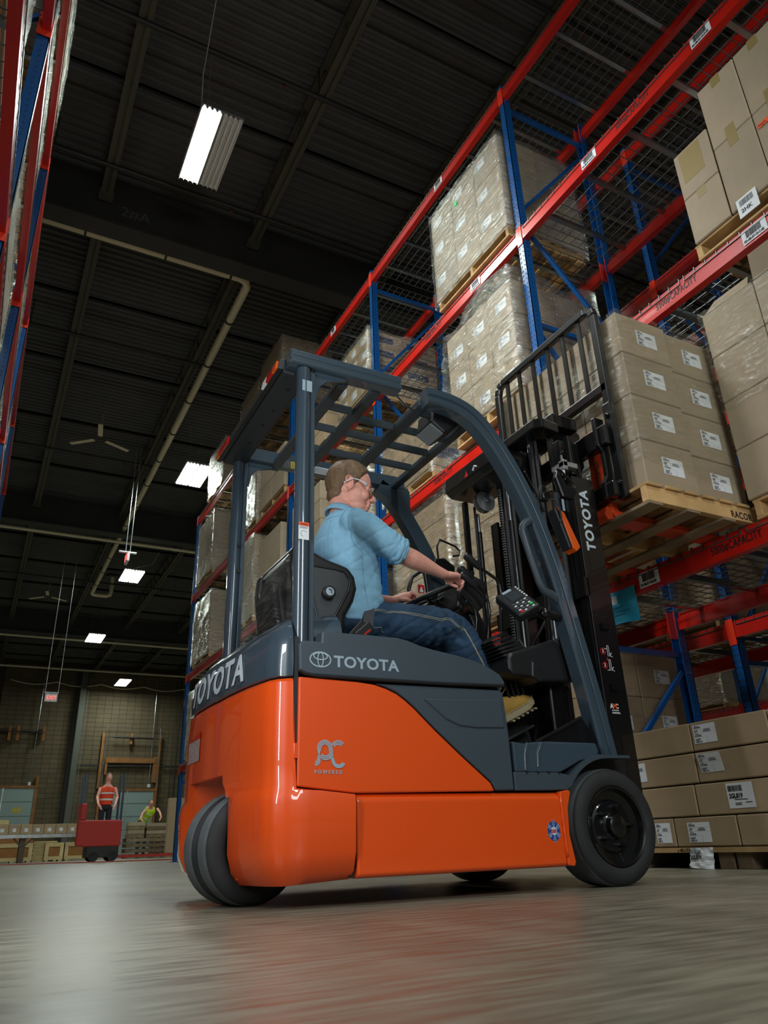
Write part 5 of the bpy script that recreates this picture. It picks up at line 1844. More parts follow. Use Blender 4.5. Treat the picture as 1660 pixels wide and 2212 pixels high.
# mast decals
q = MB()
for z_ in (1.02, 0.95):
    for k in range(20):
        a, a2 = 2 * PI * k / 20, 2 * PI * (k + 1) / 20
        q.bar((2.655 + 0.016 * math.cos(a), 2.7185, z_ + 0.016 * math.sin(a)), (2.655 + 0.016 * math.cos(a2), 2.7185, z_ + 0.016 * math.sin(a2)), 0.003, 0.0008, (0, 1, 0))
    q.bar((2.644, 2.718, z_ + 0.01), (2.666, 2.718, z_ - 0.01), 0.003, 0.0008, (0, 1, 0))
q.add([(2.668, 2.718, 0.976), (2.684, 2.718, 0.976), (2.676, 2.718, 0.992)], [(0, 1, 2)])
q.build('red_warning_symbols', REDP, fk)
q = MB()
for z_ in (1.02, 0.95):
    q.box(2.651, 2.659, 2.7178, 2.7184, z_ - 0.008, z_ + 0.006).box(2.652, 2.658, 2.7178, 2.7184, z_ + 0.007, z_ + 0.011)
    q.box(2.682, 2.685, 2.7178, 2.7184, z_ - 0.024, z_ + 0.03).box(2.692, 2.695, 2.7178, 2.7184, z_ - 0.024, z_ + 0.03).box(2.682, 2.695, 2.7178, 2.7184, z_ + 0.028, z_ + 0.031)
    q.box(2.666, 2.68, 2.7178, 2.7184, z_ + (0.012 if z_ > 1 else -0.024), z_ + (0.015 if z_ > 1 else -0.021))
    q.tube([(2.708, 2.718, z_ - 0.006), (2.699, 2.718, z_ - 0.012), (2.7, 2.718, z_ - 0.022), (2.711, 2.718, z_ - 0.025)], 0.0022, 6)
q.build('white_warning_symbols', PAPER, fk)
text('lettering', 'A  C', 0.03, PAPER, fk, (2.648, 2.7185, 0.745), 'S', bold=0.0012, xs=0.9)
text('lettering', 'M', 0.034, ORP, fk, (2.664, 2.718, 0.743), 'S', bold=0.0016, xs=0.9)
text('lettering', 'ACTIVE MAST', 0.0072, PAPER, fk, (2.655, 2.7185, 0.733), 'S', bold=0.0003)
text('lettering', 'CONTROL', 0.0105, PAPER, fk, (2.655, 2.7185, 0.720), 'S', bold=0.0005)
for z_ in (1.13, 0.83):
    MB().box(2.66, 2.71, 2.70, 2.72, z_, z_ + 0.03).cyl((2.67, 2.70, z_ + 0.022), (0, 1, 0), 0.005, 0.01, 8).cyl((2.70, 2.70, z_ + 0.022), (0, 1, 0), 0.005, 0.01, 8).build('rail_bracket', BLACK, fk)
# cross members
tp = [(2.36, 2.72), (2.40, 2.70), (2.56, 2.70), (2.66, 2.74), (2.70, 2.78), (2.70, 3.42), (2.66, 3.46), (2.56, 3.50), (2.36, 3.50)]
MB().prism([(2.60, 2.74), (2.47, 2.72), (2.43, 2.76), (2.43, 3.44), (2.47, 3.48), (2.60, 3.46), (2.60, 3.38), (2.53, 3.36), (2.53, 2.84), (2.60, 2.82)], 2.25, 2.31, axis='z').build('upper_crossmember', BLACK, fk, bevel=0.008)
MB().box(2.62, 2.80, 2.80, 3.40, 2.34, 2.42).build('upper_crossmember', BLACK, fk, bevel=0.005)
MB().box(2.60, 2.63, 2.72, 3.48, 1.3, 1.4).box(2.60, 2.63, 2.72, 3.48, 0.55, 0.65).build('lower_crossmember', BLACK, fk)
# far head plate with small symbols
hp = MB().prism([(2.33, 2.25), (2.33, 2.16), (2.37, 2.13), (2.62, 2.13), (2.66, 2.25)], 3.0, 3.52).build('head_bracket', BLACK, fk, bevel=0.006)
MB().bar((2.325, 3.515, 2.155), (2.325, 3.515, 2.235), 0.004, 0.02, (0, 1, 0)).build('bright_edge', STEEL, hp)
MB().add([(2.328, 3.30, 2.17), (2.328, 3.26, 2.17), (2.328, 3.28, 2.21)], [(0, 1, 2)]).build('red_triangle', REDP, hp)
MB().tube([(2.327, 3.21, 2.18), (2.327, 3.19, 2.2), (2.327, 3.17, 2.19)], 0.006, 6).build('white_symbol', PAPER, hp)
# lift cylinders, chains, hoses
for y_ in (2.97, 3.23):
    MB().cyl((2.58, y_, 1.0), (0, 0, 1), 0.032, 1.8, 20).build('lift_cylinder', BLACK, fk, smooth=40)
    MB().cyl((2.58, y_, 2.08), (0, 0, 1), 0.02, 0.4, 18).build('cylinder_rod', STEEL, fk, smooth=40)
MB().cyl((2.70, 3.10, 1.45), (0, 0, 1), 0.045, 1.9, 22).build('centre_cylinder', BLACK, fk, smooth=40)
MB().tube([(2.50, 3.44, 1.90), (2.50, 3.44, 0.95)], 0.017, 14).build('side_cylinder', BLACK, fk, smooth=40)
MB().tube([(2.50, 3.44, 2.02), (2.50, 3.44, 1.90)], 0.012, 12).build('cylinder_rod', STEEL, fk, smooth=40)
MB().box(2.42, 2.45, 3.46, 3.485, 0.9, 2.1).build('hose_channel', BLACK, fk)
# pulley
pu = MB().lathe((2.50, 3.36, 2.07), (0, -1, 0), [(0.0, 0.02), (0.02, 0.02), (0.022, 0.012), (0.058, 0.008), (0.066, 0.016), (0.066, 0.02), (0.056, 0.0), (0.066, -0.02), (0.066, -0.024), (0.02, -0.024)], 36).build('hose_pulley', ZINC, fk, smooth=35)
MB().bar((2.50, 3.33, 2.10), (2.535, 3.33, 2.18), 0.016, 0.012, (0, 1, 0)).build('pulley_pin', STEEL, pu)
MB().cyl((2.50, 3.325, 2.07), (0, 1, 0), 0.012, 0.02, 6).build('pulley_nut', STEEL, pu)


def chain(x_, y_, z0, z1):
    b = MB()
    z = z0
    while z < z1:
        for dy in (-0.009, -0.003, 0.003, 0.009):
            b.box(x_ - 0.007, x_ + 0.007, y_ + dy - 0.001, y_ + dy + 0.001, z, z + 0.024)
        b.cyl((x_, y_, z + 0.005), (0, 1, 0), 0.003, 0.026, 6)
        z += 0.0165
    o = b.build('lift_chain', ZINC, fk)
    o['kind'] = 'stuff'


chain(2.55, 2.93, 1.35, 2.22)
chain(2.55, 3.27, 1.0, 2.2)
chain(2.72, 2.96, 1.0, 2.5)
for (x_, y_, za, zb, r_) in ((2.52, 2.86, 1.55, 2.24, 0.010), (2.52, 2.89, 1.55, 2.24, 0.010), (2.46, 3.41, 0.9, 2.05, 0.008), (2.47, 3.12, 0.9, 2.2, 0.009), (2.47, 3.05, 0.9, 2.2, 0.009), (2.55, 2.78, 0.85, 1.9, 0.012), (2.58, 2.82, 0.85, 1.9, 0.012)):
    MB().tube([(x_, y_, za), (x_, y_, zb)], r_, 10).build('hydraulic_hose', RUBBER, fk, smooth=60)
for dy in (0, 0.03):
    MB().tube([(2.44, 2.80 + dy, 1.08), (2.425, 2.80 + dy, 1.0), (2.44, 2.80 + dy, 0.9), (2.48, 2.80 + dy, 0.84)], 0.012, 10).build('hydraulic_hose', RUBBER, fk, smooth=60)
MB().tube([(2.25, 2.66, 1.9), (2.36, 2.72, 1.82), (2.45, 2.78, 1.76)], 0.006, 8).tube([(2.45, 3.1, 1.15), (2.42, 3.0, 1.05), (2.47, 2.9, 1.2)], 0.007, 8).build('cable', RUBBER, fk, smooth=60)
MB().box(2.56, 2.66, 2.70, 2.80, 2.02, 2.05).box(2.56, 2.59, 2.70, 2.74, 2.0, 2.06).build('chain_anchor', ZINC, fk, bevel=0.003)
MB().cyl((2.57, 2.72, 1.985), (0, 0, 1), 0.011, 0.03, 6).cyl((2.57, 2.72, 2.07), (0, 0, 1), 0.008, 0.04, 8).build('anchor_nut', STEEL, fk)
MB().box(2.60, 2.616, 2.797, 2.799, 1.80, 1.92).build('small_data_plate', SILVER, fk)
MB().tube([(2.66, 2.75, 2.0), (2.66, 2.75, 2.24)], 0.022, 12).build('tie_tube', BLACK, fk, smooth=60)

# carriage with load backrest and forks
cg = MB()
cg.box(2.82, 2.87, 2.62, 3.58, 2.18, 2.30).box(2.82, 2.87, 2.62, 3.58, 1.86, 1.95)
cg.prism([(2.64, 2.36), (2.66, 2.38), (2.85, 2.38), (2.87, 2.36), (2.87, 2.15), (2.84, 2.10), (2.84, 2.0), (2.87, 1.97), (2.87, 1.88), (2.82, 1.86), (2.80, 1.9), (2.80, 2.3), (2.66, 2.3)], 2.86, 2.90)
cg.prism([(2.80, 2.36), (2.87, 2.36), (2.87, 1.86), (2.80, 1.86), (2.80, 1.95), (2.83, 2.0), (2.83, 2.14), (2.80, 2.18)], 2.66, 2.69)
cg.prism([(2.64, 2.36), (2.87, 2.36), (2.87, 1.88), (2.82, 1.86), (2.80, 2.3), (2.66, 2.3)], 3.30, 3.34)
cg.build('carriage', BLACK, fk, bevel=0.006)
bkr = MB()
rad = []
y0, y1, zt, zb_ = 2.60, 3.62, 3.14, 2.56
pth = [(2.895, y0 + 0.02, 1.86), (2.895, y0 + 0.02, zt - 0.07), (2.895, y0 + 0.035, zt - 0.02), (2.895, y0 + 0.08, zt), (2.895, y1 - 0.08, zt), (2.895, y1 - 0.035, zt - 0.02), (2.895, y1 - 0.02, zt - 0.07), (2.895, y1 - 0.02, 1.86)]
# frame as flat bar
fr = MB()
for a, c_ in zip(pth, pth[1:]):
    fr.bar(a, c_, 0.052, 0.04, (1, 0, 0))
fr.bar((2.895, y0, zb_), (2.895, y1, zb_), 0.04, 0.06, (0, 0, 1))
bo = fr.build('load_backrest', BLACK, fk, bevel=0.008)
for y_ in (2.755, 2.905, 3.055, 3.205, 3.355, 3.49):
    MB().bar((2.895, y_, zb_), (2.895, y_, zt), 0.014, 0.03, (0, 1, 0)).build('backrest_bar', BLACK, bo)
MB().box(2.87, 2.915, 2.595, 2.655, 1.85, 2.45).build('backrest_foot', BLACK, bo, bevel=0.006)
MB().box(2.87, 2.915, 3.565, 3.625, 1.85, 2.45).build('backrest_foot', BLACK, bo, bevel=0.006)
for z_ in (2.37, 1.94):
    MB().cyl((2.868, 2.625, z_), (1, 0, 0), 0.018, 0.016, 14).cyl((2.858, 2.625, z_), (1, 0, 0), 0.010, 0.014, 6).build('backrest_bolt', BLACK, bo)
# forks
for y_ in (2.72, 3.36):
    fkp = [(2.885, 2.35), (2.925, 2.35), (2.93, 1.84), (2.94, 1.825), (3.96, 1.80), (3.98, 1.793), (3.96, 1.788), (2.95, 1.78), (2.905, 1.785), (2.885, 1.81)]
    MB().prism(fkp, y_, y_ + 0.12).build('fork', ORANGE2, fk, bevel=0.004)
    MB().prism([(2.85, 1.84), (2.885, 1.84), (2.885, 1.77), (2.85, 1.76), (2.83, 1.79)], y_, y_ + 0.12).build('fork_hook', ORANGE2, fk, bevel=0.004)
text('forging_mark', '08C11-04', 0.05, WOODD, fk, (0, 0, 0), fn=lambda a, b_, c_: Vector((2.884 - c_, 2.80 - b_, 1.95 + a)))

# ================================================================ THE OPERATOR
from mathutils.bvhtree import BVHTree
man = thing('person', 'man in light blue shirt, jeans and safety glasses driving the forklift', 'person', (1.4, 3.02, 1.02))
HC = Vector((1.436, 3.02, 1.806))
hy, hp = R(-16), R(-9)
HF = Vector((math.cos(hy) * math.cos(hp), math.sin(hy) * math.cos(hp), math.sin(hp)))
HL = Vector((-math.sin(hy), math.cos(hy), 0))
HU = HF.cross(HL)
HROT = Matrix((HF, HL, HU)).transposed()
HS = 1.12


def H(x, y_, z):
    return HC + (HF * x + HL * y_ + HU * z) * HS


def hs(mb, c, r, rot=None):
    mb.sphere(H(*c), r[0] * HS, r[1] * HS, r[2] * HS, 20, 0, HROT @ (rot or Matrix.Identity(3)))


b = MB()
hs(b, (-0.012, 0, 0.022), (0.096, 0.076, 0.098))      # cranium
hs(b, (0.018, 0, 0.03), (0.072, 0.066, 0.075))        # forehead
hs(b, (0.024, 0, -0.03), (0.066, 0.061, 0.078))        # face
hs(b, (0.03, 0, -0.084), (0.055, 0.047, 0.036))       # jaw
hs(b, (0.018, 0, -0.06), (0.062, 0.056, 0.045))
hs(b, (0.062, 0, -0.104), (0.024, 0.024, 0.018))      # chin
hs(b, (0.006, 0.040, -0.062), (0.03, 0.014, 0.026))
hs(b, (0.006, -0.040, -0.062), (0.03, 0.014, 0.026))   # jaw angles
for s_ in (1, -1):
    hs(b, (0.058, 0.032 * s_, -0.034), (0.028, 0.024, 0.03))   # cheeks
    hs(b, (0.076, 0.026 * s_, 0.014), (0.016, 0.024, 0.008))   # brows
    hs(b, (0.101, 0.010 * s_, -0.041), (0.011, 0.008, 0.008))  # nostrils
    hs(b, (0.072, 0.031 * s_, -0.004), (0.014, 0.017, 0.014))   # eyelids
    hs(b, (0.07, 0.02 * s_, -0.02), (0.02, 0.018, 0.022))
    # ear: rim, lobe and bowl
    ec = Vector((-0.014, 0.071 * s_, -0.008))
    rim = []
    for k in range(13):
        a = R(-60 + 22 * k)
        rim.append(H(ec.x + 0.017 * math.cos(a) - 0.004 * math.sin(a), ec.y + 0.006 * s_ + 0.006 * s_ * (1 if math.cos(a) < 0 else 0), ec.z + 0.029 * math.sin(a)))
    b.tube(rim, 0.0046, 8)
    hs(b, (ec.x + 0.001, ec.y - 0.002 * s_, ec.z), (0.016, 0.004, 0.027))
    hs(b, (ec.x + 0.006, ec.y + 0.004 * s_, ec.z - 0.027), (0.007, 0.004, 0.008))
    hs(b, (ec.x + 0.012, ec.y + 0.004 * s_, ec.z - 0.004), (0.004, 0.004, 0.006))
b.tube([H(0.082, 0, 0.012), H(0.092, 0, -0.006), H(0.106, 0, -0.026), H(0.116, 0, -0.038), H(0.104, 0, -0.046)], [0.008 * HS, 0.009 * HS, 0.0105 * HS, 0.011 * HS, 0.008 * HS], 12)
hs(b, (0.111, 0, -0.039), (0.010, 0.010, 0.009))
hs(b, (0.084, 0, -0.054), (0.016, 0.024, 0.014))
hs(b, (0.091, 0, -0.064), (0.0105, 0.02, 0.0048))
hs(b, (0.089, 0, -0.075), (0.0105, 0.018, 0.0056))
hs(b, (0.08, 0, -0.09), (0.013, 0.02, 0.011))
# neck and hidden trunk core
b.tube([H(-0.03, 0, -0.03), H(-0.035, 0, -0.085), Vector((1.395, 3.03, 1.70)), Vector((1.39, 3.03, 1.62)), Vector((1.395, 3.03, 1.50))], [0.050, 0.053, 0.057, 0.07, 0.09], 18, ref=(1, 0, 0))
# shoulders under the shirt, to keep one continuous body
b.tube([(1.39, 2.87, 1.575), (1.39, 3.03, 1.60), (1.39, 3.19, 1.575)], [0.045, 0.06, 0.045], 14)


def arm(sh, el, wr, r0=0.044):
    sh, el, wr = Vector(sh), Vector(el), Vector(wr)
    d = (wr - el)
    b.tube([sh, sh.lerp(el, 0.5), el], [r0, 0.044, 0.041], 14)
    b.tube([el, el + d * 0.1, el + d * 0.3, el + d * 0.55, el + d * 0.8, wr], [(0.041, 0.041), (0.046, 0.045), (0.0475, 0.046), (0.040, 0.038), (0.031, 0.027), (0.029, 0.022)], 16, ref=(0, 0, 1))


arm((1.39, 2.865, 1.545), (1.588, 2.832, 1.425), (1.862, 2.872, 1.362))
arm((1.39, 3.20, 1.57), (1.545, 3.285, 1.32), (1.79, 3.255, 1.335))
# right hand: palm forward and down over the levers
pr = Vector((1.862, 2.872, 1.362))
pk = Vector((1.937, 2.892, 1.366))
b.tube([pr - Vector((0.01, 0, 0)), pr.lerp(pk, 0.35), pr.lerp(pk, 0.75), pk], [(0.027, 0.02), (0.036, 0.019), (0.042, 0.017), (0.041, 0.013)], 16, ref=(0, 0, 1))


def finger(p, rs):
    b.tube([Vector(q) for q in p], rs, 10)
    b.sphere(Vector(p[-1]), rs[-1], rs[-1], rs[-1], 10)


for k, (dy, ln) in enumerate(((0.033, 0.92), (0.012, 1.0), (-0.010, 0.93), (-0.031, 0.78))):
    kx = pk + Vector((-0.004 * k, dy, -0.002))
    finger([kx - Vector((0.02, 0, 0)), kx, kx + Vector((0.034, 0.003, -0.008)) * ln, kx + Vector((0.050, 0.004, -0.032)) * ln, kx + Vector((0.036, 0.004, -0.052)) * ln],
           [0.0095, 0.0095, 0.0088, 0.0082, 0.0075])
finger([pr + Vector((0.02, 0.028, -0.002)), pr + Vector((0.045, 0.048, -0.012)), pr + Vector((0.072, 0.05, -0.026)), pr + Vector((0.092, 0.04, -0.036))], [0.013, 0.011, 0.0098, 0.0085])
# left hand: loose fist over the wheel rim
lr = Vector((1.79, 3.255, 1.335))
lk = Vector((1.868, 3.235, 1.365))
b.tube([lr - Vector((0.01, 0, 0)), lr.lerp(lk, 0.3), lr.lerp(lk, 0.7), lk], [(0.026, 0.022), (0.034, 0.025), (0.040, 0.026), (0.039, 0.021)], 16, ref=(0, 0, 1))
for k, dy in enumerate((-0.032, -0.011, 0.010, 0.031)):
    kx = lk + Vector((0.002 - 0.003 * k, dy, 0.006))
    finger([kx - Vector((0.015, 0, 0)), kx, kx + Vector((0.026, 0, -0.010)), kx + Vector((0.028, 0, -0.040)), kx + Vector((0.002, 0, -0.048))], [0.0105, 0.011, 0.010, 0.0092, 0.0085])
finger([lr + Vector((0.02, -0.03, 0)), lr + Vector((0.05, -0.05, -0.004)), lr + Vector((0.082, -0.048, -0.012)), lr + Vector((0.105, -0.034, -0.018))], [0.013, 0.0118, 0.0105, 0.009])
body = link('body', remesh(b, 0.0032, 6), man)
body.data.materials.clear()
body.data.materials.append(SKIN)

# lips, eyes
LIP = mat('lips', rgb(196, 112, 100), 0.5)
lb = MB()
hs(lb, (0.0915, 0, -0.0645), (0.0107, 0.017, 0.0036))
hs(lb, (0.0895, 0, -0.0755), (0.0107, 0.015, 0.0044))
lb.build('lips', LIP, man, smooth=180)
for s_ in (1, -1):
    e = MB()
    hs(e, (0.0805, 0.031 * s_, -0.004), (0.0105, 0.0105, 0.0085))
    eo = e.build('eye', PAPER, man, smooth=180)
    e = MB()
    hs(e, (0.0885, 0.031 * s_, -0.004), (0.004, 0.0045, 0.0045))
    e.build('iris', mat('iris_blue', rgb(70, 90, 110), 0.3) if s_ == 1 else bpy.data.materials['iris_blue'], eo, smooth=180)
    e = MB()
    e.tube([H(0.088, 0.016 * s_, 0.017), H(0.088, 0.03 * s_, 0.021), H(0.078, 0.043 * s_, 0.018)], [0.003, 0.0035, 0.002], 6)
    e.build('eyebrow', HAIR, man, smooth=180)

# hair cap
hb_ = MB()
nu, nv = 120, 90
pts = {}


def hairline(x, y_):
    """lowest z (head units) at which hair grows, by forward position"""
    if x > 0.062:
        return 0.070 + (x - 0.062) * 1.5
    if x > 0.030:
        return 0.022 + (x - 0.030) * 1.5
    if x > 0.008:
        return -0.018 + (x - 0.008) * 1.3
    if x > -0.028:
        return 0.012 - 0.03 * min(1, abs(x + 0.0) / 0.012 if x > -0.0 else 0)
    if x > -0.05:
        return 0.012 - (-0.028 - x) * 3.6
    return -0.068 - (-0.05 - x) * 0.4


vs = []
vis = []
for i in range(nv + 1):
    th = PI * 0.86 * i / nv
    for k in range(nu):
        ph = 2 * PI * k / nu
        d = Vector((math.sin(th) * math.cos(ph), math.sin(th) * math.sin(ph), math.cos(th)))
        # union of the two skull ellipsoids
        best = 0
        for c_, r_ in ((Vector((-0.012, 0, 0.022)), (0.096, 0.076, 0.098)), (Vector((0.018, 0, 0.03)), (0.072, 0.066, 0.075)), (Vector((-0.035, 0, -0.05)), (0.057, 0.055, 0.06))):
            o_ = Vector((-0.01, 0, 0.01)) - c_
            a_ = sum((d[q] / r_[q]) ** 2 for q in range(3))
            bb = sum(2 * d[q] * o_[q] / r_[q] ** 2 for q in range(3))
            cc = sum((o_[q] / r_[q]) ** 2 for q in range(3)) - 1
            di = bb * bb - 4 * a_ * cc
            if di > 0:
                best = max(best, (-bb + math.sqrt(di)) / (2 * a_))
        p = Vector((-0.01, 0, 0.01)) + d * best
        hl = hairline(p.x, p.y)
        f = max(0, min(1, (p.z - hl) / 0.022))
        nn = noise.noise(p * 60) * 0.0022 + noise.noise(p * 160) * 0.0012
        th_ = (0.0015 + 0.0065 * f) * (0.75 + 0.9 * max(0, p.z) / 0.1)
        p = p + d * (th_ + nn * f - 0.004 * (1 - f))
        vs.append(H(*p))
        vis.append(f > 0.0)
fs = [(i * nu + k, (i + 1) * nu + k, (i + 1) * nu + (k + 1) % nu, i * nu + (k + 1) % nu) for i in range(nv) for k in range(nu)]
fs = [f for f in fs if any(vis[q] for q in f)]
hb_.add(vs, fs)
hb_.build('hair', HAIR, man, smooth=180, clean=True)

# safety glasses
gl = MB()
nn_ = 16
vs = []
for i in range(nn_ + 1):
    a = R(-72 + 144 * i / nn_)
    x, y_ = 0.035 + 0.072 * math.cos(a), 0.074 * math.sin(a)
    up_, dn = 0.018, -0.026 + 0.012 * (1 - abs(math.sin(a))) * (1 if abs(a) < 0.25 else 0) - 0.0 + 0.014 * (abs(a) / 1.25) ** 3
    for z_ in (up_, 0.5 * (up_ + dn), dn):
        vs.append(H(x, y_, z_))
gl.add(vs, [(i * 3 + j, (i + 1) * 3 + j, (i + 1) * 3 + j + 1, i * 3 + j + 1) for i in range(nn_) for j in range(2)])
go = gl.build('safety_glasses_lens', CLEAR, man, smooth=180)
TEMPLE = mat('frosted_temple', rgb(225, 222, 225), 0.25, alpha=1)
for s_ in (1, -1):
    MB().tube([H(-0.038, 0.083 * s_, -0.018), H(-0.02, 0.084 * s_, -0.004), H(0.0, 0.083 * s_, 0.010), H(0.03, 0.079 * s_, 0.010), H(0.055, 0.074 * s_, 0.004), H(0.068, 0.066 * s_, -0.004)],
              [(0.0015, 0.0035), (0.0015, 0.0035), (0.0015, 0.0028), (0.0018, 0.004), (0.002, 0.008), (0.002, 0.012)], 8, ref=(0, 0, 1)).build('glasses_temple', TEMPLE, man, smooth=180)

# ---- shirt
b = MB()
b.tube([(1.405, 3.03, 1.085), (1.408, 3.03, 1.13), (1.415, 3.03, 1.20), (1.415, 3.03, 1.30), (1.408, 3.03, 1.40), (1.40, 3.03, 1.50), (1.39, 3.03, 1.565), (1.39, 3.03, 1.61), (1.392, 3.03, 1.645), (1.392, 3.03, 1.66)],
       [(0.185, 0.155), (0.195, 0.17), (0.192, 0.172), (0.182, 0.158), (0.19, 0.15), (0.195, 0.14), (0.185, 0.118), (0.15, 0.09), (0.10, 0.075), (0.07, 0.066)], 28, ref=(1, 0, 0))


def sleeve(sh, el, cu, rl):
    sh, el, cu = Vector(sh), Vector(el), Vector(cu)
    b.sphere(sh, 0.078, 0.074, 0.076, 18)
    b.tube([sh + Vector((-0.03, 0.0 , 0.0)), sh.lerp(el, 0.25), sh.lerp(el, 0.6), el.lerp(cu, 0.2), cu], rl, 20)


sleeve((1.39, 2.87, 1.553), (1.545, 2.838, 1.46), (1.60, 2.836, 1.428), [0.06, 0.084, 0.078, 0.069, 0.061])
sleeve((1.39, 3.19, 1.565), (1.53, 3.275, 1.36), (1.56, 3.28, 1.335), [0.06, 0.076, 0.068, 0.062, 0.056])


def shirt_disp(p):
    x, y_, z = p
    # diagonal drag lines from the armpit and under the arm
    u = Vector((x * 5 + z * 7, y_ * 4, z * 15 - x * 9))
    rg = lambda v_: (1 - abs(noise.noise(v_)) * 2.2)
    r1 = max(0, rg(Vector((x * 1.5 + 3, y_ * 2, z * 9 - x * 6)))) ** 5
    r2 = max(0, rg(Vector((x * 3, y_ * 3 + 5, z * 18 - x * 15)))) ** 4
    d = 0.003 * noise.noise(u) - 0.0045 * r1 - 0.002 * r2
    if 2.75 < y_ < 2.92 and x > 1.52:    # bunching above the rolled cuff
        k = min(1, (x - 1.52) / 0.1)
        d += k * 0.006 * math.sin((x * 0.8 - z * 0.6) * 190 + 3 * noise.noise(p * 14))
    if z < 1.32:
        d += 0.008 * noise.noise(Vector((x * 9, y_ * 9, z * 24)))
    return d


shm = remesh(b, 0.0065, 4, shirt_disp)
shm.materials.clear()
shm.materials.append(SHIRT)
shirt = link('shirt', shm, man)
bvh = BVHTree.FromPolygons([v.co for v in shm.vertices], [p.vertices[:] for p in shm.polygons])
# rolled cuffs
for cu, ax_ in (((1.600, 2.836, 1.428), Vector((0.9, 0.02, -0.36))), ((1.556, 3.28, 1.338), Vector((0.6, 0.1, -0.7)))):
    ax_.normalize()
    u = ax_.cross(Vector((0, 1, 0))).normalized()
    v_ = ax_.cross(u)
    cf = MB()
    for q, (off, rr, tr) in enumerate(((0.0, 0.058, 0.012), (-0.018, 0.060, 0.013), (0.010, 0.054, 0.008))):
        ring = []
        for k in range(36):
            a = 2 * PI * k / 36
            w_ = 0.0022 * math.sin(3 * a + q) + 0.0014 * math.sin(7 * a + 2 * q)
            ring.append(Vector(cu) + ax_ * (off + w_ * 1.5) + (u * math.cos(a) + v_ * math.sin(a)) * (rr + w_))
        cf.tube(ring, [(tr * (0.8 + 0.25 * math.sin(k * 0.9 + q)), tr * 1.1) for k in range(36)], 8, closed=True, ref=ax_)
    cf.build('rolled_cuff', SHIRT, shirt, smooth=180)
# collar
cl = MB()
ring = []
for k in range(40):
    a = 2 * PI * k / 40
    ring.append((Vector((1.394 + 0.064 * math.cos(a), 3.03 + 0.068 * math.sin(a), 1.668 - 0.024 * math.cos(a)))))
cl.tube(ring, [(0.006, 0.02)] * 40, 8, closed=True, ref=(0, 0, 1))
cl.tube([(p - Vector((1.394, 3.03, 0))) * 1.0 + Vector((1.394, 3.03, 0)) + Vector(((p.x - 1.394) * 0.13, (p.y - 3.03) * 0.13, -0.006)) for p in ring], [(0.0045, 0.02)] * 40, 8, closed=True, ref=(0, 0, 1))
cl.build('collar', SHIRT, shirt, smooth=180)


def seam(pts, m, parent, tree, r=0.0014, off=0.0012, nm='seam'):
    pp = []
    P_ = [Vector(p) for p in pts]
    for a, c_ in zip(P_, P_[1:]):
        for i in range(12):
            q = a.lerp(c_, i / 12)
            loc, nor, _, _ = tree.find_nearest(q)
            if loc:
                if nor.dot(Vector((0, -1, 0))) < -0.9:
                    nor = -nor
                pp.append(loc + nor * off)
    MB().tube(pp, r, 5).build(nm, m, parent, smooth=180)


seam([(1.36, 2.80, 1.66), (1.335, 2.82, 1.58), (1.33, 2.83, 1.50), (1.36, 2.82, 1.43), (1.40, 2.82, 1.41)], STITCH, shirt, bvh, 0.0009, 0.0004)
seam([(1.40, 2.80, 1.41), (1.41, 2.80, 1.33), (1.42, 2.80, 1.22), (1.43, 2.8, 1.16)], STITCH, shirt, bvh, 0.0008, 0.0004)
seam([(1.25, 2.93, 1.60), (1.25, 2.92, 1.45), (1.25, 2.92, 1.32)], STITCH, shirt, bvh, 0.0008, 0.0004)
seam([(1.27, 3.0, 1.615), (1.29, 2.9, 1.615), (1.335, 2.82, 1.60)], STITCH, shirt, bvh, 0.0008, 0.0004)

# ---- jeans
b = MB()
b.sphere((1.395, 3.03, 1.09), 0.15, 0.185, 0.095, 24)
b.tube([(1.40, 3.03, 1.07), (1.402, 3.03, 1.15)], [(0.175, 0.145), (0.178, 0.15)], 24, ref=(1, 0, 0))
for sy, yk in ((1, 0), (-1, 0)):
    Y = lambda v_: v_ if sy == 1 else 2 * 3.03 - v_
    b.tube([(1.40, Y(2.955), 1.095), (1.50, Y(2.94), 1.10), (1.65, Y(2.92), 1.108), (1.80, Y(2.905), 1.112), (1.90, Y(2.90), 1.10)], [0.095, 0.1, 0.1, 0.095, 0.088], 20)
    b.sphere((1.915, Y(2.90), 1.09), 0.09, 0.082, 0.086, 18)
    b.tube([(1.925, Y(2.90), 1.08), (1.975, Y(2.89), 1.00), (2.02, Y(2.88), 0.92), (2.045, Y(2.87), 0.85), (2.06, Y(2.865), 0.80)], [0.088, 0.084, 0.078, 0.074, 0.073], 20)


def jean_disp(p):
    x, y_, z = p
    d = 0.003 * noise.noise(Vector((x * 7 - z * 9, y_ * 5, z * 18 + x * 8))) - 0.005 * max(0, 1 - 2.2 * abs(noise.noise(Vector((x * 6 - z * 5, y_ * 4, z * 13 - x * 7))))) ** 4
    k = max(0, 1 - abs(x - 1.83) / 0.12) * (1 if z < 1.08 else 0.3)     # folds behind the knee
    d += k * 0.011 * math.sin((x * 0.85 + z * 0.5) * 120 + 4 * noise.noise(p * 8))
    k = max(0, 1 - abs(x - 1.48) / 0.12)
    d += k * 0.006 * math.sin((x * 0.7 - z * 0.7) * 110 + 4 * noise.noise(p * 8))
    d += 0.003 * noise.noise(p * 40)
    return d


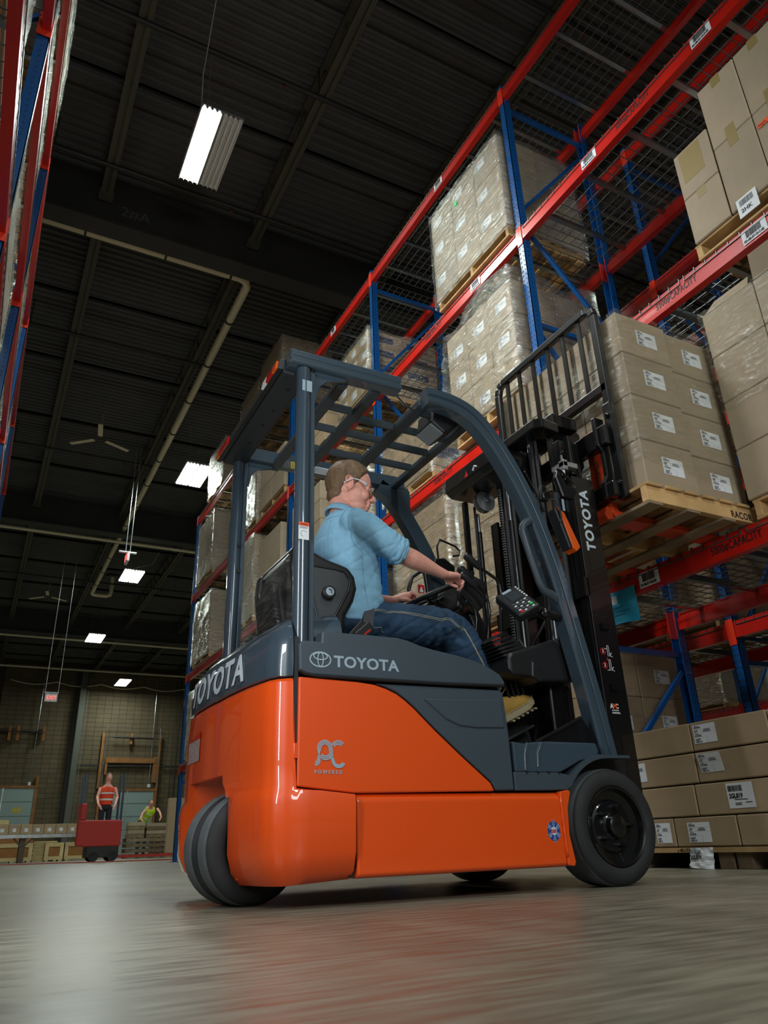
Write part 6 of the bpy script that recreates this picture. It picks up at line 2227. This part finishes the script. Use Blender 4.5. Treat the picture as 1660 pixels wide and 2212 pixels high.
jm_ = remesh(b, 0.0065, 5, jean_disp)
jm_.materials.clear()
jm_.materials.append(JEANS)
jeans = link('jeans', jm_, man)
jb = BVHTree.FromPolygons([v.co for v in jm_.vertices], [p.vertices[:] for p in jm_.polygons])
for dz in (0, -0.008):
    seam([(1.45, 2.84, 1.145 + dz), (1.60, 2.82, 1.142 + dz), (1.78, 2.815, 1.12 + dz), (1.84, 2.815, 1.128 + dz), (1.88, 2.81, 1.095 + dz), (1.91, 2.81, 1.095 + dz), (1.95, 2.81, 1.02 + dz), (2.0, 2.8, 0.92 + dz), (2.03, 2.8, 0.83 + dz)], THREAD, jeans, jb, 0.0011, nm='double_stitching')
seam([(1.36, 2.83, 1.13), (1.40, 2.83, 1.15), (1.44, 2.84, 1.12)], THREAD, jeans, jb, 0.001, nm='pocket_stitching')
seam([(1.44, 2.83, 1.055), (1.50, 2.83, 1.05), (1.505, 2.83, 1.01)], THREAD, jeans, jb, 0.001, nm='pocket_stitching')
MB().tube([(1.40 + 0.15 * math.cos(2 * PI * k / 30), 3.03 + 0.18 * math.sin(2 * PI * k / 30), 1.15) for k in range(30)], [(0.004, 0.016)] * 30, 8, closed=True, ref=(0, 0, 1)).build('trouser_belt', BELT, man, smooth=60)
# seat belt over the lap
sb = MB()
sp_ = [(1.405, 2.805, 1.035), (1.425, 2.825, 1.10), (1.45, 2.86, 1.165), (1.475, 2.92, 1.205), (1.49, 3.0, 1.21), (1.49, 3.1, 1.21), (1.47, 3.2, 1.18), (1.43, 3.25, 1.10), (1.40, 3.26, 1.03)]
vs = []
for p in sp_:
    p = Vector(p)
    vs += [p + Vector((-0.026, 0, -0.004)), p + Vector((0.026, 0, 0.004))]
sb.add(vs, [(2 * i, 2 * i + 1, 2 * i + 3, 2 * i + 2) for i in range(len(sp_) - 1)])
sbo = sb.build('seat_belt', BELT, man)
so_ = sbo.modifiers.new('s', 'SOLIDIFY')
so_.thickness = 0.004

# ---- boots
for yk, nm_ in ((2.825, 'boot'), (3.20, 'boot')):
    b = MB()
    th = math.atan2(0.125, 0.27)
    fx, fz = math.cos(th), math.sin(th)
    O_ = Vector((2.0, yk, 0.640))

    def F(a, c_, y_=0):
        return O_ + Vector((fx * a - fz * c_, y_, fz * a + fx * c_))
    b.tube([F(0.0, 0.035), F(0.05, 0.045), F(0.10, 0.052), F(0.15, 0.046), F(0.20, 0.038), F(0.25, 0.032), F(0.287, 0.024)],
           [(0.034, 0.034), (0.04, 0.046), (0.042, 0.052), (0.046, 0.046), (0.05, 0.038), (0.048, 0.032), (0.03, 0.02)], 20, ref=(-fz, 0, fx))
    b.sphere(F(0.25, 0.028), 0.045, 0.047, 0.033, 16)
    b.tube([F(0.05, 0.05), F(0.07, 0.12), F(0.085, 0.20)], [(0.044, 0.055), (0.046, 0.052), (0.05, 0.055)], 18, ref=(1, 0, 0))
    bm_ = remesh(b, 0.006, 3)
    bm_.materials.clear()
    bm_.materials.append(BOOT)
    bo_ = link('boot', bm_, man)
    s_ = MB()
    out = [(-0.035, 0.0, 0.03), (0.03, 0, 0.038), (0.10, 0, 0.034), (0.17, 0, 0.046), (0.23, 0, 0.052), (0.275, 0, 0.042), (0.297, 0, 0.02)]
    vs = []
    N_ = len(out)
    for zz in (-0.012, 0.016):
        for (a, _, w_) in out:
            vs += [F(a, zz + 0.02 * max(0, (a - 0.22) / 0.08), -w_), F(a, zz + 0.02 * max(0, (a - 0.22) / 0.08), w_)]
    K = 2 * N_
    fcs = []
    for i in range(N_ - 1):
        q = 2 * i
        fcs += [(q, q + 2, q + 3, q + 1), (K + q, K + q + 1, K + q + 3, K + q + 2), (q, K + q, K + q + 2, q + 2), (q + 1, q + 3, K + q + 3, K + q + 1)]
    fcs += [(0, 1, K + 1, K), (K - 2, 2 * K - 2, 2 * K - 1, K - 1)]
    s_.add(vs, fcs)
    for a in (0.12, 0.15, 0.18, 0.21, 0.24, 0.265):
        s_.bar(F(a, -0.018, -0.05), F(a, -0.018, 0.05), 0.014, 0.010, (0, 0, 1))
    s_.bar(F(0.0, -0.022, -0.03), F(0.0, -0.022, 0.03), 0.06, 0.02, (0, 0, 1))
    s_.build('sole', SOLE, bo_, bevel=0.004)
    l_ = MB()
    for k in range(4):
        l_.tube([F(0.105 + 0.0 * k, 0.10 + 0.018 * k, -0.035), F(0.125 - 0.004 * k, 0.105 + 0.018 * k, 0), F(0.105, 0.10 + 0.018 * k, 0.035)], 0.0028, 6)
    l_.tube([F(0.12, 0.115, -0.02), F(0.15, 0.14, -0.035), F(0.17, 0.125, -0.03), F(0.14, 0.105, -0.02)], 0.0026, 6)
    l_.build('laces', mat('boot_lace', rgb(150, 140, 70), 0.8) if 'boot_lace' not in bpy.data.materials else bpy.data.materials['boot_lace'], bo_, smooth=60)
    st2 = MB()
    st2.tube([F(a, 0.020 + 0.02 * max(0, (a - 0.22) / 0.08), -w_ + 0.002) for (a, _, w_) in out], 0.002, 6)
    st2.build('welt_stitching', THREAD, bo_)

# ================================================================ THE FAR END OF THE HALL
YW = 44.88


def sbox(nm, x0, x1, z0, z1, m, label, cat, y=YW, d=0.1, group=None):
    t = thing(nm, label, cat, ((x0 + x1) / 2, y, z0), group)
    MB().box(x0, x1, y - d, y, z0, z1).build('panel', m, t)
    return t


def dock_door(n_, x0, x1, zt, secs, mull, number=None):
    d = MB().box(x0, x1, YW - 0.06, YW, 0, zt).build('door_%d' % n_, DOORM)
    d['kind'] = 'structure'
    dz = zt / secs
    nx_ = len(mull) + 1
    xs = [x0] + mull + [x1]
    for k in range(secs):
        for i in range(nx_):
            MB().box(xs[i] + 0.03, xs[i + 1] - 0.03, YW - 0.09, YW - 0.06, k * dz + 0.03, (k + 1) * dz - 0.03).build('door_panel', DOORM, d, bevel=0.01)
    for q in mull:
        MB().box(q - 0.03, q + 0.03, YW - 0.12, YW - 0.06, 0, zt).build('door_stile', ZINC, d)
    MB().box(x0 - 0.14, x0, YW - 0.12, YW + 0.05, 0, zt + 0.2).build('jamb', TIMBER, d)
    MB().box(x1, x1 + 0.14, YW - 0.12, YW + 0.05, 0, zt + (0.6 if n_ == 1 else 0.2)).build('jamb', TIMBER, d)
    MB().box(x0 - 0.14, x1 + 0.14, YW - 0.13, YW + 0.05, zt, zt + 0.12).build('lintel', TIMBER, d)
    if number:
        text('lettering', number, 0.42, YELLOW, d, (2.05, YW - 0.1, 2.22), 'S', bold=0.012)
    return d


dock_door(1, 0.2, 2.98, 3.42, 5, [1.5], '48')
dock_door(2, 6.25, 9.05, 3.27, 5, [7.62])
t = thing('timber_frame', 'brown timber frame on the block wall above the right door', 'timber frame', (7.6, YW, 4.0))
MB().box(6.0, 6.14, YW - 0.12, YW, 3.4, 6.3).build('post', TIMBER, t)
MB().box(6.3, 6.42, YW - 0.12, YW, 4.1, 5.0).build('post', TIMBER, t)
MB().box(8.85, 9.08, YW - 0.12, YW, 3.7, 5.05).build('post', TIMBER, t)
MB().box(9.1, 9.2, YW - 0.1, YW, 3.4, 6.2).build('post', TIMBER, t)
MB().box(6.3, 9.0, YW - 0.14, YW - 0.01, 4.72, 4.98).build('header_beam', TIMBER, t)
t = thing('torsion_spring', 'dark torsion spring rod mounted above the right dock door', 'door spring', (7.5, YW - 0.2, 6.1))
MB().tube([(6.1, YW - 0.25, 6.05), (9.1, YW - 0.25, 6.0)], 0.02, 8).tube([(6.6, YW - 0.25, 6.06), (8.7, YW - 0.25, 6.02)], 0.055, 10).build('spring', DPIPE, t)
MB().box(7.46, 7.6, YW - 0.2, YW, 5.7, 6.3).build('mounting_board', TIMBER, t)
t = thing('torsion_spring', 'dark torsion spring rod on boards above the left dock door', 'door spring', (1.8, YW - 0.2, 6.2))
MB().tube([(0.0, YW - 0.25, 6.2), (3.05, YW - 0.25, 6.2)], 0.02, 8).tube([(0.2, YW - 0.25, 6.2), (1.3, YW - 0.25, 6.2)], 0.055, 10).tube([(1.85, YW - 0.25, 6.2), (2.75, YW - 0.25, 6.18)], 0.055, 10).build('spring', DPIPE, t)
for x_ in (1.3, 1.7, 2.95):
    MB().box(x_, x_ + 0.14, YW - 0.2, YW, 5.75, 6.5).build('mounting_board', TIMBER, t)
t = thing('steel_column', 'dark steel column standing against the block wall between the doors', 'column', (4.7, YW - 0.25, 0))
MB().box(4.55, 4.85, YW - 0.4, YW - 0.37, 0, 9.5).box(4.55, 4.85, YW - 0.13, YW - 0.1, 0, 9.5).box(4.68, 4.72, YW - 0.37, YW - 0.13, 0, 9.5).build('h_section', mat('column_paint', rgb(92, 96, 82), 0.5), t)
MB().box(4.35, 4.56, YW - 0.1, YW, 0, 9.5).build('dark_chase', GIRD, t)
for i, (x_, z0_, z1_, lb) in enumerate([(2.68, 3.69, 9.4, 'thin steel conduit with switch box left of the wall column'), (4.98, 0.3, 9.4, 'thin steel conduit just right of the wall column'),
                                        (8.72, 3.6, 9.4, 'thin steel conduit over the right dock door'), (9.85, 0, 9.4, 'dark conduit pair at the right end of the block wall')]):
    t = thing('conduit', lb, 'conduit', (x_, YW - 0.08, z0_))
    MB().tube([(x_, YW - 0.08, z0_), (x_, YW - 0.08, z1_)], 0.022, 6).build('pipe', ZINC if i < 3 else DPIPE, t)
    if i == 3:
        MB().tube([(x_ + 0.25, YW - 0.08, z0_), (x_ + 0.25, YW - 0.08, z1_)], 0.03, 6).build('pipe', DPIPE, t)
    if i in (0, 2):
        MB().box(x_ - 0.07, x_ + 0.07, YW - 0.15, YW, z0_ - 0.15, z0_ + 0.02).build('switch_box', PAPER, t)
t = thing('conduit', 'thin rectangular conduit frame around the right dock door', 'conduit', (7.6, YW - 0.1, 6.6))
MB().tube([(6.2, YW - 0.1, 3.6), (6.2, YW - 0.1, 6.6), (9.12, YW - 0.1, 6.6), (9.12, YW - 0.1, 0.2)], 0.02, 6).build('pipe', ZINC, t)
t = thing('swag_cable', 'pale cables sagging along the top of the block wall', 'cable', (5, YW - 0.3, 8.7))
for i in range(5):
    x0 = 1.0 + 2.3 * i
    MB().tube([(x0 + 2.3 * k / 8, YW - 0.3, 8.85 - 0.18 * math.sin(PI * k / 8)) for k in range(9)], 0.03, 6).build('cable', PVC, t)
tt = sbox('wall_rail', 4.9, 10.4, 4.52, 4.6, DPIPE, 'dark horizontal rail across the block wall', 'rail', YW, 0.08)

# ---- conveyor with cartons
cv = thing('roller_conveyor', 'long roller conveyor carrying small cartons at far left', 'conveyor', (1.5, 30, 0))
MB().box(-3.0, 3.95, 29.7, 29.76, 0.76, 0.87).box(-3.0, 3.95, 30.3, 30.36, 0.76, 0.87).build('side_rail', ZINC, cv)
rr = MB()
for i in range(70):
    rr.cyl((-2.95 + 0.1 * i, 30.03, 0.85), (0, 1, 0), 0.024, 0.56, 6)
o = rr.build('rollers', ZINC, cv)
o['kind'] = 'stuff'
for x_ in (-1.6, 1.85):
    MB().box(x_ - 0.09, x_ + 0.09, 29.76, 29.8, 0, 0.76).bar((x_ - 0.3, 29.78, 0.76), (x_ - 0.05, 29.78, 0.5), 0.06, 0.05).bar((x_ + 0.3, 29.78, 0.76), (x_ + 0.05, 29.78, 0.5), 0.06, 0.05).box(x_ - 0.09, x_ + 0.09, 30.28, 30.32, 0, 0.76).build('leg', mat('conveyor_leg_brown', rgb(80, 66, 50), 0.6) if x_ < 0 else bpy.data.materials['conveyor_leg_brown'], cv)
names = ['leftmost', 'second', 'third', 'fourth', 'fifth', 'sixth', 'rightmost']
for i in range(7):
    x0 = 1.0 + 0.365 * i
    carton(x0, x0 + 0.36, 29.8, 30.2, 0.876, 1.19, '%s of the seven small labelled cartons in view on the conveyor' % names[i], 'cartons on the conveyor', CARD, LBL, 'S', (0.3, 0.25))
carton(1.0, 1.34, 29.85, 30.15, 1.192, 1.33, 'small pale box standing on the leftmost conveyor cartons', None, CRATE)


def crate(x0, x1, y0, y1, h, label):
    t = thing('wooden_crate', label, 'crate', ((x0 + x1) / 2, (y0 + y1) / 2, 0))
    MB().box(x0 + 0.03, x1 - 0.03, y0 + 0.03, y1 - 0.03, 0.06, h - 0.02).build('side_sheet', TIMBER, t)
    for (a, c_, z0_, z1_) in ((x0, x1, 0.05, 0.17), (x0, x1, h - 0.12, h), (x0, x0 + 0.13, 0.17, h - 0.12), (x1 - 0.13, x1, 0.17, h - 0.12)):
        MB().box(a, c_, y0, y0 + 0.03, z0_, z1_).build('batten', CRATE, t)
    MB().box(x0, x1, y0, y1, h, h + 0.02).build('lid', CRATE, t)
    for x_ in (x0 + 0.05, (x0 + x1) / 2, x1 - 0.15):
        MB().box(x_, x_ + 0.1, y0, y1, 0, 0.05).build('skid', CRATE, t)


crate(1.0, 2.42, 33, 33.9, 0.63, 'pale wooden crate behind the conveyor leg')
crate(2.85, 3.5, 33, 33.9, 0.62, 'short pale wooden crate right of the stacked planks')
crate(3.55, 5.4, 33.1, 34, 0.62, 'long pale wooden crate behind the red truck')
t = thing('plank_pile', 'pile of pale planks between two wooden crates', 'planks', (2.65, 33.5, 0))
for k in range(14):
    MB().box(2.45 + random.uniform(-0.03, 0.03), 3.0 + random.uniform(0, 0.3), 33.3, 33.8, 0.05 * k + 0.01, 0.05 * k + 0.05).build('plank', CRATE, t)
t = thing('wood_panel', 'brown board lying on the crate behind the conveyor', 'board', (1.6, 33.5, 0.65))
MB().box(1.0, 2.4, 33.1, 33.8, 0.652, 0.84).build('board', TIMBER, t)

# ---- red stand-up truck with an operator in an orange vest
rt_ = thing('lift_truck', 'small red lift truck passing in front of the conveyor end', 'lift truck', (3.3, 24, 0))
REDT = mat('dull_red_paint', rgb(178, 40, 30), 0.5, coat=0.2)
MB().prism([(2.8, 0.42), (3.05, 0.38), (3.98, 0.38), (3.98, 1.04), (3.9, 1.06), (2.8, 1.06)], 23.7, 23.98).build('battery_body', REDT, rt_, bevel=0.03)
MB().box(3.1, 3.95, 23.98, 24.48, 0.4, 0.46).build('platform', DPIPE, rt_)
MB().box(3.1, 3.95, 23.72, 24.48, 0.1, 0.4).build('chassis', DPIPE, rt_, bevel=0.02)
for x_ in (3.3, 3.8):
    for y_ in (23.72, 24.38):
        MB().cyl((x_, y_ + 0.05, 0.13), (0, 1, 0), 0.13, 0.1, 18).build('wheel', RUBBER, rt_)
for y_ in (23.85, 24.25):
    MB().box(3.9, 5.6, y_, y_ + 0.14, 0.08, 0.15).build('fork', REDT, rt_)
for x_ in (2.86, 3.9):
    MB().box(x_, x_ + 0.06, 23.75, 23.81, 1.05, 2.3).box(x_, x_ + 0.06, 24.39, 24.45, 1.05, 2.3).build('guard_post', GREY, rt_)
MB().box(2.84, 3.0, 23.72, 24.48, 1.06, 1.5).build('mast_cowl', REDT, rt_, bevel=0.03)


def simple_person(label, base, hips, chest, head, vest, arms, legs, hairm):
    t = thing('person', label, 'person', base)
    b = MB()
    hips, chest, head = Vector(hips), Vector(chest), Vector(head)
    b.tube([hips, hips.lerp(chest, 0.5), chest, chest.lerp(head, 0.45)], [(0.15, 0.11), (0.15, 0.11), (0.19, 0.12), (0.07, 0.06)], 14, ref=(0, 1, 0))
    b.tube([chest, head], [0.07, 0.06], 12)
    b.sphere(head, 0.085, 0.1, 0.12, 14)
    b.sphere(head + Vector((0, -0.1, -0.02)), 0.015, 0.02, 0.02, 8)
    for ar in arms:
        b.tube(ar, [0.055, 0.045, 0.035, 0.03], 10)
        e = Vector(ar[-1])
        d = (e - Vector(ar[-2])).normalized()
        b.sphere(e + d * 0.04, 0.035, 0.035, 0.045, 10)
        for f in range(4):
            b.tube([e + d * 0.05, e + d * 0.12 + Vector((0.02 * (f - 1.5), 0, -0.01))], 0.009, 6)
    m_ = remesh(b, 0.014, 2)
    m_.materials.clear()
    m_.materials.append(SKIN)
    link('body', m_, t)
    b = MB()
    b.tube([hips.lerp(chest, 0.12), hips.lerp(chest, 0.5), chest, chest.lerp(head, 0.2)], [(0.18, 0.14), (0.18, 0.14), (0.22, 0.15), (0.15, 0.1)], 18, ref=(0, 1, 0))
    v_ = b.build('vest', vest, t, smooth=60)
    b = MB()
    ax_ = (chest - hips).normalized()
    b.tube([hips.lerp(chest, 0.35), hips.lerp(chest, 0.35) + ax_ * 0.05], [(0.19, 0.15)] * 2, 18, ref=(0, 1, 0))
    b.tube([hips.lerp(chest, 0.7), hips.lerp(chest, 0.7) + ax_ * 0.04], [(0.215, 0.16)] * 2, 18, ref=(0, 1, 0))
    b.build('reflective_band', PAPER, v_, smooth=60)
    b = MB()
    for lg_ in legs:
        b.tube(lg_, [0.095, 0.07, 0.055], 12)
    b.sphere(hips, 0.17, 0.13, 0.12, 14)
    b.build('trousers', DARKCLOTH, t, smooth=60)
    for lg_ in legs:
        e = Vector(lg_[-1])
        MB().sphere(e + Vector((0, -0.05, 0.0)), 0.05, 0.13, 0.05, 12).build('boot', RUBBER, t, smooth=60)
    MB().sphere(head + Vector((0, 0.015, 0.03)), 0.092, 0.1, 0.108, 14).build('hair', hairm, t, smooth=60)
    return t


simple_person('worker in orange vest with white stripes riding the red truck', (3.6, 24.2, 0.46), (3.55, 24.2, 1.42), (3.55, 24.2, 1.92), (3.56, 24.15, 2.22), VESTO,
              [[(3.36, 24.18, 1.94), (3.28, 24.1, 1.68), (3.3, 23.9, 1.48), (3.34, 23.85, 1.42)], [(3.75, 24.18, 1.94), (3.83, 24.1, 1.68), (3.77, 23.9, 1.48), (3.74, 23.85, 1.42)]],
              [[(3.46, 24.2, 1.42), (3.45, 24.18, 0.95), (3.45, 24.2, 0.51)], [(3.65, 24.2, 1.42), (3.66, 24.18, 0.95), (3.66, 24.2, 0.51)]], HAIR)
simple_person('worker in lime vest bending over the stacked cartons by the far door', (6.4, 33, 0), (6.30, 33.1, 1.3), (6.55, 32.8, 1.75), (6.5, 32.55, 2.0), VESTG,
              [[(6.40, 32.8, 1.75), (6.2, 32.6, 1.6), (6.12, 32.4, 1.42), (6.15, 32.3, 1.35)], [(6.8, 32.8, 1.78), (6.88, 32.6, 1.62), (6.9, 32.4, 1.45), (6.85, 32.3, 1.38)]],
              [[(6.2, 33.1, 1.2), (6.2, 33.0, 0.65), (6.2, 33.1, 0.05)], [(6.42, 33.1, 1.2), (6.45, 33.0, 0.65), (6.45, 33.1, 0.05)]], HAIR)

# ---- cartons, pallets, bollard, board around the far worker
for k, (x0, x1, z0_, z1_, lb) in enumerate([(5.42, 6.05, 0.692, 1.25, 'dark carton stack left of the lime vest worker'), (6.1, 6.85, 0.692, 1.2, 'tied bundle of cartons right of the lime vest worker')]):
    t = thing('carton_stack', lb, 'carton stack', ((x0 + x1) / 2, 31.2, z0_))
    for q in range(4):
        MB().box(x0 + random.uniform(0, 0.03), x1 - random.uniform(0, 0.03), 31, 31.5, z0_ + (z1_ - z0_) * q / 4, z0_ + (z1_ - z0_) * (q + 1) / 4 - 0.01).build('flat_carton', CARDG if q % 2 else WOODD, t)
for k, z_ in enumerate((0.0, 0.18, 0.36, 0.54)):
    pallet(5.4, 6.95, 30.95, 31.75, z_, '%s pallet of the far stack beneath the tied cartons' % ['lowest', 'second', 'third', 'topmost'][k], WOODD, 0.15, group='stacked pallets by the far worker')
t = thing('cardboard_sheet', 'tall plain cardboard sheet standing just left of the forklift rear', 'cardboard', (6.9, 29, 0))
MB().box(6.42, 7.6, 29, 29.25, 0.15, 1.95).build('sheet', CARD, t, bevel=0.01)
MB().box(6.4, 7.7, 28.95, 29.5, 0.0, 0.15).build('base_pallet', WOODD, t)
t = thing('bollard', 'yellow steel bollard beside the forklift rear bumper', 'bollard', (6.1, 26, 0))
MB().cyl((6.12, 26, 0.38), (0, 0, 1), 0.055, 0.76, 14).sphere((6.12, 26, 0.76), 0.055, 0.055, 0.04, 14).box(6.0, 6.24, 25.88, 26.12, 0, 0.012).build('post', YELLOW, t, smooth=40)
t = thing('air_hose', 'thin dark red hose lying across the far floor', 'hose', (3, 22, 0))
MB().tube([(-2, 25.2, 0.012), (0.6, 24.6, 0.012), (1.6, 23.4, 0.012), (2.4, 22.5, 0.012), (3.2, 21.6, 0.012), (4.0, 20.6, 0.012), (4.7, 19.6, 0.012), (6, 18.5, 0.012)], 0.012, 6).build('hose', REDT, t, smooth=60)
